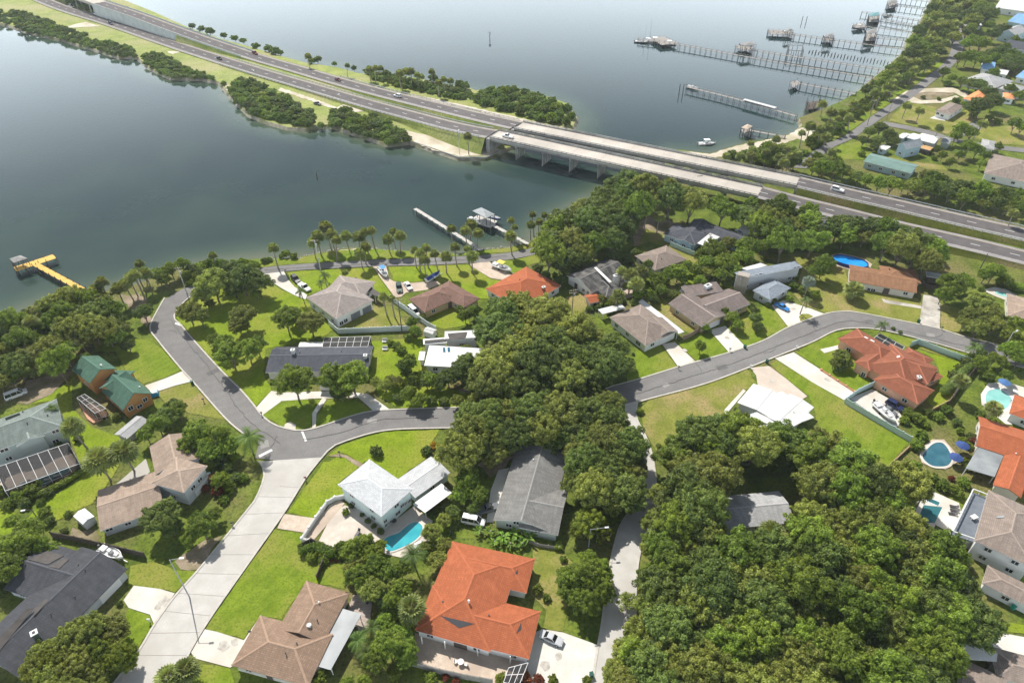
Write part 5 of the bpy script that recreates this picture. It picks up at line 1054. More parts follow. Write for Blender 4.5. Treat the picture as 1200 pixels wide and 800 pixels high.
umbrella(1124, 529, 'navy blue parasol nearest the metal patio roof by the kidney-shaped pool', NAVY); umbrella(1116, 543, 'navy blue parasol at the lower rim of the kidney-shaped pool', NAVY); umbrella(1173, 455, 'blue parasol over the upper rim of the pale aqua pool', mat('blue_canvas', (.06, .14, .32), (.08, .18, .4), scale=2, rough=.8))
# ================================================================== DOCKS
def dock(label, lm, pts, width, m, deck_z=.9, step=3.5, rails=False, roofs=(), heads=(), posts_h=.0, name='dock', pm=None, pieces=False):
    """deck along px points (over water), optional head platforms (px quads) and roofs (px quads, height, material)"""
    P = [W(x, y, deck_z) for x, y in pts]; base = P[-1].copy(); base.z = WZ; o = thing(name, label, 'dock', base, lm=lm); pm = pm or WOOD_D
    R_ = resample(P, step) if len(P) > 2 else [P[0].lerp(P[1], i/max(1, int((P[1]-P[0]).length/step))) for i in range(int((P[1]-P[0]).length/step)+1)]
    mb = MB()
    for a, b in zip(R_, R_[1:]):
        d = (b-a).normalized(); sb = MB() if pieces else mb; sb.beam(a+d*.06, b-d*.06, width*.9, .14)
        if pieces: sb.build('deck_section', m, o, base)
    for q in heads:
        Q = [W(x, y, deck_z) for x, y in q]; mb.prism(Q, deck_z-.12, deck_z+.03)
    if mb.v: mb.build('decking', m, o, base)
    pl = MB()
    for i, a in enumerate(R_):
        d = (R_[min(i+1, len(R_)-1)]-R_[max(i-1, 0)]).normalized(); s = Vector((d.y, -d.x, 0))
        for k in (-1, 1): q = a+s*k*(width/2); pl.tube([Vector((q.x, q.y, WZ-1)), Vector((q.x, q.y, deck_z+posts_h+.1))], [.12, .11], 6)
    for q in heads:
        Q = [W(x, y, deck_z) for x, y in q]
        for a, b in zip(Q, Q[1:]+Q[:1]):
            n = max(1, int((b-a).length/3))
            for i in range(n): c = a.lerp(b, i/n); pl.tube([Vector((c.x, c.y, WZ-1)), Vector((c.x, c.y, deck_z+posts_h+.1))], [.12, .11], 6)
    structure(pl.build('pilings', pm, o, base), 'stuff')
    if rails:
        mb = MB()
        for a, b in zip(R_, R_[1:]):
            d = (b-a).normalized(); s = Vector((d.y, -d.x, 0))
            for k in (-1, 1): mb.beam(a+s*k*width/2+Vector((0, 0, .95)), b+s*k*width/2+Vector((0, 0, .95)), .07, .06)
        mb.build('handrail', m, o, base)
    for q, z, rm in roofs:
        Q = [W(x, y, z) for x, y in q]; c = sum(Q, Vector())/len(Q); mb = MB(); n = len(Q); top = c+Vector((0, 0, .7)); mb.add(Q+[top], [(i, (i+1) % n, n) for i in range(n)]); mb.add([v-Vector((0, 0, .15)) for v in Q]+Q, [(i, (i+1) % n, n+(i+1) % n, n+i) for i in range(n)]); r_ = mb.build('dock_roof', rm, o, base)
        mb = MB()
        for v in Q+[Q[i].lerp(Q[(i+1) % n], .5) for i in range(n)]: v = v.lerp(c, .06); mb.tube([Vector((v.x, v.y, WZ-1)), v], [.12, .12], 6)
        structure(mb.build('roof_posts', pm, r_, base), 'stuff')
    return o
DOCKROOF = mat('dock_roof_grey', (.20, .195, .185), (.27, .26, .25), scale=.8, rough=.7); WOOD_W = mat('pale_dock_boards', (.42, .40, .37), (.54, .515, .48), scale=1.5, rough=.85)
dock('new yellow T-shaped timber pier with a roofed boat lift', 'yellow timber pier', [(41.5, 309.5), (97, 339.5)], 2.1, WOOD_Y, pieces=True, posts_h=.7, heads=[[(16, 313), (62, 298), (66, 302.5), (18, 318)]], roofs=[([(11, 303), (24, 299), (32, 302.5), (16, 308)], 3.6, DOCKROOF)])
dock('long pale boardwalk jetty running straight out from the palm lawn', 'pale boardwalk jetty', [(486, 244.5), (492, 248), (565, 293.5)], 1.7, WOOD_W, posts_h=.25, pieces=True)
dock('dock with a grey-roofed boathouse reached by a pale walkway', 'grey-roofed boathouse dock', [(576, 263), (619, 286)], 1.6, WOOD_W, posts_h=.4, pieces=True, heads=[[(549, 258), (560, 252), (583, 259), (575, 267)]], roofs=[([(553.5, 247), (564, 243), (580, 251), (570, 255.5)], 4.2, mat('boathouse_roof', (.24, .26, .27), (.31, .33, .345), scale=.8, rough=.6))])
dock('long jetty carrying a white runway near the beach', 'jetty with the white runway', [(805, 102), (862, 116), (937, 137.5)], 1.8, WOOD_G, rails=True, posts_h=.7)
mb = MB(); b0 = W(873, 118.5, 1.6)
rw = thing('boat_runway', 'white strip of decking lying along the jetty near the beach', 'decking', b0); mb.beam(W(872, 116.5, 1.7), W(909, 126.5, 1.7), 2.2, .2); mb.build('boards', WHITE, rw, b0)
dock('short grey dock with a tan hip-roofed shelter at the beach', 'tan-roofed beach dock', [(872, 151.5), (920, 160.5)], 1.8, WOOD_G, rails=True, posts_h=.7, heads=[[(868, 152), (878, 150), (883, 154), (873, 157)]], roofs=[([(868.5, 149.5), (876, 145.5), (882, 148), (876, 151.5)], 3.4, mat('tan_dock_roof', (.45, .35, .27), (.52, .42, .33), scale=1, rough=.8))])
dock('railed jetty ending in an open timber frame off the palm bank', 'jetty with the open frame', [(931, 97), (1003, 110.5)], 1.6, WOOD_G, rails=True, posts_h=1.2, heads=[[(926, 97), (934, 94), (938, 98), (929, 103)]])
dock('boat-lift frame standing close to the palm bank', 'boat-lift frame', [(946, 128), (960, 124)], 1.4, WOOD_D, rails=True, posts_h=3.0, heads=[[(945, 120), (960, 118), (960, 126), (946, 129)]])
dock('longest jetty of all, ending in a cluster of moored boats', 'longest jetty', [(748, 46), (795, 52.5), (900, 71), (1026, 92)], 1.7, WOOD_G, rails=True, posts_h=.7, heads=[[(762, 44), (778, 43), (795, 51), (775, 53)]])
dock('second longest jetty with a roofed boat lift at its tip', 'second longest jetty', [(862, 56), (900, 62), (1040, 83)], 1.7, WOOD_G, rails=True, posts_h=.7, heads=[[(862, 54), (876, 52), (884, 57), (870, 59)]], roofs=[([(868, 51), (882, 49), (887, 52), (873, 54)], 5, DOCKROOF)])
dock('jetty with two roofed boat lifts strung along its length', 'jetty with two boat lifts', [(900, 37), (960, 45), (1060, 58)], 1.6, WOOD_G, rails=True, posts_h=.7, heads=[[(900, 35), (925, 36), (930, 41), (903, 40)], [(965, 43), (975, 42), (978, 48), (967, 48)]], roofs=[([(921, 35), (927, 33.5), (930, 35.5), (923, 37)], 4, DOCKROOF), ([(967, 41), (976, 39), (978, 42), (969, 43)], 4.2, DOCKROOF)])
dock('far jetty with a dark double-deck boathouse near its middle', 'jetty with the double-deck boathouse', [(1014, 44), (1066, 48)], 1.5, WOOD_G, rails=True, posts_h=.8, heads=[[(1014, 40), (1027, 39), (1026, 48), (1014, 48)]], roofs=[([(1015, 36), (1028, 33), (1027, 38), (1016, 40)], 5, DOCKROOF)])
dock('far jetty with a boat moored at its outer end', 'jetty with the moored boat', [(1003, 30), (1072, 38)], 1.5, WOOD_G, rails=True, posts_h=.8, heads=[[(1000, 29), (1012, 27), (1014, 32), (1002, 33)]])
dock('far jetty passing a teal-roofed boathouse', 'jetty with the teal boathouse', [(1010, 15), (1040, 19), (1084, 26)], 1.5, WOOD_G, rails=True, posts_h=.8, heads=[[(1018, 18), (1030, 17), (1030, 26), (1018, 26)]], roofs=[([(1018, 16), (1030, 14), (1031, 18), (1019, 20)], 4.5, mat('teal_dock_roof', (.12, .25, .27), (.15, .3, .32), rough=.7))])
dock('plain far jetty below the teal-roofed boathouse', 'plain far jetty', [(1034, 23), (1078, 32)], 1.5, WOOD_G, rails=True, posts_h=.8)
dock('farthest jetty with a dark boathouse near the top edge', 'farthest jetty', [(1043, 6), (1088, 12)], 1.5, WOOD_G, rails=True, posts_h=.8, heads=[[(1040, 4), (1050, 2), (1052, 8), (1041, 9)]], roofs=[([(1040, 1), (1050, -1), (1052, 2), (1042, 4)], 4.2, DOCKROOF)])
dock('jetty at the very top edge beyond the dark boathouse', 'top edge jetty', [(1046, -3), (1092, 3)], 1.5, WOOD_G, rails=True, posts_h=.8)
def pile_row():
    base = W(996, 66); base.z = WZ; o = thing('old_piles', 'double row of bare old pier piles with a roofless frame', 'piles', base); mb = MB()
    a, b = W(949, 59), W(1045, 73); d = (b-a).normalized(); s = Vector((d.y, -d.x, 0))
    for i in range(26):
        for k in (-1, 1): q = a.lerp(b, i/25)+s*k; mb.tube([Vector((q.x, q.y, WZ-1)), Vector((q.x, q.y, -.2+.4*((i*7) % 3)))], [.2, .18], 6)
    structure(mb.build('piles', WOOD_D, o, base), 'stuff'); mb = MB(); Q = [W(*p, 3.5) for p in ((924, 53), (941, 53.5), (942, 60), (925, 59))]
    for i in range(4):
        u, v = Q[i], Q[(i+1) % 4]; mb.beam(u, v, .2, .2)
        for t in (0, .33, .66): q = u.lerp(v, t); mb.tube([Vector((q.x, q.y, WZ-1)), q], [.14, .14], 6)
    mb.build('frame', WOOD_D, o, base)
pile_row()
# ================================================================== BOATS
HULL_W = mat('gelcoat_white', (.80, .80, .79), rough=.25); HULL_B = mat('gelcoat_blue', (.03, .09, .3), rough=.3); CANVAS_B = mat('blue_tarpaulin', (.02, .05, .2), (.03, .075, .27), scale=3, rough=.7); VINYL = mat('boat_interior', (.5, .5, .49), (.62, .62, .61), scale=2, rough=.7)
def boat(px, py, tail, nose, L_, label, group=None, hull=None, z=0.5, top=None, cover=None, trailer=None, console=True, lm=None):
    a, b = W(*tail), W(*nose); ang = math.atan2(b.y-a.y, b.x-a.x); base = W(px, py, 0); base.z = z
    o = thing('boat', label, 'boat', base, group=group, lm=lm); o.rotation_euler = (0, 0, ang); w = L_*.34; hull = hull or HULL_W
    st = []; n = 9
    for i in range(n+1):
        t = i/n; x = -L_/2+L_*t; hw = w/2*(1-max(0, (t-.55)/.45)**2.2); kz = .0+.45*max(0, (t-.7)/.3)**2; dz = .85+.25*t*t
        st.append((x, max(hw, .03), kz, dz))
    mb = MB(); ring = []
    for x, hw, kz, dz in st: ring += [(x, 0, kz), (x, hw*.72, kz+.25), (x, hw, dz), (x, hw*.86, dz+.02), (x, -hw*.86, dz+.02), (x, -hw, dz), (x, -hw*.72, kz+.25)]
    fs = []
    for i in range(n):
        for k in (0, 1, 2, 4, 5, 6): a_ = i*7+k; b_ = i*7+(k+1) % 7; fs.append((a_, b_, b_+7, a_+7))
    fs.append(tuple(range(7))); mb.add(ring, fs); mb.build('hull', hull, o, smooth=False)
    mb = MB(); D_ = [(x, hw*.86, dz-.28) for x, hw, kz, dz in st]; mb.add([(x, y, z_) for x, y, z_ in D_]+[(x, -y, z_) for x, y, z_ in D_], [(i, i+1, n+2+i, n+1+i) for i in range(n)])
    wl = [(x, hw*.86, dz) for x, hw, kz, dz in st]
    for sg in (1, -1): mb.add([(x, sg*y, z_+.02) for x, y, z_ in wl]+[(x, sg*y, z_) for x, y, z_ in D_], [(i, i+1, n+2+i, n+1+i) for i in range(n)])
    mb.build('cockpit', VINYL, o)
    if cover:
        mb = MB(); mb.add([(x, hw*1.03, dz-.05) for x, hw, kz, dz in st]+[(x, 0, dz+.45) for x, hw, kz, dz in st]+[(x, -hw*1.03, dz-.05) for x, hw, kz, dz in st], [(i, i+1, n+2+i, n+1+i) for i in range(2*(n+1)-1) if i % (n+1) != n]); mb.build('cover', cover, o)
    elif console:
        mb = MB(); mb.box((-.2, 0, 1.05), (L_*.16, w*.3, .95)); mb.build('console', HULL_W, o); mb = MB(); mb.beam((L_*.02, 0, 1.5), (L_*.06, 0, 1.75), w*.3, .04); mb.build('windscreen', GLASS, o)
        for x in (-L_*.28, -L_*.4): mb = MB(); mb.box((x, 0, .95), (L_*.09, w*.6, .35)); mb.build('seat', HULL_W, o)
        mb = MB(); mb.box((L_*.22, 0, .9), (L_*.14, w*.35, .2)); mb.build('hatch', VINYL, o)
    mb = MB(); mb.box((-L_/2-.25, 0, 1.05), (.45, .35, .6)); mb.box((-L_/2-.2, 0, .5), (.2, .15, .9)); mb.build('outboard_motor', DARKM if not cover else HULL_W, o)
    if top:
        mb = MB(); mb.box((-.3, 0, 2.5), (L_*.32, w*.75, .08)); t_ = mb.build('sun_top', top, o); mb = MB()
        for x in (-.3-L_*.14, -.3+L_*.14):
            for y in (-w*.33, w*.33): mb.beam((x, y, .8), (x, y, 2.5), .06, .06)
        mb.build('top_frame', METAL, t_)
    if trailer:
        tb = base.copy(); tb.z = 0; t = thing('boat_trailer', trailer, 'trailer', tb); t.rotation_euler = (0, 0, ang); mb = MB()
        for y in (-.55, .55): mb.beam((-L_/2+.3, y, .45), (L_/2-.6, y*.5, .45), .1, .12)
        mb.beam((L_/2-.6, 0, .45), (L_/2+1.0, 0, .45), .1, .12)
        for x in (-L_/2+.6, 0, L_/2-1): mb.beam((x, -.6, .45), (x, .6, .45), .09, .1)
        mb.build('frame', METAL, t)
        for y in (-.95, .95): mb = MB(); mb.tube([(-.5, y-.1, .32), (-.5, y+.1, .32)], [.32, .32], 12); mb.build('wheel', RUBBER, t)
        mb = MB(); mb.tube([(L_/2+.8, 0, 0), (L_/2+.8, 0, .45)], [.05, .05], 6); mb.build('jockey_stand', METAL, t)
    return o
boat(133, 651, (121, 645), (146, 657), 6.4, 'white motorboat parked behind the charcoal-roofed house', trailer='trailer under the white motorboat behind the charcoal house', lm='white motorboat behind the charcoal house')
boat(1035, 486, (1025, 476), (1047, 497), 7.6, 'long white cuddy boat in the fenced yard of the clay-tiled house', top=None, trailer='trailer under the long white boat in the fenced yard', lm='long white boat in the fenced yard')
boat(449.5, 322, (446, 317), (453, 327), 6.6, 'white boat with a bright blue top on the river drive driveway', top=mat('bright_blue_canvas', (.07, .26, .55), (.09, .3, .62), rough=.7), trailer='trailer under the blue-topped boat on the driveway', lm='blue-topped boat')
boat(508, 327, (503, 330), (515, 323), 6.2, 'boat wrapped in a dark blue tarpaulin under the palms', cover=CANVAS_B, trailer='trailer under the blue-tarpaulined boat by the palms', lm='blue-tarpaulined boat')
boat(588, 316, (578, 312), (599, 320), 7.8, 'white boat with yellow deck gear on the brick driveway', trailer='trailer under the white boat on the brick driveway', top=mat('yellow_canvas', (.7, .55, .12), rough=.8), lm='boat on the brick driveway')
boat(829, 166, (820, 167), (838, 166), 8.5, 'white cabin boat moored in the shallows beyond the farther bridge', z=-1.5, top=HULL_W, lm='white boat in the shallows')
boat(557, 261, (550, 257), (566, 264), 6.5, 'motorboat lifted beside the grey-roofed boathouse', z=.3, top=None)
boat(579, 257, (572, 254), (586, 258), 6.0, 'dark-hulled boat under the grey boathouse roof', z=.2, hull=HULL_B)
for x, y, l, lb, hl in ((752, 48, 9, 'dark low boat at the outermost tip of the longest jetty', DARKM), (760, 47, 9, 'white-hulled sailboat second from the tip of the longest jetty', HULL_W), (768, 46, 10, 'white cabin boat in the middle of the longest jetty cluster', HULL_W), (785, 50, 9, 'white motorboat on the landward side of the longest jetty cluster', HULL_W)): boat(x, y, (x-6, y-.5), (x+6, y+.5), l, lb, z=-1.4, hull=hl, group='boats moored at the longest jetty', top=HULL_W if hl is HULL_W else None)
for x, y, lb in ((755.5, 46.5, 'taller sailboat mast at the longest jetty'), (761.5, 45, 'shorter sailboat mast at the longest jetty')):
    b = W(x, y); b.z = 0; o = thing('mast', lb, 'mast', b); mb = MB(); mb.tube([b, b+Vector((0, 0, 12 if y < 46 else 8))], [.12, .07], 6); mb.build('spar', METAL, o, b)
boat(1007, 31, (1001, 30), (1013, 31.5), 8, 'white boat tied to the outer end of a far jetty', z=-1.4, top=HULL_W); boat(874, 55.5, (868, 55), (880, 56.5), 8, 'grey boat lifted under the roof of the second longest jetty', z=.4, hull=METAL); boat(812, 101.5, (806, 100), (818, 103), 7, 'white boat at the tip of the jetty with the white runway', z=-1.0)
boat(924, 39.5, (918, 39), (930, 40), 7, 'boat hanging in the outer lift of the two-lift jetty', z=.3); boat(971, 46, (966, 45), (977, 47), 7, 'boat hanging in the inner lift of the two-lift jetty', z=.3, hull=HULL_B)
# ================================================================== VEHICLES
PAINTS = {k: mat('car_paint_'+k, c, rough=.25, spec=.6) for k, c in dict(white=(.78, .78, .77), black=(.02, .02, .022), blue=(.02, .10, .30), navy=(.02, .03, .09), red=(.14, .02, .025), silver=(.5, .51, .53), grey=(.16, .17, .18), green=(.03, .075, .06), sky=(.04, .22, .55)).items()}
LAMP = mat('headlamp', (.8, .8, .78), rough=.15); TAIL = mat('tail_lamp', (.4, .02, .02), rough=.3); TINT = mat('car_glass', (.012, .014, .018), rough=.06, spec=.6)
PROFILES = dict(sedan=(4.7, 1.8, .82, 1.42, (-.62, -.30, .16, .44)), suv=(4.8, 1.9, .98, 1.76, (-.92, -.80, .10, .40)), van=(5.2, 2.0, 1.05, 2.05, (-.96, -.90, .34, .66)), pickup=(5.6, 1.95, 1.0, 1.82, (-.18, -.08, .22, .46)))
CAR_CACHE = {}
def car_meshes(kind, paint):
    if (kind, paint) in CAR_CACHE: return CAR_CACHE[kind, paint]
    L_, wd, bz, tz, cab = PROFILES[kind]; hl, hw = L_/2, wd/2; pm = PAINTS[paint]; res = []
    xs = [-hl, -hl+.12, -hl*.6, 0, hl*.55, hl-.25, hl]; zb = [.42, .32, .28, .28, .28, .32, .45]; zt = [bz*.92, bz, bz, bz, bz*.97, bz*.86, bz*.72]; ww = [.86, .95, 1, 1, 1, .94, .80]
    ring = []
    for x, b, t, k in zip(xs, zb, zt, ww): ring += [(x, -hw*k*.92, b), (x, -hw*k, b+.25), (x, -hw*k*.97, t-.08), (x, -hw*k*.86, t), (x, hw*k*.86, t), (x, hw*k*.97, t-.08), (x, hw*k, b+.25), (x, hw*k*.92, b)]
    mb = MB(); fs = []
    for i in range(6):
        for k in range(8): a = i*8+k; c = i*8+(k+1) % 8; fs.append((a, c, c+8, a+8))
    fs += [tuple(range(8)), tuple(48+k for k in range(8))[::-1]]; mb.add(ring, fs)
    if kind == 'pickup': mb.add([(-hl+.1, -hw*.8, bz+.02), (-.1*hl-.35, -hw*.8, bz+.02), (-.1*hl-.35, hw*.8, bz+.02), (-hl+.1, hw*.8, bz+.02)], [(0, 1, 2, 3)])
    res.append(('body', mb.mesh('car_body', pm)))
    x0, x1, x2, x3 = [c*hl for c in cab]; g = [(x0, bz-.04, hw*.86), (x1, tz-.05, hw*.70), (x2, tz-.05, hw*.70), (x3, bz-.04, hw*.84)]
    mb = MB(); mb.add([(x, -w, z) for x, z, w in g]+[(x, w, z) for x, z, w in g], [(0, 1, 2, 3), (7, 6, 5, 4), (0, 4, 5, 1), (2, 6, 7, 3)]); res.append(('windows', mb.mesh('car_windows', TINT)))
    mb = MB(); mb.add([(x1-.03, -hw*.71, tz-.06), (x2+.03, -hw*.71, tz-.06), (x2+.03, hw*.71, tz-.06), (x1-.03, hw*.71, tz-.06), (x1+.1, -hw*.62, tz), (x2-.12, -hw*.62, tz), (x2-.12, hw*.62, tz), (x1+.1, hw*.62, tz)], [(4, 5, 6, 7), (0, 1, 5, 4), (1, 2, 6, 5), (2, 3, 7, 6), (3, 0, 4, 7)])
    for a, b in ((g[0], g[1]), (g[3], g[2])):
        for s in (-1, 1): mb.beam((a[0], s*a[2], a[1]), (b[0], s*b[2], b[1]), .09, .07)
    if kind in ('suv', 'van'):
        for t in (.4, .75):
            x = x0+(x3-x0)*t*.9
            for s in (-1, 1): mb.beam((x, s*hw*.86, bz-.02), (x, s*hw*.70, tz-.05), .12, .05)
    res.append(('roof', mb.mesh('car_roof', pm)))
    for x in (-hl*.62, hl*.62):
        for s in (-1, 1):
            mb = MB(); mb.tube([(x, s*(hw-.20), .33), (x, s*(hw+.02), .33)], [.33, .33], 14); res.append(('wheel', mb.mesh('car_wheel', RUBBER), [('rim', (x, s*(hw+.025), .33), s)]))
    for s in (-1, 1):
        mb = MB(); mb.box((hl-.09, s*hw*.62, bz*.68), (.22, .34, .14)); res.append(('headlight', mb.mesh('headlight', LAMP))); mb = MB(); mb.box((-hl+.03, s*hw*.68, bz*.8), (.12, .3, .16)); res.append(('tail_light', mb.mesh('tail_light', TAIL)))
    CAR_CACHE[kind, paint] = res; return res
RIM = None
def car(px, py, tail, nose, kind, paint, label, group=None, z=0.1, lm=None, name='parked_car', cat=None):
    global RIM
    if RIM is None: mb = MB(); mb.tube([(0, -.02, 0), (0, .02, 0)], [.2, .2], 10); RIM = mb.mesh('rim', METAL)
    a, b = W(*tail, z), W(*nose, z); ang = math.atan2(b.y-a.y, b.x-a.x); o = thing(name, label, cat or {'van': 'van', 'pickup': 'pickup'}.get(kind, 'car'), W(px, py, z), group=group, lm=lm)
    sl = math.atan2(0, 1); o.rotation_euler = (0, 0, ang)
    for it in car_meshes(kind, paint):
        q = link(it[0], it[1], o)
        if len(it) > 2:
            for nm, loc, s in it[2]: link(nm, RIM, q, loc)
    return o
G_HW = 'vehicles driving on the highway'
car(130, 28.5, (124, 26), (136, 31), 'suv', 'navy', 'dark car on the nearer carriageway beside the ramp wall', G_HW, .62, name='driving_car', lm='dark car beside the ramp wall')
car(257, 69.5, (251, 67.5), (263, 72), 'sedan', 'black', 'black car on the nearer carriageway past the ramp wall', G_HW, .62, lm='black car past the ramp wall', name='driving_car')
car(299, 63.5, (293, 61), (305, 66), 'suv', 'red', 'dark red car at the foot of the ramp on the farther carriageway', G_HW, .95, lm='dark red car at the ramp foot', name='driving_car')
car(396, 94.5, (390, 92.5), (402, 97), 'sedan', 'red', 'maroon car alone on the farther carriageway', G_HW, .8, lm='maroon car', name='driving_car')
car(466, 113.5, (474, 115.5), (458, 111), 'suv', 'white', 'white car on the farther carriageway by the sand strip', G_HW, 1.75, lm='white car by the sand strip', name='driving_car')
car(595, 161, (603, 163), (586, 159), 'pickup', 'white', 'white pickup driving onto the nearer bridge', G_HW, 6.68, name='driving_pickup', lm='white pickup on the nearer bridge')
car(981, 223.5, (972, 221), (991, 226), 'suv', 'white', 'white car on the farther carriageway just past the bridges', G_HW, 4.98, name='driving_car', lm='white car past the bridges')
car(372, 122.5, (367, 121), (378, 124), 'sedan', 'grey', 'grey car parked on the sandy track among the mangroves', None, .1, lm='grey car among the mangroves')
for x, y, l in ((84, 8.5, 'white van farthest up the road under the open ramp'), (113, 17.5, 'white van parked in shade under the open ramp, middle of three'), (119, 19, 'white van parked under the ramp closest to the retaining wall')): car(x, y, (x-6, y-2), (x+6, y+2), 'van', 'white', l, 'white vans parked under the ramp', .1, name='parked_van')
car(646, 749, (635, 743.5), (658, 754), 'sedan', 'silver', 'silver-roofed saloon beside the big terracotta house', None, .12, lm='silver saloon')
car(916, 361, (910, 358), (922, 364), 'sedan', 'sky', 'bright blue car on the white drive of the clerestory house', None, .1, lm='bright blue car')
car(20, 464, (14, 466), (27, 461), 'van', 'white', 'white-topped van with its shaded side beside the grey-green house', None, .1, name='parked_van')
car(612, 517, (606, 521), (618, 513), 'pickup', 'white', 'white pickup under the trees behind the grey streaked house', None, .08, name='parked_pickup')
car(571, 598, (565, 600), (578, 596), 'pickup', 'grey', 'grey pickup in the shade beside the grey streaked house', None, .1, name='parked_pickup')
car(555, 612, (550, 611), (560, 613), 'van', 'white', 'white van peeping out of shade near the banana plants', None, .1, name='parked_van')
car(468, 339, (467, 333), (469, 345), 'suv', 'green', 'dark green car on the paved drive by the palms', None, .1, lm='dark green car')
car(357, 338, (352, 334), (363, 342), 'pickup', 'white', 'white pickup beside the warm grey house', None, .1, name='parked_pickup')
car(347, 329, (344, 326), (351, 333), 'suv', 'black', 'black car at the bend of the waterfront drive', None, .1)
car(485, 366.5, (480, 362), (490, 371), 'van', 'white', 'white camper van beside the dark brown house', None, .1, name='parked_van', lm='white camper van')
car(478.5, 336.5, (476, 333), (481, 340), 'sedan', 'white', 'small white car next to the dark green one', None, .1)
car(1048, 477, (1041, 473), (1055, 481), 'suv', 'navy', 'dark blue car in the fenced yard of the clay-tiled house', None, .1)
car(1040, 482, (1035, 479), (1045, 485), 'sedan', 'grey', 'grey covered car between the boat and the dark blue car', None, .1)
car(868, 274, (864, 272), (873, 277), 'sedan', 'white', 'white car parked by the trees behind the large slate house', None, .1)
# ================================================================== POLES, LAMPS, SIGNS
STEEL = mat('galvanised_steel', (.30, .31, .33), (.38, .39, .41), scale=2, rough=.5); POLE_D = mat('dark_pole', (.10, .09, .085), rough=.7); POLE_W = mat('timber_pole', (.26, .21, .17), (.34, .28, .23), scale=2, rough=.9); POLE_C = mat('concrete_pole', (.5, .49, .46), (.58, .57, .54), scale=2, rough=.8)
def height_to(px, py, b):                       # height on the vertical through b that is seen at that pixel row
    r = ray(px, py); k = (b.y-EYE.y)/r.y; return EYE.z+r.z*k
def street_lamp(bx, by, tx, ty, arm, label, m=STEEL, lm=None):
    b = W(bx, by); hh = min(max(height_to(tx, ty, b), 6), 13); o = thing('street_lamp', label, 'street lamp', b, group='street lamps', lm=lm); mb = MB(); mb.tube([b-Vector((0, 0, .3)), b+Vector((0, 0, hh))], [.14, .08], 8); mb.build('pole', m, o, b)
    a = b+Vector((0, 0, hh-.05)); e = a+Vector((arm[0], arm[1], .25)); mb = MB(); mb.tube([a, e], [.05, .04], 6); mb.build('arm', m, o, b)
    d = Vector((arm[0], arm[1], 0)).normalized(); mb = MB(); mb.beam(e-d*.1, e+d*.75, .35, .14); mb.build('lamp_head', mat('lamp_head', (.62, .63, .64), rough=.4), o, b)
street_lamp(222.5, 700, 211, 637, (1.9, .2), 'grey street lamp beside the concrete road near the charcoal house', lm='street lamp by the concrete road')
street_lamp(51, 617, 37, 599, (-1.2, -.3), 'dark street lamp among the bushes behind the charcoal house', POLE_D)
street_lamp(1173, 414, 1182, 390, (1.2, .6), 'street lamp at the shaded bend by the taupe house', POLE_C)
street_lamp(690, 640, 700, 628, (3, .3), 'street lamp reaching over the concrete lane from the yellow-green tree', STEEL)
street_lamp(301, 95, 301, 87, (0.1, -1.5), 'slim lamp post on the verge between the highway and mangroves', STEEL, lm='lamp post on the mangrove verge'); street_lamp(400, 123, 400, 114, (.1, -1.5), 'slim lamp post beside the sandy track on the causeway', STEEL, lm='lamp post by the sandy track')
street_lamp(538.5, 181, 538.5, 154, (.1, .8), 'tall thin lamp post on the sandy point of the causeway', POLE_C, lm='lamp post on the sandy point')
def utility_pole(bx, by, tx, ty, label, m=POLE_W, arms=1, can=True, rz=0.2):
    b = W(bx, by); hh = min(max(height_to(tx, ty, b), 7), 13); o = thing('utility_pole', label, 'utility pole', b, group='utility poles'); mb = MB(); mb.tube([b-Vector((0, 0, .3)), b+Vector((0, 0, hh))], [.17, .11], 8); mb.build('pole', m, o, b)
    for i in range(arms):
        z = hh-.4-i*.9; mb = MB(); mb.box((b.x, b.y, z), (2.4, .12, .14), rz); ca = mb.build('crossarm', POLE_W, o, b)
        for k in (-1.1, -.6, .6, 1.1): mb = MB(); mb.tube([(b.x+math.cos(rz)*k, b.y+math.sin(rz)*k, z+.07), (b.x+math.cos(rz)*k, b.y+math.sin(rz)*k, z+.32)], [.05, .04], 6); mb.build('insulator', WHITE, ca, b)
    if can: mb = MB(); mb.tube([b+Vector((.34, -.1, hh-2.4)), b+Vector((.34, -.1, hh-1.5))], [.24, .24], 10); mb.build('transformer', STEEL, o, b)
utility_pole(219, 343.5, 209, 313, 'pale utility pole with transformer where the road meets the river', POLE_C, 1)
utility_pole(670, 371, 670.6, 339, 'timber utility pole in the small lawn beside the terracotta shed', POLE_W, 2)
utility_pole(955, 291, 949, 254, 'utility pole with two crossarms before the highway trees', POLE_W, 2)
utility_pole(1146, 320, 1154, 297, 'dark utility pole on the grass verge below the highway', POLE_D, 0, False)
utility_pole(817, 224, 819, 207, 'pale pole with crossarm rising in front of the nearer bridge', POLE_C, 1, False)
utility_pole(376, 318, 371, 281, 'pale leaning utility pole between the river drive palms', POLE_C, 1, True)
utility_pole(471, 388, 473, 350, 'dark timber pole standing behind the white fence', POLE_D, 1, True)
def marker(px, py, hh, label, sign):
    b = W(px, py); b.z = WZ; o = thing('channel_marker', label, 'marker', b, group='channel markers'); mb = MB(); mb.tube([b-Vector((0, 0, 1)), b+Vector((0, 0, hh))], [.24, .2], 8); mb.build('pile', WOOD_D, o, b)
    if sign: mb = MB(); mb.box((b.x, b.y-.25, b.z+hh-.6), (1.5, .08, 1.4)); mb.build('board', WHITE, o, b); mb = MB(); mb.box((b.x, b.y, b.z+hh+.2), (.7, .7, .3)); mb.build('light_base', DARKM, o, b)
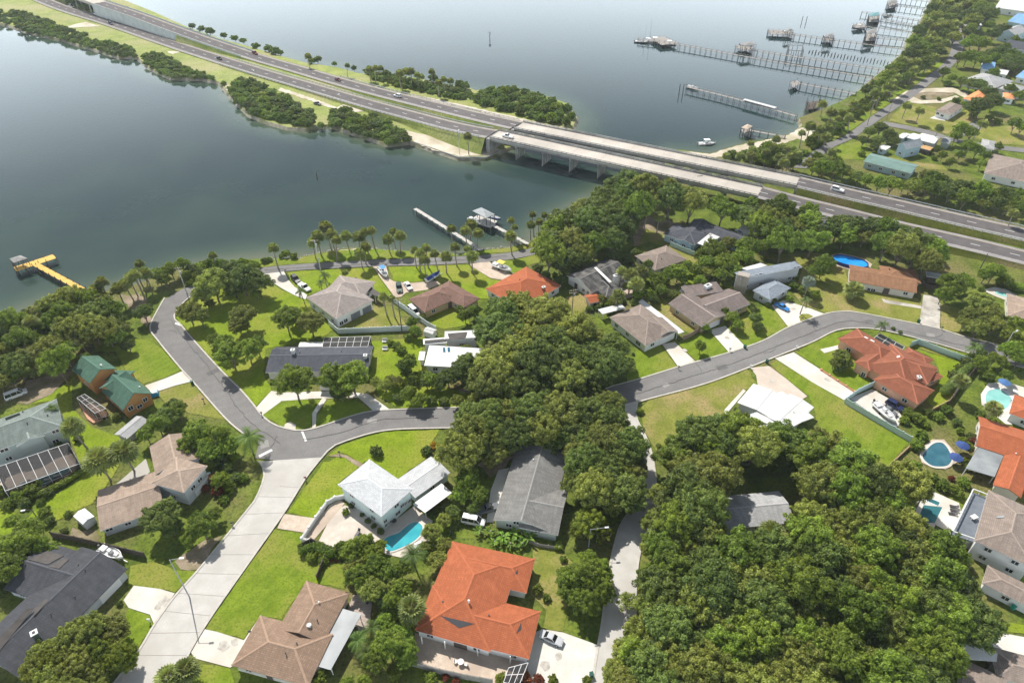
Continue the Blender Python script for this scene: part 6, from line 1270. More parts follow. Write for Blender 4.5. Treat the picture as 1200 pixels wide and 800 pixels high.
marker(371.5, 208, 4.0, 'short dark marker post alone in the near lagoon', False); marker(574, 44, 4.2, 'channel marker with a pale board in the far lagoon', True); marker(940, 24, 4, 'left one of two small posts beyond the jetties', False); marker(945, 24.5, 4, 'right one of two small posts beyond the jetties', False); marker(796, 107, 5, 'outer mooring post off the jetty with the white runway', False); marker(800.5, 107, 5, 'inner mooring post off the jetty with the white runway', False)
# ================================================================== FENCES AND WALLS
VINYL_W = mat('vinyl_fence_white', (.62, .68, .68), (.70, .75, .75), scale=1, rough=.6); VINYL_A = mat('vinyl_fence_aqua', (.45, .58, .57), (.52, .65, .64), scale=1, rough=.6)
def fence(pts, hh, m, label, lm=None, name='fence', step=2.4, th=.1, post=.16):
    P = [W(*p) for p in pts]; base = P[len(P)//2]; o = thing(name, label, 'fence' if name == 'fence' else 'wall', base, lm=lm)
    mb = MB(); mb.box((0, 0, hh/2), (1, th, hh)); mb.box((0, 0, hh-.06), (1, th+.07, .12)); mb.box((0, 0, .2), (1, th+.05, .12)); pm = mb.mesh('fence_panel', m)
    mb = MB(); mb.box((0, 0, (hh+.12)/2), (post, post, hh+.12)); mb.box((0, 0, hh+.16), (post+.08, post+.08, .08)); qm = mb.mesh('fence_post', m)
    for a, b in zip(P, P[1:]):
        L_ = (b-a).length; n = max(1, round(L_/step)); ang = math.atan2(b.y-a.y, b.x-a.x)
        for i in range(n):
            c = a.lerp(b, (i+.5)/n); e = link('panel', pm, o, c-base); e.rotation_euler = (0, 0, ang); e.scale = (L_/n-.1, 1, 1); e = link('post', qm, o, a.lerp(b, i/n)-base); e.rotation_euler = (0, 0, ang)
    e = link('post', qm, o, P[-1]-base); return o
fence([(386, 381.5), (397, 391), (480, 387.5)], 1.9, VINYL_W, 'long white privacy fence below the warm grey house', 'long white fence')
fence([(458, 352), (475, 364), (503, 384), (511, 388)], 1.9, VINYL_W, 'white fence running down between the warm grey and dark brown houses')
fence([(785, 288.5), (800, 295), (822, 304)], 1.9, VINYL_A, 'pale aqua fence below the large slate house', 'aqua fence by the slate house'); 
fence([(1023, 452.5), (1004, 461.5), (989, 472.5), (1025, 494), (1066, 518)], 1.9, VINYL_A, 'pale aqua fence round the boat yard of the clay-tiled house', 'aqua boat-yard fence')
fence([(1066, 406.5), (1074, 403), (1105, 415), (1143, 428.5)], 1.9, VINYL_A, 'pale aqua fence along the road above the clay-tiled house')
fence([(1140, 430), (1126, 451), (1112, 471.5), (1092, 482)], 1.2, WOOD_T, 'tan timber fence at the bottom of the clay-tiled house lawn', 'tan timber fence'); fence([(1066, 524), (1054, 535), (1042, 546)], .9, WOOD_T, 'short tan timber edging below the boat-yard fence')
fence([(62, 629), (90, 634), (120, 641), (150, 648), (171, 653)], 1.8, WOOD_D, 'dark board fence between the white shed and charcoal house', 'dark board fence')
fence([(356, 641), (366, 636), (396, 649)], 1.7, WOOD_D, 'dark board fence at the lower edge of the sunny courtyard'); fence([(382, 655), (372, 679)], 1.6, WOOD_D, 'dark board fence running down to the brown-roofed house')
fence([(484, 780), (516, 789), (548, 796), (577, 801)], 1.8, WOOD_G, 'grey board fence below the terracotta house patio'); fence([(800, 399), (808, 396), (823, 386)], 1.8, mat('brown_fence', (.22, .16, .12), (.3, .22, .17), scale=2, rough=.9), 'brown board fence between two garages')
fence([(621, 636), (630, 640), (655, 644)], 1.0, WOOD_G, 'grey rail fence at the foot of the banana plants'); fence([(1143, 433), (1128, 450), (1110, 475)], 1.7, WOOD_D, 'dark fence behind the shrubs beside the pale aqua pool')
fence([(405, 583.5), (393, 586), (384, 591), (371, 609), (354.5, 634), (363, 636.5)], 1.3, S_WHT, 'low white stucco wall curving round the sunny courtyard', 'white courtyard wall', name='garden_wall', th=.35, post=.4)
fence([(1080, 334), (1090, 339), (1108, 342)], 1.5, WOOD_D, 'dark fence in front of the pale-roofed shed')
# ================================================================== SMALL STREET THINGS
def bin_(px, py, m, label, rz=0.3):
    b = W(px, py, .1); o = thing('wheelie_bin', label, 'bin', b, group='wheeled bins'); mb = MB(); c, s = math.cos(rz), math.sin(rz); mb.box((b.x, b.y, b.z+.55), (.62, .66, .95), rz); mb.build('body', m, o, b)
    mb = MB(); mb.box((b.x, b.y, b.z+1.06), (.72, .78, .1), rz); mb.build('lid', m, o, b)
    for k in (-.3, .3): mb = MB(); mb.tube([(b.x+c*k-.3*-s, b.y+s*k+.3, b.z+.12), (b.x+c*k-.3*-s+.06, b.y+s*k+.3, b.z+.12)], [.12, .12], 8); mb.build('wheel', RUBBER, o, b)
BIN_G = mat('bin_green', (.01, .075, .05), rough=.5); BIN_B = mat('bin_blue', (.05, .35, .6), rough=.5)
bin_(225.5, 449.5, BIN_G, 'dark green bin at the kerb end of the log house drive'); bin_(872.5, 408, BIN_G, 'dark green bin by the cocoa house drive'); bin_(898.5, 425, BIN_G, 'dark green bin beside the curved white drive'); bin_(693, 792, BIN_G, 'green bin at the bottom of the shaded concrete drive'); bin_(1076, 378, BIN_G, 'green bin by the stained concrete drive'); bin_(1186, 713, mat('bin_teal', (.02, .3, .22), rough=.5), 'teal bin beside the low garage block')
bin_(249, 562, mat('bin_lime', (.5, .6, .1), rough=.5), 'lime bin beside the taupe house garage'); bin_(246, 558, mat('bin_pale', (.5, .7, .65), rough=.5), 'pale green bin beside the taupe house garage')
def mailbox(px, py, label, m=DARKM):
    b = W(px, py, .05); o = thing('mailbox', label, 'mailbox', b, group='mailboxes along the roads'); mb = MB(); mb.box((b.x, b.y, b.z+.5), (.14, .14, 1.1)); mb.build('post', WOOD_G if m is not WHITE else WHITE, o, b)
    mb = MB(); mb.tube([b+Vector((-.28, 0, 1.18)), b+Vector((.28, 0, 1.18))], [.17, .17], 8); mb.build('letter_box', m, o, b)
for x, y, l, m in ((358.5, 563, 'dark red mailbox on the verge opposite the stop line', PAINTS['red']), (398, 533, 'black mailbox on the lawn edge above the white-roofed house', DARKM), (879, 431.5, 'white mailbox at the curved white drive', WHITE), (933, 409, 'white mailbox at the long white drive', WHITE), (307, 487, 'dark mailbox at the island kerb tip', DARKM), (273, 616, 'black mailbox beside the concrete road by the bushes', DARKM), (294, 743, 'black mailbox at the corner of the mown lawn', DARKM), (176, 729, 'white mailbox by the charcoal house verge', WHITE), (939, 376, 'dark mailbox on the planting island', DARKM), (1103, 387, 'dark mailbox at the foot of the dry verge', DARKM), (335, 320, 'black mailbox where the white drive leaves the river drive', DARKM), (436, 314, 'black mailbox left of the blue-topped boat drive', DARKM), (453, 313.5, 'black mailbox right of the blue-topped boat drive', DARKM), (549, 309, 'black mailbox at the brick driveway', DARKM), (795, 433, 'dark mailbox by the white garage drive', DARKM), (855, 412, 'dark mailbox by the cocoa house lawn', DARKM), (239, 471, 'dark mailbox on the dry verge below the log house', DARKM)): mailbox(x, y, l, m)
def bench(px, py, label):
    b = W(px, py); o = thing('lawn_seat', label, 'seat', b, group='white seats on the centre lawn'); mb = MB(); mb.box((b.x, b.y, .45), (1.5, .9, .14)); mb.build('seat', WHITE, o, b); mb = MB(); mb.box((b.x, b.y+.42, .8), (1.5, .1, .7)); mb.build('backrest', WHITE, o, b)
    for k in (-.6, .6): mb = MB(); mb.box((b.x+k, b.y, .2), (.1, .8, .4)); mb.build('leg', WHITE, o, b)
bench(451.2, 401, 'white seat farther up the centre lawn'); bench(451.4, 410, 'white seat nearer the road on the centre lawn')
b = W(181, 463); o = thing('tarped_load', 'small bright blue tarpaulin-covered load beside the log house', 'covered load', b); mb = MB(); mb.box((b.x, b.y, .55), (2.2, 1.6, 1.1), .4); mb.build('tarpaulin', mat('bright_tarp', (.03, .3, .65), (.05, .38, .75), scale=2, rough=.5), o, b); mb = MB(); mb.box((b.x, b.y, 1.2), (1.8, 1.2, .25), .4); mb.build('white_cover', WHITE, o, b)
# rocks along the river drive bank
rk = MB(); rnd = random.Random(3); P_ = smooth_px([(305, 305), (347, 303), (362, 300), (392, 294), (440, 292), (480, 297), (537, 298), (566, 294), (600, 290)], 1.4)
for p in P_:
    for k in range(2):
        c = p+Vector((rnd.uniform(-.8, .8), rnd.uniform(-.4, 1.4), rnd.uniform(-.4, .1))); s = rnd.uniform(.3, .75); pts = []
        for a in range(6): t = a*math.pi/3+rnd.uniform(-.3, .3); pts.append(c+Vector((math.cos(t)*s, math.sin(t)*s, 0)))
        top = c+Vector((0, 0, s*.7)); rk.add(pts+[top], [(a, (a+1) % 6, 6) for a in range(6)])
structure(rk.build('shore_rocks', mat('shore_rock', (.30, .28, .25), (.46, .43, .38), scale=2, rough=.95)), 'stuff')
utility_pole(1039, 140, 1045, 115, 'timber pole at the corner of the far lane', POLE_W, 1, False); utility_pole(1016, 147, 1022, 117, 'timber pole halfway along the far lane', POLE_W, 1, False)
fence([(1001, 459.5), (962, 434)], .35, mat('brick_edging', (.5, .25, .14), (.58, .32, .19), scale=2, rough=.9), 'low orange brick edging beside the long white drive', name='garden_wall', th=.5, post=.52)

# overhead wires, garden furniture
def wires(a, b, za, zb, label):
    A, B = W(*a, za), W(*b, zb); o = thing('power_line', label, 'wires', W(*a)); o.location.z = 0; mb = MB(); d = (B-A).normalized(); s = Vector((-d.y, d.x, 0))
    for k in (-.6, 0, .6):
        P_ = [A.lerp(B, t/14)+s*k+Vector((0, 0, -1.3*4*(t/14)*(1-t/14))) for t in range(15)]; mb.tube(P_, [.018]*15, 4)
    structure(mb.build('wires', DARKM, o, W(*a)), 'stuff')
wires((219, 343.5), (376, 318), 9.5, 9.5, 'overhead wires between the river corner pole and the palm drive pole'); wires((471, 388), (670, 371), 9.2, 9.2, 'overhead wires from the pole behind the white fence towards the oaks'); wires((670, 371), (955, 291), 9.2, 9.0, 'overhead wires above the gardens towards the highway trees'); wires((1016, 147), (1039, 140), 9, 9, 'overhead wires along the far lane')
def furniture(px, py, kind, label, m, rz=0, z=.1):
    b = W(px, py, z); o = thing(kind, label, kind.replace('_', ' '), b); c, s = math.cos(rz), math.sin(rz)
    R2 = lambda x, y: (b.x+c*x-s*y, b.y+s*x+c*y)
    if kind == 'garden_table':
        mb = MB(); mb.tube([b+Vector((0, 0, .7)), b+Vector((0, 0, .75))], [.6, .6], 14); mb.build('tabletop', m, o, b); mb = MB(); mb.tube([b, b+Vector((0, 0, .7))], [.07, .06], 6); mb.build('leg', m, o, b)
    else:
        w = 1.7 if kind == 'lounger' else .55; mb = MB(); mb.box((b.x, b.y, b.z+.4), (w, .6, .08), rz); mb.build('seat', m, o, b); p0, p1 = R2(w*.38, 0), R2(w*.62, 0); mb = MB(); mb.beam((*p0, b.z+.42), (*p1, b.z+.9), .58, .06); mb.build('backrest', m, o, b)
        for x in (-w*.4, w*.4):
            for y in (-.25, .25): q = R2(x, y); mb = MB(); mb.box((q[0], q[1], b.z+.18), (.06, .06, .36)); mb.build('leg', m, o, b)
furniture(486, 642.5, 'lounger', 'white lounger at the lower rim of the turquoise pool', WHITE, .5); furniture(490, 637, 'lounger', 'white lounger at the right rim of the turquoise pool', WHITE, .5)
furniture(419, 626, 'lounger', 'dark lounger on the sunny courtyard near the turquoise pool', DARKM, 1.2); furniture(462, 612, 'garden_table', 'dark round table beside the aqua house wall', DARKM)
furniture(57, 562.5, 'lounger', 'white lounger at the near rim of the screened pool', WHITE, .3, .2); furniture(68, 558, 'lounger', 'second white lounger along the screened pool', WHITE, .3, .2); furniture(15, 575, 'garden_table', 'round table at the end of the screened enclosure', WOOD_T, 0, .2)
furniture(540, 777, 'garden_table', 'pale round table on the terracotta house patio', WHITE, 0, .15); furniture(534, 776, 'garden_chair', 'white chair on one side of the patio table', WHITE, 2.6, .15); furniture(546, 779, 'garden_chair', 'white chair on the far side of the patio table', WHITE, -.4, .15)
furniture(1188, 460, 'garden_table', 'white table on the pale aqua pool terrace', WHITE, 0, .12); furniture(1187, 474, 'lounger', 'white lounger beside the pale aqua pool', WHITE, 1.9, .12)
furniture(431, 707, 'garden_chair', 'dark metal chair on the weathered plank deck', DARKM, 1, .36); furniture(1084, 512, 'garden_chair', 'pale chair on the upper side of the kidney-shaped pool', WHITE, 1.5, .1); furniture(832, 277, 'garden_table', 'round table on the white roof terrace', WOOD_G, 0, 3.6); furniture(727, 340, 'garden_table', 'white table behind the mossy black-roofed house', WHITE)
b = W(648, 366); o = thing('garden_pen', 'dark square pen on the small lawn near the utility pole', 'pen', b); 
for x, y, w, l in ((0, 1.6, 3.4, .2), (0, -1.6, 3.4, .2), (1.6, 0, .2, 3), (-1.6, 0, .2, 3)): mb = MB(); mb.box((b.x+x, b.y+y, .45), (w, l, .9)); mb.build('side_panel', WOOD_D, o, b)
mb = MB(); mb.box((b.x, b.y, .06), (3.0, 3.0, .12)); mb.build('floor', RUBBER, o, b)
# ================================================================== PLANTS
rng = np.random.default_rng(11)
def leaf_mesh(name, centers, radii, n_leaf, size, m, flat=.8, seed=0, squash=1.0, aspect=.55):
    """leaf-sprays scattered in clumps; 'tone' per face mixes the two leaf colours"""
    r = np.random.default_rng(seed); Vs = []; tones = []
    for c, R in zip(centers, radii):
        k = max(8, int(n_leaf*1.55*R*R)); d = r.normal(size=(k, 3)); d /= np.linalg.norm(d, axis=1)[:, None]; d[:, 2] = np.where(d[:, 2] < -.35, -d[:, 2], d[:, 2])
        rad = R*(.70+.34*r.random(k))*(1+.10*r.normal(size=k)); p = c+d*rad[:, None]*np.array([1, 1, flat])
        n = d+r.normal(size=(k, 3))*.42; n[:, 2] += .15; n /= np.linalg.norm(n, axis=1)[:, None]
        t = np.cross(n, r.normal(size=(k, 3))); t /= np.linalg.norm(t, axis=1)[:, None]; b = np.cross(n, t)
        s = size*1.12*(.6+.8*r.random(k))[:, None]; w = s*aspect
        bend = n*s*.18*r.random((k, 1))
        Vs.append(np.stack([p-t*s, p-b*w+bend, p+t*s, p+b*w+bend], 1).reshape(-1, 3)); ct = r.random()*.4; tones.append(np.clip(ct+r.random(k)*.6, 0, 1))
    V = np.concatenate(Vs); T = np.concatenate(tones); k = len(T); me = D.meshes.new(name)
    me.vertices.add(len(V)); me.vertices.foreach_set('co', V.ravel().astype(np.float32)); me.loops.add(4*k); me.loops.foreach_set('vertex_index', np.arange(4*k, dtype=np.int32)); me.polygons.add(k); me.polygons.foreach_set('loop_start', np.arange(0, 4*k, 4, dtype=np.int32))
    a = me.attributes.new('tone', 'FLOAT', 'FACE'); a.data.foreach_set('value', T.astype(np.float32)); me.materials.append(m); me.update(calc_edges=True); return me
def dome(r, n, rz=.62, inner=.2, low=1.35, cr=.26):
    """clump centres over a lumpy dome of unit radius"""
    P = []; R = []; lob = [(r.uniform(0, 6.28), r.uniform(.85, 1.12)) for _ in range(6)]
    for i in range(n):
        th = i*2.39996; z = 1-low*(i+.5)/n; q = math.sqrt(max(0, 1-z*z)) if z > -1 else 0; f = .50+.30*r.random()
        a = lob[int(th/1.05) % 6][1]; P.append((math.cos(th)*q*f*a, math.sin(th)*q*f*a, z*rz*f)); R.append(r.uniform(cr, cr+.16))
    for i in range(int(n*inner)): P.append((r.uniform(-.4, .4), r.uniform(-.4, .4), r.uniform(-.2, .2))); R.append(.36)
    return np.array(P), R
def fractal(r, P, R, k):
    """each clump breaks up into smaller sprays round a thin core: rough, gappy crowns"""
    P2, R2 = [], []
    for c, q in zip(P, R):
        P2.append(c); R2.append(q*.62)
        for i in range(k+r.randint(-2, 2)):
            z = r.uniform(-.45, 1); a = r.uniform(0, 6.28); s = math.sqrt(1-z*z) if abs(z) < 1 else 0; f = q*r.uniform(.55, 1.05)
            P2.append((c[0]+math.cos(a)*s*f, c[1]+math.sin(a)*s*f, c[2]+z*f*.85)); R2.append(q*r.uniform(.26, .48))
    return np.array(P2), R2
def trunk_mesh(name, h0, reach, r0, m, limbs=6, seed=0):
    r = random.Random(seed); mb = MB(); top = Vector((r.uniform(-.1, .1)*reach, r.uniform(-.1, .1)*reach, h0)); mb.tube([(0, 0, -.3), (0, 0, .25), top*.5, top], [r0*1.5, r0*1.15, r0, r0*.85], 8)
    for i in range(limbs):
        a = i*2*math.pi/limbs+r.uniform(-.4, .4); l = reach*r.uniform(.55, .85); mid = top+Vector((math.cos(a)*l*.45, math.sin(a)*l*.45, reach*.28)); e = top+Vector((math.cos(a)*l, math.sin(a)*l, reach*r.uniform(.3, .6)))
        mb.tube([top-Vector((0, 0, .3)), mid, e], [r0*.6, r0*.4, r0*.15], 6)
        for k in (-.5, .5): e2 = mid+Vector((math.cos(a+k)*l*.45, math.sin(a+k)*l*.45, reach*.25)); mb.tube([mid, e2], [r0*.3, r0*.1], 5)
    return mb.mesh(name, m)
F_OAK = foliage('leaf_oak', (.033, .062, .013), (.235, .32, .07)); F_MID = foliage('leaf_mid', (.05, .09, .010), (.30, .42, .055)); F_LIME = foliage('leaf_lime', (.07, .11, .010), (.27, .33, .04)); F_OLV = foliage('leaf_olive', (.055, .082, .012), (.385, .44, .095))
F_MANG = foliage('leaf_mangrove', (.055, .10, .014), (.27, .39, .08)); F_PALM = foliage('leaf_palm', (.08, .115, .03), (.33, .38, .13)); F_QUEEN = foliage('leaf_feather', (.035, .075, .014), (.14, .22, .045)); F_BAN = foliage('leaf_banana', (.06, .14, .015), (.18, .32, .035)); F_RED = foliage('leaf_red', (.13, .035, .02), (.34, .12, .05)); F_YEL = foliage('leaf_yellow', (.30, .20, .01), (.55, .38, .02)); F_DEAD = foliage('leaf_dry_skirt', (.16, .12, .06), (.28, .22, .12)); F_SILV = foliage('leaf_silver', (.17, .22, .19), (.34, .40, .36)); F_HEDGE = foliage('leaf_hedge', (.06, .12, .010), (.17, .27, .02))
SPECIES = {}
def broad(key, fol, nvar, n_clump, dens, size, rz=.62, h0=.42, tr=.045, limbs=6, name='tree', cat='tree', kind_word='tree', hc=.95, flat=.85, low=1.35, minis=7):
    var = []
    for v in range(nvar):
        r = random.Random(hash_(key)+v*17); P, R = dome(r, n_clump, rz, low=low); P, R = fractal(r, P, R, minis); var.append((trunk_mesh(name+'_trunk', h0, .75, tr, TRUNK, limbs, v+5), leaf_mesh(name+'_crown', P+np.array([0, 0, hc]), R, dens, size, fol, flat, hash_(key)+v)))
    SPECIES[key] = dict(var=var, name=name, cat=cat, word=kind_word, hc=hc)
def hash_(s): return sum(ord(c)*(i+3) for i, c in enumerate(s)) % 1000
broad('oak', F_OAK, 6, 24, 3000, .036, name='oak_tree', kind_word='dark green oak', hc=1.15, h0=.6)
broad('olive', F_OLV, 5, 22, 3000, .036, name='shade_tree', kind_word='olive-green shade tree', hc=1.2, h0=.65)
broad('mid', F_MID, 5, 20, 2800, .038, name='broadleaf_tree', kind_word='green broadleaf tree', rz=.78, hc=1.35, h0=.8)
broad('lime', F_LIME, 4, 20, 2800, .038, name='broadleaf_tree', kind_word='yellow-green tree', rz=.75, hc=1.2, h0=.65)
broad('open', F_OLV, 3, 16, 1200, .042, name='broadleaf_tree', kind_word='thin open-crowned tree', rz=.75, hc=1.05, h0=.55)
broad('mang', F_MANG, 5, 15, 1900, .055, name='mangrove', cat='mangrove', kind_word='green mangrove bush', rz=.62, h0=.15, hc=.42, low=1.7)
broad('shrub', F_MID, 4, 16, 1700, .065, name='shrub', cat='shrub', kind_word='green shrub', rz=.75, h0=.2, hc=.58, low=1.7)
broad('dshrub', F_OAK, 3, 16, 1700, .065, name='bush', cat='bush', kind_word='dark green bush', rz=.75, h0=.2, hc=.58, low=1.7)
broad('lshrub', F_LIME, 3, 16, 1700, .065, name='bush', cat='bush', kind_word='lime-green bush', rz=.75, h0=.2, hc=.58, low=1.7)
broad('rshrub', F_RED, 2, 16, 1700, .065, name='shrub', cat='shrub', kind_word='reddish-bronze shrub', rz=.75, h0=.2, hc=.58, low=1.7)
broad('yshrub', F_YEL, 2, 16, 1700, .065, name='shrub', cat='shrub', kind_word='golden-yellow shrub', rz=.75, h0=.2, hc=.58, low=1.7)
def fan_crown(name, fol, R, n, seed, skirt=True, droop=.35):
    r = random.Random(seed); V = []; F = []; T = []
    def frond(az, el, R, tone):
        d = Vector((math.cos(az)*math.cos(el), math.sin(az)*math.cos(el), math.sin(el))); s = Vector((-math.sin(az), math.cos(az), 0)); up = s.cross(d)*-1
        c = d*R*.48+Vector((0, 0, -.03*R)); nb = 9
        for i in range(nb):
            a = (i/(nb-1)-.5)*3.5; tip = c+(d*math.cos(a)+s*math.sin(a))*R*(.50 if abs(a) < 1.3 else .40)+Vector((0, 0, -droop*R*(.25+.2*r.random())*(1-.3*math.sin(el)))); w = (d*-math.sin(a)+s*math.cos(a))*R*.075; md = c.lerp(tip, .55)+Vector((0, 0, .04*R))
            o = len(V); V.extend([c, md-w, tip, md+w]); F.append((o, o+1, o+2, o+3)); T.append(min(1, max(0, tone+r.uniform(-.2, .2))))
        o = len(V); q = s*R*.02; V.extend([-q, q, c+q, c-q]); F.append((o, o+1, o+2, o+3)); T.append(tone)
    for i in range(n):
        z = 1-1.45*(i+.5)/n; frond(i*2.39996+r.uniform(-.2, .2), math.asin(max(-.6, min(.98, z))), R*r.uniform(.88, 1.05), .25+.55*r.random())
    me = D.meshes.new(name); me.from_pydata([tuple(v) for v in V], [], F); a = me.attributes.new('tone', 'FLOAT', 'FACE'); a.data.foreach_set('value', T); me.materials.append(fol); me.update(); return me
def feather_crown(name, fol, R, n, seed):
    r = random.Random(seed); V = []; F = []; T = []
    for i in range(n):
        az = i*2.39996; el = r.uniform(.1, 1.1) if i < n*.8 else r.uniform(-.4, .1); d = Vector((math.cos(az), math.sin(az), 0)); s = Vector((-d.y, d.x, 0)); tone = .2+.6*r.random(); pts = []
        for k in range(7): t = k/6; pts.append(d*(R*t*math.cos(el*.7)) + Vector((0, 0, R*(math.sin(el)*t-.75*t*t*(.55+.3*math.cos(el))))))
        for k in range(6):
            a, b = pts[k], pts[k+1]
            for sg in (-1, 1):
                for u in (0, .5):
                    p = a.lerp(b, u); q = a.lerp(b, u+.42); L_ = R*.30*(1-.55*abs((k+u)/6-.4)); tip = p.lerp(q, .9)+s*sg*L_+Vector((0, 0, -L_*.45))+(b-a)*.5
                    o = len(V); V.extend([p, q, tip]); F.append((o, o+1, o+2)); T.append(min(1, max(0, tone+r.uniform(-.15, .15))))
            o = len(V); w = s*R*.012; V.extend([a-w, a+w, b+w, b-w]); F.append((o, o+1, o+2, o+3)); T.append(.9)
    me = D.meshes.new(name); me.from_pydata([tuple(v) for v in V], [], F); a = me.attributes.new('tone', 'FLOAT', 'FACE'); a.data.foreach_set('value', T); me.materials.append(fol); me.update(); return me
def banana_crown(name, fol, seed):
    r = random.Random(seed); V = []; F = []; T = []
    for i in range(15):
        az = i*2.39996; el = r.uniform(.35, 1.25); d = Vector((math.cos(az), math.sin(az), 0)); s = Vector((-d.y, d.x, 0)); b = Vector((r.uniform(-.35, .35), r.uniform(-.35, .35), 0)); tone = r.random(); prev = None
        for k in range(6):
            t = k/5; p = b+d*(1.0*t*math.cos(el*.6))+Vector((0, 0, .9*math.sin(el)*t-.55*t*t+.15)); w = s*.15*math.sin(math.pi*min(.97, t*.85+.12)); cur = (p-w+Vector((0, 0, .03)), p, p+w+Vector((0, 0, .03)))
            if prev:
                o = len(V); V.extend([*prev, *cur]); F += [(o, o+1, o+4, o+3), (o+1, o+2, o+5, o+4)]; T += [tone, min(1, tone+.15)]
            prev = cur
    me = D.meshes.new(name); me.from_pydata([tuple(v) for v in V], [], F); a = me.attributes.new('tone', 'FLOAT', 'FACE'); a.data.foreach_set('value', T); me.materials.append(fol); me.update(); return me
def ptrunk(name, h_, r0, bend, seed):
    r = random.Random(seed); a = r.uniform(0, 6.28); mb = MB(); P_ = []; 
    for k in range(6): t = k/5; o = bend*(t*t-t)*1.2; P_.append((math.cos(a)*o, math.sin(a)*o, h_*t-(.3 if k == 0 else 0)))
    mb.tube(P_, [r0*1.35, r0*1.05, r0, r0*.95, r0*.95, r0*1.15], 7); return mb.mesh(name, TRUNK_P)
PALM_CR = [fan_crown('fan_crown', F_PALM, 1.0, 36, s, droop=.5) for s in range(4)]; PALM_SK = fan_crown('dry_skirt', F_DEAD, .62, 12, 9); QUEEN_CR = [feather_crown('feather_crown', F_QUEEN, 1.0, 18, s) for s in range(3)]; SILV_CR = fan_crown('silver_crown', F_SILV, 1.0, 34, 3); BAN_CR = [banana_crown('banana_leaves', F_BAN, s) for s in range(3)]
PALM_TR = [ptrunk('palm_trunk', 1.0, .028, .09, s) for s in range(5)]; BAN_TR = ptrunk('banana_stem', 1.0, .1, .02, 3)
PLANTS = []                                   # (empty, phrase, position) for the labels
def sized(phrase, cat, R):
    if cat == 'tree': return ('broad ' if R > 7.2 else 'small ' if R < 4 else 'medium ')+phrase
    return phrase
NOROOT = 0
def plant(px, py, r, kind, rot=None, force=True, hmul=1.0, trunk=None, lean=None):
    global NOROOT
    mpp = MPP(px, py, 4); R = r*mpp*(1.3 if kind == 'palm' else 1); ran = random.Random(int(px*131+py*17))
    rot = ran.uniform(0, 6.28)
    if kind in SPECIES:
        S = SPECIES[kind]; hc = S['hc']*R*hmul; p = W(px, py, hc); p.z = 0
        if not force and blocked(p): NOROOT += 1; return None
        ri = rot; tm, cm = S['var'][ran.randrange(len(S['var']))]; o = D.objects.new(S['name'], None); COL.objects.link(o); o.location = p; o.rotation_euler = (0, 0, rot); o.scale = (R, R*ran.uniform(.92, 1.08), R*hmul)
        link('trunk', tm, o); link('crown', cm, o); PLANTS.append((o, sized(S['word'], S['cat'], R), S['cat'])); return o
    if kind in ('palm', 'silver', 'queen'):
        th = trunk or (ran.uniform(6.0, 8.5) if kind == 'palm' else ran.uniform(4.5, 6.5)); p = W(px, py, th); p.z = 0
        if not force and blocked(p): NOROOT += 1; return None
        nm = 'feather_palm' if kind == 'queen' else 'fan_palm'; o = D.objects.new(nm, None); COL.objects.link(o); tx, ty = ran.gauss(0, .07), ran.gauss(0, .07); o.rotation_euler = (tx, ty, 0); q = o.rotation_euler.to_matrix() @ Vector((0, 0, th)); p = W(px, py, q.z)-q; p.z = 0; o.location = p
        t = link('trunk', PALM_TR[ran.randrange(5)], o); t.scale = (th*1.0, th*1.0, th) if th > 4 else (4.5, 4.5, th)
        cr = {'palm': PALM_CR[ran.randrange(4)], 'silver': SILV_CR, 'queen': QUEEN_CR[ran.randrange(3)]}[kind]; c = link('crown', cr, o, (0, 0, th)); c.scale = (R, R, R*(1.0 if kind != 'palm' else .95))
        if kind == 'palm': k = link('dry_skirt', PALM_SK, o, (0, 0, th-.25)); k.scale = (R, R, R*.8)
        w = {'palm': 'tall round-headed fan palm' if th > 5 else 'short fan palm', 'silver': 'silvery fan palm', 'queen': 'feather palm'}[kind]; PLANTS.append((o, w, 'palm')); return o
    if kind == 'banana':
        p = W(px, py, R*.8); p.z = 0; o = D.objects.new('banana_plant', None); COL.objects.link(o); o.location = p; o.rotation_euler = (0, 0, rot); t = link('stem', BAN_TR, o); t.scale = (1.6, 1.6, R*.9); c = link('leaves', BAN_CR[ran.randrange(3)], o, (0, 0, R*.55)); c.scale = (R, R, R*.9); PLANTS.append((o, 'banana plant', 'plant')); return o
def blocked(p):
    q = (p.x, p.y)
    return any(inside(q, f) for f in FOOT) or any(inside(q, f) for f in ROADS)
def many(kind, s, **k):
    for t in s.split():
        v = [float(x) for x in t.split(',')]; plant(*v[:3], kind, **k)
def wood(poly, r0, r1, kinds, gap=1.0, seed=1, avoid=(), land=None, maxn=400, edge=.75, hm=(.82, 1.25)):
    """a planted mass: crowns packed over a surveyed outline, each its own tree"""
    r = random.Random(seed); xs = [p[0] for p in poly]; ys = [p[1] for p in poly]; got = []; tries = 0
    while tries < 6000 and len(got) < maxn:
        tries += 1; x, y = r.uniform(min(xs), max(xs)), r.uniform(min(ys), max(ys))
        if not inside((x, y), poly) or any(inside((x, y), a) for a in avoid): continue
        rr = r.uniform(r0, r1)
        if edge and not all(inside((x+rr*edge*a, y+rr*edge*b), poly) for a, b in ((1, 0), (-1, 0), (0, 1), (0, -1))): continue
        if any((x-a)**2+((y-b)*1.18)**2 < (gap*.5*(rr+c))**2 for a, b, c in got): continue
        k = r.choices([k for k, _ in kinds], [w for _, w in kinds])[0]
        if land is not None:
            p = W(x, y, 3)
            if not any(inside((p.x, p.y), [(q.x, q.y) for q in L_]) for L_ in land): continue
        if plant(x, y, rr*(.72 if k == 'palm' else 1), k, force=False, hmul=r.uniform(*hm)): got.append((x, y, rr))
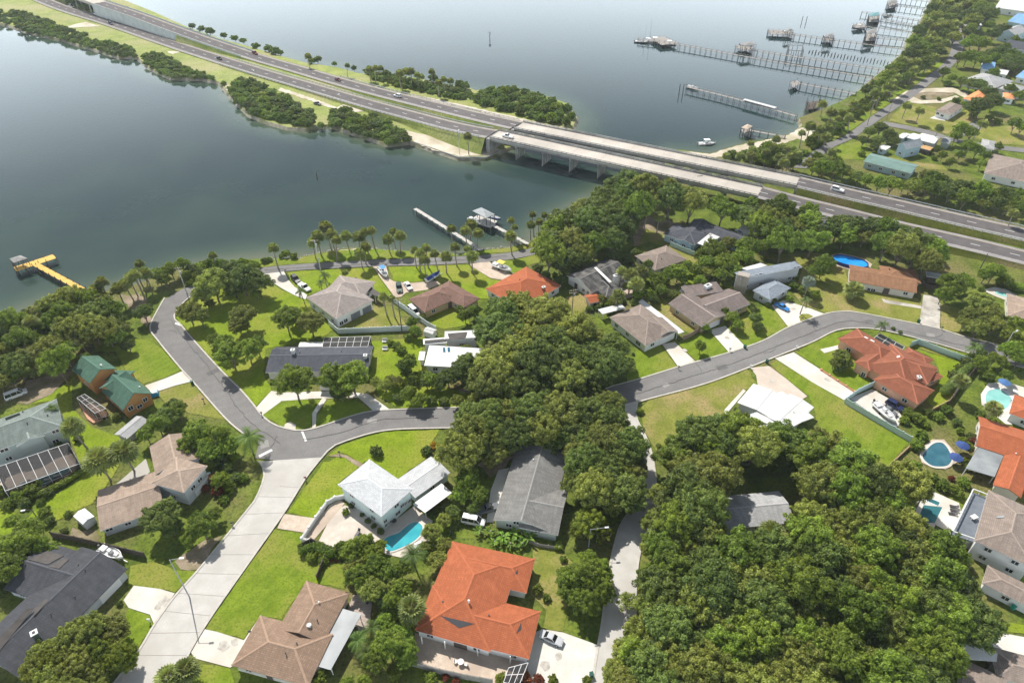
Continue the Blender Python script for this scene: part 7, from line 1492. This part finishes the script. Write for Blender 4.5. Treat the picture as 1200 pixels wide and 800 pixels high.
# ---- palms along the river drive
many('palm', '320,290,6 381,266,8 372,276,7 388,274,7 367,284,7 394,281,6 405,276,6.5 420,277,7 427,272,5.8 435,270,5.2 428,289,6.2 421,296,6.3 454,280,6.5 461,272,5.5 469,276,6.8 486,293,5 492,296,5.5 499,290,5.2 497,304,6.5 509,297,5.5 523,300,6.3 529,268,5.8 533,289,5.5 545,270,6.2 552,263,6.8 560,273,6.5 553,300,6.8 547,291,4 598,276,6.8 599,258,4.2 603,266,4 622,263,5.2 624,251,4.2 632,260,5 638,252,4 449,347,5.3 459,350,4.8 249,299,4.8')
many('palm', '119,330,7 111,340,8 138,338,8 146,333,7 163,309,5.5 157,322,7 170,320,8 152,326,7 5,380,10 18,386,11 36,376,8 52,358,6')
many('queen', '352,341,7 380,322,7 376,331,6 1035,380,8 945,351,8 1144,406,10 485,650,17 291,512,17 60,478,9'); many('palm', '404,319,4', trunk=3)
many('silver', '948,330,9'); many('palm', '1001,339,11', trunk=3.5)
many('palm', '759,247,7 768,243,6.5 773,254,6.5 84,500,12 116,538,16 144,528,14'); many('palm', '1127,446,9 1083,575,10 1165,478,9 905,625,15 912,715,16 812,712,14', trunk=6)
many('palm', '740,322,9 729,317,6 746,332,9 752,318,8 725,345,7', trunk=7)
many('palm', '218,784,14 197,793,14', trunk=4)
# ---- causeway
many('palm', '361,66,4 407,77,3.2 433,82,5 440,80,3.8 446,80,3.6 468,86,5 476,84,5 482,84,5 489,88,4 494,90,3.6 506,84,4 514,97,4.5 520,93,4 528,95,4 548,160,5 160,318,5'); many('dshrub', '452,87,6 508,92,6.5 538,99,6.5 545,101,6.5 415,80,4 372,70,5.5')
many('mang', '436,88,4 447,92,5 462,92,5 475,95,6 490,98,5 502,101,6 515,107,6 527,112,5 537,113,6 322,60,7 314,57,6 328,62,5 299,54,5 285,48,5 275,45,5 262,42,5 246,37,6 236,34,5 225,31,5 0,13,4 300,54,5 392,75,4 365,72,5')
wood([(425, 82), (470, 89), (500, 96), (530, 101), (552, 108), (556, 116), (520, 113), (480, 103), (440, 93)], 3, 5, [('mang', 3), ('lshrub', 1), ('dshrub', 1)], .9, 31, edge=0, hm=(.6, 1)); KM = [('mang', 5), ('dshrub', 2), ('shrub', 1)]
wood([(548, 118), (560, 104), (600, 100), (640, 112), (662, 121), (676, 135), (668, 148), (640, 144), (600, 132), (560, 124)], 6.5, 9.5, KM, .95, 2, edge=.5, hm=(.8, 1.2))
wood([(0, 14), (12, 12), (30, 12), (55, 22), (80, 33), (100, 38), (103, 46), (135, 50), (155, 55), (158, 66), (140, 66), (105, 56), (75, 46), (32, 37), (12, 29), (0, 26)], 3.6, 6, KM, .9, 3, edge=.25, hm=(.7, 1))
wood([(-60, 4), (0, 14), (0, 27), (-60, 12)], 3.6, 6, KM, .9, 4, edge=.25, hm=(.7, 1))
wood([(165, 66), (180, 60), (200, 67), (215, 78), (240, 84), (250, 92), (235, 92), (200, 91), (178, 80)], 3.6, 6, KM, .9, 5, edge=.25, hm=(.7, 1))
wood([(268, 100), (276, 88), (292, 92), (310, 100), (326, 108), (345, 120), (366, 130), (370, 146), (350, 149), (320, 140), (292, 134), (275, 120)], 6, 9.5, KM, .95, 6, edge=.3, hm=(.7, 1.1))
wood([(384, 128), (400, 125), (415, 135), (440, 132), (460, 145), (485, 158), (478, 166), (455, 169), (435, 161), (400, 150), (385, 144)], 6.5, 10, KM, .95, 7, edge=.3, hm=(.7, 1.1))
wood([(88, 0), (150, 12), (135, 20), (80, 2)], 4, 6, [('dshrub', 1)], 1.05, 8, edge=0)
many('mang', '158,66,4 171,74,4.5 248,92,5 262,98,4 376,147,5 388,147,5 106,50,4.5'); many('mang', '765,180,6 775,180,7 785,183,7 760,187,5 795,192,6 815,199,6 830,203,5 845,207,5 770,188,5') 
# ---- left bank
wood([(-40, 385), (0, 370), (40, 358), (70, 344), (98, 338), (125, 346), (145, 360), (150, 382), (148, 395), (110, 400), (92, 412), (78, 424), (88, 436), (70, 445), (40, 440), (0, 455), (-40, 470)], 13, 20, [('olive', 3), ('oak', 1), ('mid', 4)], .92, 9, edge=.5)
many('oak', '168,366,13 110,370,20 130,378,15 100,388,16 150,405,9'); many('mid', '185,322,10 200,316,10 213,310,9 193,328,9 100,420,9 136,395,14')
wood([(214, 322), (235, 306), (260, 306), (300, 305), (305, 312), (270, 318), (240, 326), (220, 334)], 6, 9, [('shrub', 2), ('dshrub', 2), ('mid', 1)], .8, 10, edge=.3)
many('shrub', '335,297,6 344,300,5 310,305,5 316,304,4 330,300,4'); many('oak', '284,326,21 302,332,17 268,320,16 275,338,15'); many('olive', '250,333,21 240,345,15 285,369,17 280,382,13 221,365,16 234,370,14'); many('mid', '270,414,18 290,410,17 262,402,13 301,404,13 335,374,18 344,368,11'); many('olive', '364,379,17'); many('lime', '252,398,9 246,356,7 300,345,7')
many('mid', '345,448,22 391,443,21 412,440,21 406,452,16'); many('oak', '400,460,13')
many('dshrub', '441,529,8.5 321,438,6 433,432,4'); many('oak', '1180,75,8')
# ---- foreground left
wood([(30, 770), (60, 745), (90, 725), (125, 715), (155, 728), (160, 765), (148, 800), (120, 830), (30, 830)], 17, 24, [('olive', 3), ('lime', 1)], .95, 11)
many('lime', '40,795,14 150,775,14 32,812,14'); many('oak', '188,607,22 200,618,14'); many('mid', '236,617,17 222,630,11 250,604,10 208,480,13 185,498,14 171,509,12'); many('oak', '195,490,15 202,478,12'); many('mid', '232,508,19 252,512,18 268,522,14 222,520,14 245,530,15'); many('lime', '258,562,12 246,545,7 196,503,6'); many('rshrub', '248,560,8 256,575,8 240,572,5'); many('dshrub', '258,538,11 268,548,9 276,560,8'); many('shrub', '268,570,9 285,560,7 262,585,7 230,606,9 275,535,7')
many('mid', '35,620,16 20,640,20 8,665,20 45,640,14 60,645,10 14,612,10'); many('dshrub', '2,690,10 28,655,12 58,610,7 75,622,5'); many('shrub', '37,572,12 22,580,10 80,602,5 10,590,8 0,575,8 55,577,6'); many('lshrub', '137,488,6 0,560,5'); many('shrub', '52,600,8 48,588,6')
many('dshrub', '140,707,4 68,521,5 76,527,5 55,578,7 92,514,6 30,588,8'); 
# ---- around the turquoise pool
many('mid', '412,645,15 428,638,13 400,640,8 420,676,17 442,664,16 455,672,15 470,668,12'); many('lime', '436,650,13 445,640,9 425,630,5'); many('olive', '435,690,17 452,684,14 415,668,13'); many('mid', '470,690,14 460,702,13 455,755,20 478,765,16 440,775,16 470,745,14 450,730,12 478,725,10'); many('queen', '437,735,14 420,750,14 430,765,13 455,700,14', trunk=3); many('lshrub', '375,795,11 462,790,9 390,645,7 375,648,7'); many('shrub', '366,652,8 380,656,7 398,650,7 505,795,8 450,716,8 425,798,9 407,800,8'); many('palm', '482,712,15', trunk=6); many('olive', '505,625,13 520,610,10 512,655,12 520,640,11 500,640,9'); many('lshrub', '405,600,5'); many('dshrub', '431,610,4 438,616,4 446,622,5 412,592,4 424,603,3 352,640,4 505,600,6'); many('shrub', '465,720,8 480,740,7')
many('rshrub', '615,793,9 600,797,7 632,796,7 522,793,5 535,798,5'); many('lshrub', '587,795,8 688,797,6 648,797,7 495,793,6'); many('rshrub', '388,656,2.5 381,655,2.5 394,657,2.5')
many('banana', '575,622,9 590,628,10 605,625,11 618,628,11 612,636,9 562,622,8 598,636,8 580,634,7')
many('mid', '548,565,17 560,580,14 540,580,13 545,548,12'); many('oak', '555,595,10 530,600,10'); many('lime', '690,610,20 705,622,14 678,622,12 695,600,12'); many('mid', '690,675,22 705,690,18 668,680,17 685,705,18 706,670,14 665,695,13 690,655,12'); many('lshrub', '630,690,8'); many('shrub', '640,700,6 655,640,6 660,655,5'); many('yshrub', '515,526,7 508,522,5'); many('dshrub', '500,528,7 530,535,7')
# ---- the central grove
GROVE = [(552, 382), (570, 368), (600, 345), (640, 352), (668, 368), (690, 372), (712, 385), (735, 408), (738, 440), (712, 462), (728, 480), (735, 505), (762, 530), (768, 565), (762, 592), (735, 600), (705, 598), (672, 585), (664, 556), (655, 535), (632, 520), (606, 512), (590, 540), (560, 548), (535, 540), (515, 520), (515, 500), (540, 488), (560, 470), (545, 450), (560, 436), (562, 400)]
wood(GROVE, 20, 28, [('oak', 5), ('olive', 4)], .84, 12, edge=.45, avoid=[[(602, 520), (655, 526), (662, 560), (655, 625), (575, 615)], [(730, 462), (750, 462), (750, 485), (730, 485)]])
many('oak', '540,435,15 525,442,13 548,425,14 575,425,16 515,450,10 500,448,9 556,450,13 590,400,16 570,395,14 730,430,14 700,445,15 715,470,12'); many('olive', '545,410,8 560,470,12 535,470,9')
many('shrub', '480,420,8 475,432,8 470,410,7 465,405,6 492,440,8 485,445,9 478,395,6 495,372,6 560,372,5'); many('mid', '475,428,11 480,462,11 492,468,10 505,445,10 487,388,8 483,378,8'); many('open', '440,448,9 452,452,10 465,447,9 458,445,8'); many('lshrub', '474,452,5 458,402,5'); many('dshrub', '466,466,7 505,470,8 520,470,7'); many('mid', '545,370,9 555,365,8 540,362,6')
# ---- grove below the bridges
wood([(618, 305), (640, 268), (660, 246), (690, 232), (712, 212), (735, 203), (770, 212), (800, 222), (830, 236), (830, 254), (812, 250), (790, 246), (775, 240), (755, 245), (745, 262), (738, 282), (712, 297), (690, 304), (660, 316), (640, 318)], 15, 22, [('oak', 6), ('olive', 2), ('mid', 1)], .88, 13, edge=.5)
wood([(828, 235), (860, 240), (878, 247), (905, 235), (940, 240), (955, 250), (985, 255), (1010, 256), (1040, 264), (1075, 272), (1105, 288), (1112, 308), (1085, 314), (1060, 304), (1025, 300), (985, 290), (950, 292), (915, 292), (895, 285), (885, 268), (865, 258), (842, 256)], 14, 20, [('oak', 4), ('olive', 2), ('mid', 3)], .85, 14, edge=.35, avoid=[[(955, 275), (1036, 279), (1036, 325), (955, 325)]])
many('mid', '707,226,7 715,215,9 740,212,10 880,240,10 885,272,9'); many('palm', '765,212,7 785,214,7 774,218,7 745,222,6 900,252,7 885,262,8', trunk=8)
many('mid', '835,292,14 828,308,11 850,308,13 870,300,12 880,290,13 845,322,10 862,318,10 868,288,10 897,288,10 815,318,9 820,300,8'); many('olive', '855,285,10 828,318,9 875,310,8'); many('mid', '965,311,14 955,318,9 1115,335,17 1105,345,11 1128,330,12 1110,326,8'); many('olive', '1148,355,16 1160,365,15 1140,370,13 1165,380,13 1145,385,14 1130,378,10'); many('lime', '1190,380,13 1185,395,12 1195,408,12 1152,382,9'); many('mid', '1165,318,12 1155,322,9 1178,328,8 1150,340,5 1184,410,12 1195,420,12'); many('shrub', '955,345,7 930,335,7 942,340,8 925,350,5 1180,333,7 1190,336,7 1198,338,6 1172,330,6 930,325,6')
many('mid', '757,322,9 770,328,10 785,322,10 795,318,11 805,312,8 760,345,9 775,340,8 748,345,8 800,328,7 760,310,7 820,330,8'); many('olive', '750,320,9 738,335,9 790,345,7 720,352,9 705,350,7'); many('shrub', '712,357,7 728,352,6 745,355,6 768,352,6 780,330,6 715,365,6 700,360,5 690,362,5 758,340,6'); many('rshrub', '789,320,5 792,310,5'); many('lshrub', '786,346,5 745,342,4 650,322,4 690,290,6'); many('dshrub', '640,322,7 630,315,7 655,330,7 715,325,6 700,318,6 735,305,8 720,300,8 745,298,8 673,318,7')
many('mid', '821,406,8 826,384,6 858,372,9 865,380,8 850,366,7'); many('oak', '886,373,9 888,382,7 884,364,6'); many('dshrub', '906,352,5 900,357,4 880,358,5 740,430,3 830,388,5 1055,389,3 1047,385,3'); many('dshrub', '742,415,2.5'); many('olive', '985,418,11 978,425,8 992,425,8'); many('dshrub', '984,430,8 990,415,7'); many('shrub', '862,478,3 866,484,3 750,482,5')
# ---- the big wood at bottom right
WOODP = [(772, 505), (800, 490), (825, 490), (850, 487), (868, 495), (895, 505), (925, 497), (945, 495), (972, 500), (985, 505), (1000, 525), (1030, 542), (1060, 545), (1085, 552), (1082, 572), (1072, 590), (1062, 600), (1075, 618), (1100, 620), (1130, 640), (1142, 668), (1150, 690), (1165, 712), (1170, 740), (1150, 752), (1122, 745), (1118, 800), (1110, 840), (735, 840), (712, 800), (715, 765), (752, 735), (758, 690), (752, 655), (775, 610), (782, 560)]
NOW = [(836, 535), (925, 528), (952, 560), (944, 645), (834, 645)]
wood([p for p in WOODP], 24, 34, [('oak', 3), ('olive', 3), ('mid', 2)], .84, 15, edge=.5, avoid=[NOW])
many('lime', '985,640,20 1000,620,14 975,665,15 1040,690,18 955,700,17 780,690,8 830,690,14 1085,630,14'); many('olive', '760,760,26 730,765,18 800,770,24 745,740,18 960,705,22 1010,735,22 1030,770,24 905,780,24 860,790,22 720,790,18'); many('mid', '845,700,16 815,705,14 1070,645,16'); many('yshrub', '819,635,5 800,658,4'); many('lime', '845,670,8 785,545,8 975,570,9')
many('oak', '880,520,17 910,515,15 850,510,17 940,520,17 965,520,14 820,520,17 830,550,17 845,538,12 900,534,12 960,560,15 1000,570,20 1030,590,18 1010,560,15'); many('mid', '800,560,14 815,580,13 795,590,13 930,530,12'); many('oak', '1108,690,14 1120,710,14 1140,725,13 1100,660,12 1130,700,12 1145,735,10'); many('olive', '1108,668,9 1120,660,8 1110,640,9')
many('open', '966,716,17 1062,694,15 842,722,15 735,705,13 612,452,13 690,262,10'); many('mid', '868,548,10 903,546,10 932,556,11', hmul=.7); many('mid', '775,642,23 764,715,21'); many('lime', '752,748,20'); many('olive', '768,682,21'); many('oak', '735,565,20 742,590,17 728,530,22 745,545,16 720,500,18'); many('olive', '765,640,19 770,672,18 760,700,16 768,610,17 772,580,14 726,585,16'); many('mid', '788,640,15')
# ---- gardens on the right
many('shrub', '1110,480,8 1100,488,7 1075,490,9 1065,485,8 1060,492,7 1085,497,6 1080,510,8 1075,522,9 1072,545,8 1125,505,6 1150,487,8 1160,492,7 1170,498,6 1135,548,6 1120,575,9 1105,568,9 1092,560,9 1130,565,8 1180,572,6 1195,570,6 1165,574,4'); many('lshrub', '1128,517,7 1135,522,6 1130,540,6 1148,505,5'); many('dshrub', '1118,440,8 1125,432,7 1133,425,8 1110,455,6 1140,420,8 1150,415,8 1122,495,7 1090,484,6 1138,512,6'); many('mid', '1150,425,10 1165,420,9 1175,425,8 1160,440,7 1180,440,8'); many('rshrub', '1140,515,5 1115,560,4'); many('olive', '1130,655,10 1122,645,9')
# ---- far right shore
FARK = [('oak', 3), ('olive', 3), ('mid', 2), ('palm', 4)]
wood([(1096, -10), (1150, -10), (1160, 12), (1140, 30), (1122, 44), (1110, 56), (1104, 70), (1085, 82), (1062, 95), (1040, 104), (1020, 112), (1008, 112), (1024, 94), (1040, 80), (1060, 62), (1066, 48), (1080, 28), (1088, 10)], 6.5, 10, FARK, .92, 16, edge=.4)
wood([(1120, -60), (1210, -60), (1210, -12), (1150, -10), (1096, -10)], 6, 9, FARK, 1.0, 26, edge=.3)
wood([(935, 190), (960, 182), (990, 192), (1010, 202), (1060, 212), (1080, 205), (1120, 205), (1150, 214), (1210, 226), (1210, 252), (1170, 246), (1130, 238), (1080, 228), (1040, 222), (1000, 212), (960, 205)], 8.5, 13, [('oak', 2), ('olive', 2), ('mid', 4)], .85, 17, edge=.5)
wood([(838, 184), (870, 176), (905, 168), (930, 172), (945, 178), (930, 195), (900, 192), (870, 188)], 5.5, 9, [('palm', 3), ('shrub', 3), ('mid', 2)], .9, 18, edge=.3)
wood([(945, 165), (975, 140), (1005, 120), (1030, 108), (1045, 108), (1020, 125), (990, 148), (965, 168), (950, 178)], 3.5, 6, [('shrub', 3), ('lshrub', 4), ('palm', 1)], .8, 19, edge=.3)
many('palm', '964,122,5.5 975,132,6.5 987,132,5 995,137,5 1025,108,5 1046,103,4.5 950,148,6.5 962,152,5.5 972,150,5 968,160,5.5 940,156,4.5 1001,121,4.5 910,163,5 917,172,5 880,168,4 898,178,5 928,182,6 1063,124,5.5 1078,130,5.5 1101,150,5 1152,145,6 975,178,5 1084,205,7 1188,250,6')
many('oak', '1137,98,9 1146,100,9 1128,96,8 1150,124,13 1165,118,11 1140,128,10 1158,108,9 1175,35,9 1165,40,9 1180,70,9 1195,72,9'); many('mid', '1140,47,8 1150,52,9 1132,52,8 1134,66,9 1145,68,9 1125,68,8 1107,85,7 1116,92,6 1165,86,7 1185,104,7 1193,112,7 1160,30,7 1180,55,5 1190,46,5'); many('oak', '1020,155,8 1032,150,9 1042,158,9 1028,165,8 1048,165,7 1012,165,7 1025,172,6'); many('mid', '1127,152,10 1138,156,9 1120,160,8 1135,172,10 1145,176,8 1155,182,7 1125,182,6 1170,172,6 1150,192,6 1190,145,9 1198,150,8 1105,182,6 1115,190,6 1100,175,5'); many('shrub', '1082,114,3 1100,116,3 1121,118,5 1132,122,5 1110,98,5 1140,135,5 1160,138,5 1170,142,5 1095,185,4 1090,177,4 1010,180,5 960,190,6 980,186,6')
wood([(1150, 0), (1165, 8), (1165, 20), (1150, 24), (1135, 40), (1125, 42), (1140, 30)], 6, 9, [('oak', 1), ('mid', 1)], .8, 20, edge=.3); wood([(1150, 60), (1170, 58), (1200, 66), (1205, 82), (1190, 84), (1168, 74), (1150, 74)], 6, 9, [('oak', 2), ('mid', 1)], .8, 21, edge=.3)
# ---- hedges and beds
def hedge(pts, w, hh, label, m=None):
    P_ = [W(*p) for p in pts]; base = P_[len(P_)//2]; C = []; 
    for p in resample(P_, .5) if len(P_) > 2 else [P_[0].lerp(P_[1], i/20) for i in range(21)]:
        for k in (-.3, .3): C.append((p.x-base.x+random.uniform(-.1, .1)+k*w, p.y-base.y+random.uniform(-.1, .1)+k*w*.4, hh*.6))
    o = D.objects.new('hedge', leaf_mesh('hedge', np.array(C), [hh*.5]*len(C), 260, .16, m or F_HEDGE, 1.0, 5)); COL.objects.link(o); o.location = base; tag(o, label, 'hedge')
hedge([(358, 648), (372, 644), (390, 652)], 1.4, 1.8, 'bright clipped hedge below the white courtyard wall'); hedge([(8, 592), (40, 584), (72, 570), (100, 552)], 1.2, 1.3, 'dark hedge along the pool enclosure of the grey-green house', F_MID); hedge([(1170, 332), (1185, 338), (1200, 342)], 1.5, 2, 'dark hedge behind the small turquoise pool', F_MID)
hedge([(1105, 462), (1120, 447), (1134, 432)], 1.2, 2, 'tall dark hedge between the lawn and the pale aqua pool', F_OAK)
# ================================================================== LABELS OF THE PLANTS
ORD = ['closest', 'second closest', 'third closest', 'fourth closest', 'fifth closest', 'sixth closest', 'seventh closest', 'eighth closest', 'ninth closest', 'tenth closest', 'eleventh closest', 'twelfth closest', 'thirteenth closest', 'fourteenth closest', 'fifteenth closest']
def label_plants():
    lm = [(n, Vector((p.x, p.y, 0))) for n, p in LM if n]; P2 = np.array([[p.x, p.y] for _, p in lm]); by = {}; seen = set()
    for o, w, c in PLANTS: by.setdefault(w, []).append(o)
    GR = {'tree': 'trees of the shore and gardens', 'palm': 'palms of the shore and gardens', 'shrub': 'shrubs of the gardens', 'bush': 'bushes of the gardens', 'mangrove': 'mangroves along the causeway', 'plant': 'banana plants behind the terracotta house'}
    for o, w, c in PLANTS:
        xy = np.array(o.location[:2]); order = np.argsort(((P2-xy)**2).sum(1)); peers = np.array([q.location[:2] for q in by[w]]); best = None
        for li in order[:9]:
            d = ((peers-P2[li])**2).sum(1); rank = int((d < ((xy-P2[li])**2).sum()-1e-9).sum()); t = f'{ORD[rank]} {w} to the {lm[li][0]}' if 0 < rank < len(ORD) else f'{w} closest to the {lm[li][0]}'
            if len(t.split()) > 16: continue
            if best is None or rank < best[0]: best = (rank, t)
            if rank < 3: break
        a, b = (lm[k][0] for k in order[:2])
        if best and best[0] < len(ORD): t = best[1]; g = GR[c]
        else:
            t = f'{w} between the {a} and the {b}'; g = GR[c]+', in the thick'
            if len(t.split()) > 16: t = f'{w} in the thick beside the {a}'
        o['label'] = t; o['category'] = c; o['group'] = g
label_plants()
print('plants', len(PLANTS), 'skipped', NOROOT, 'objects', len(D.objects), 'unique tris', sum(len(m.polygons)*2 for m in D.meshes))

# ================================================================== HAZE
def haze():
    mb = MB(); mb.box((0, 1800, 62.5), (8200, 4600, 135)); o = structure(mb.build('haze', D.materials.new('haze_air')), 'stuff'); m = o.data.materials[0]; m.use_nodes = True; t = m.node_tree; t.nodes.remove(t.nodes['Principled BSDF'])
    v = t.nodes.new('ShaderNodeVolumePrincipled'); v.inputs['Color'].default_value = (.80, .87, .93, 1); v.inputs['Density'].default_value = .00010; v.inputs['Anisotropy'].default_value = .2
    t.links.new(v.outputs['Volume'], t.nodes['Material Output'].inputs['Volume'])
haze()
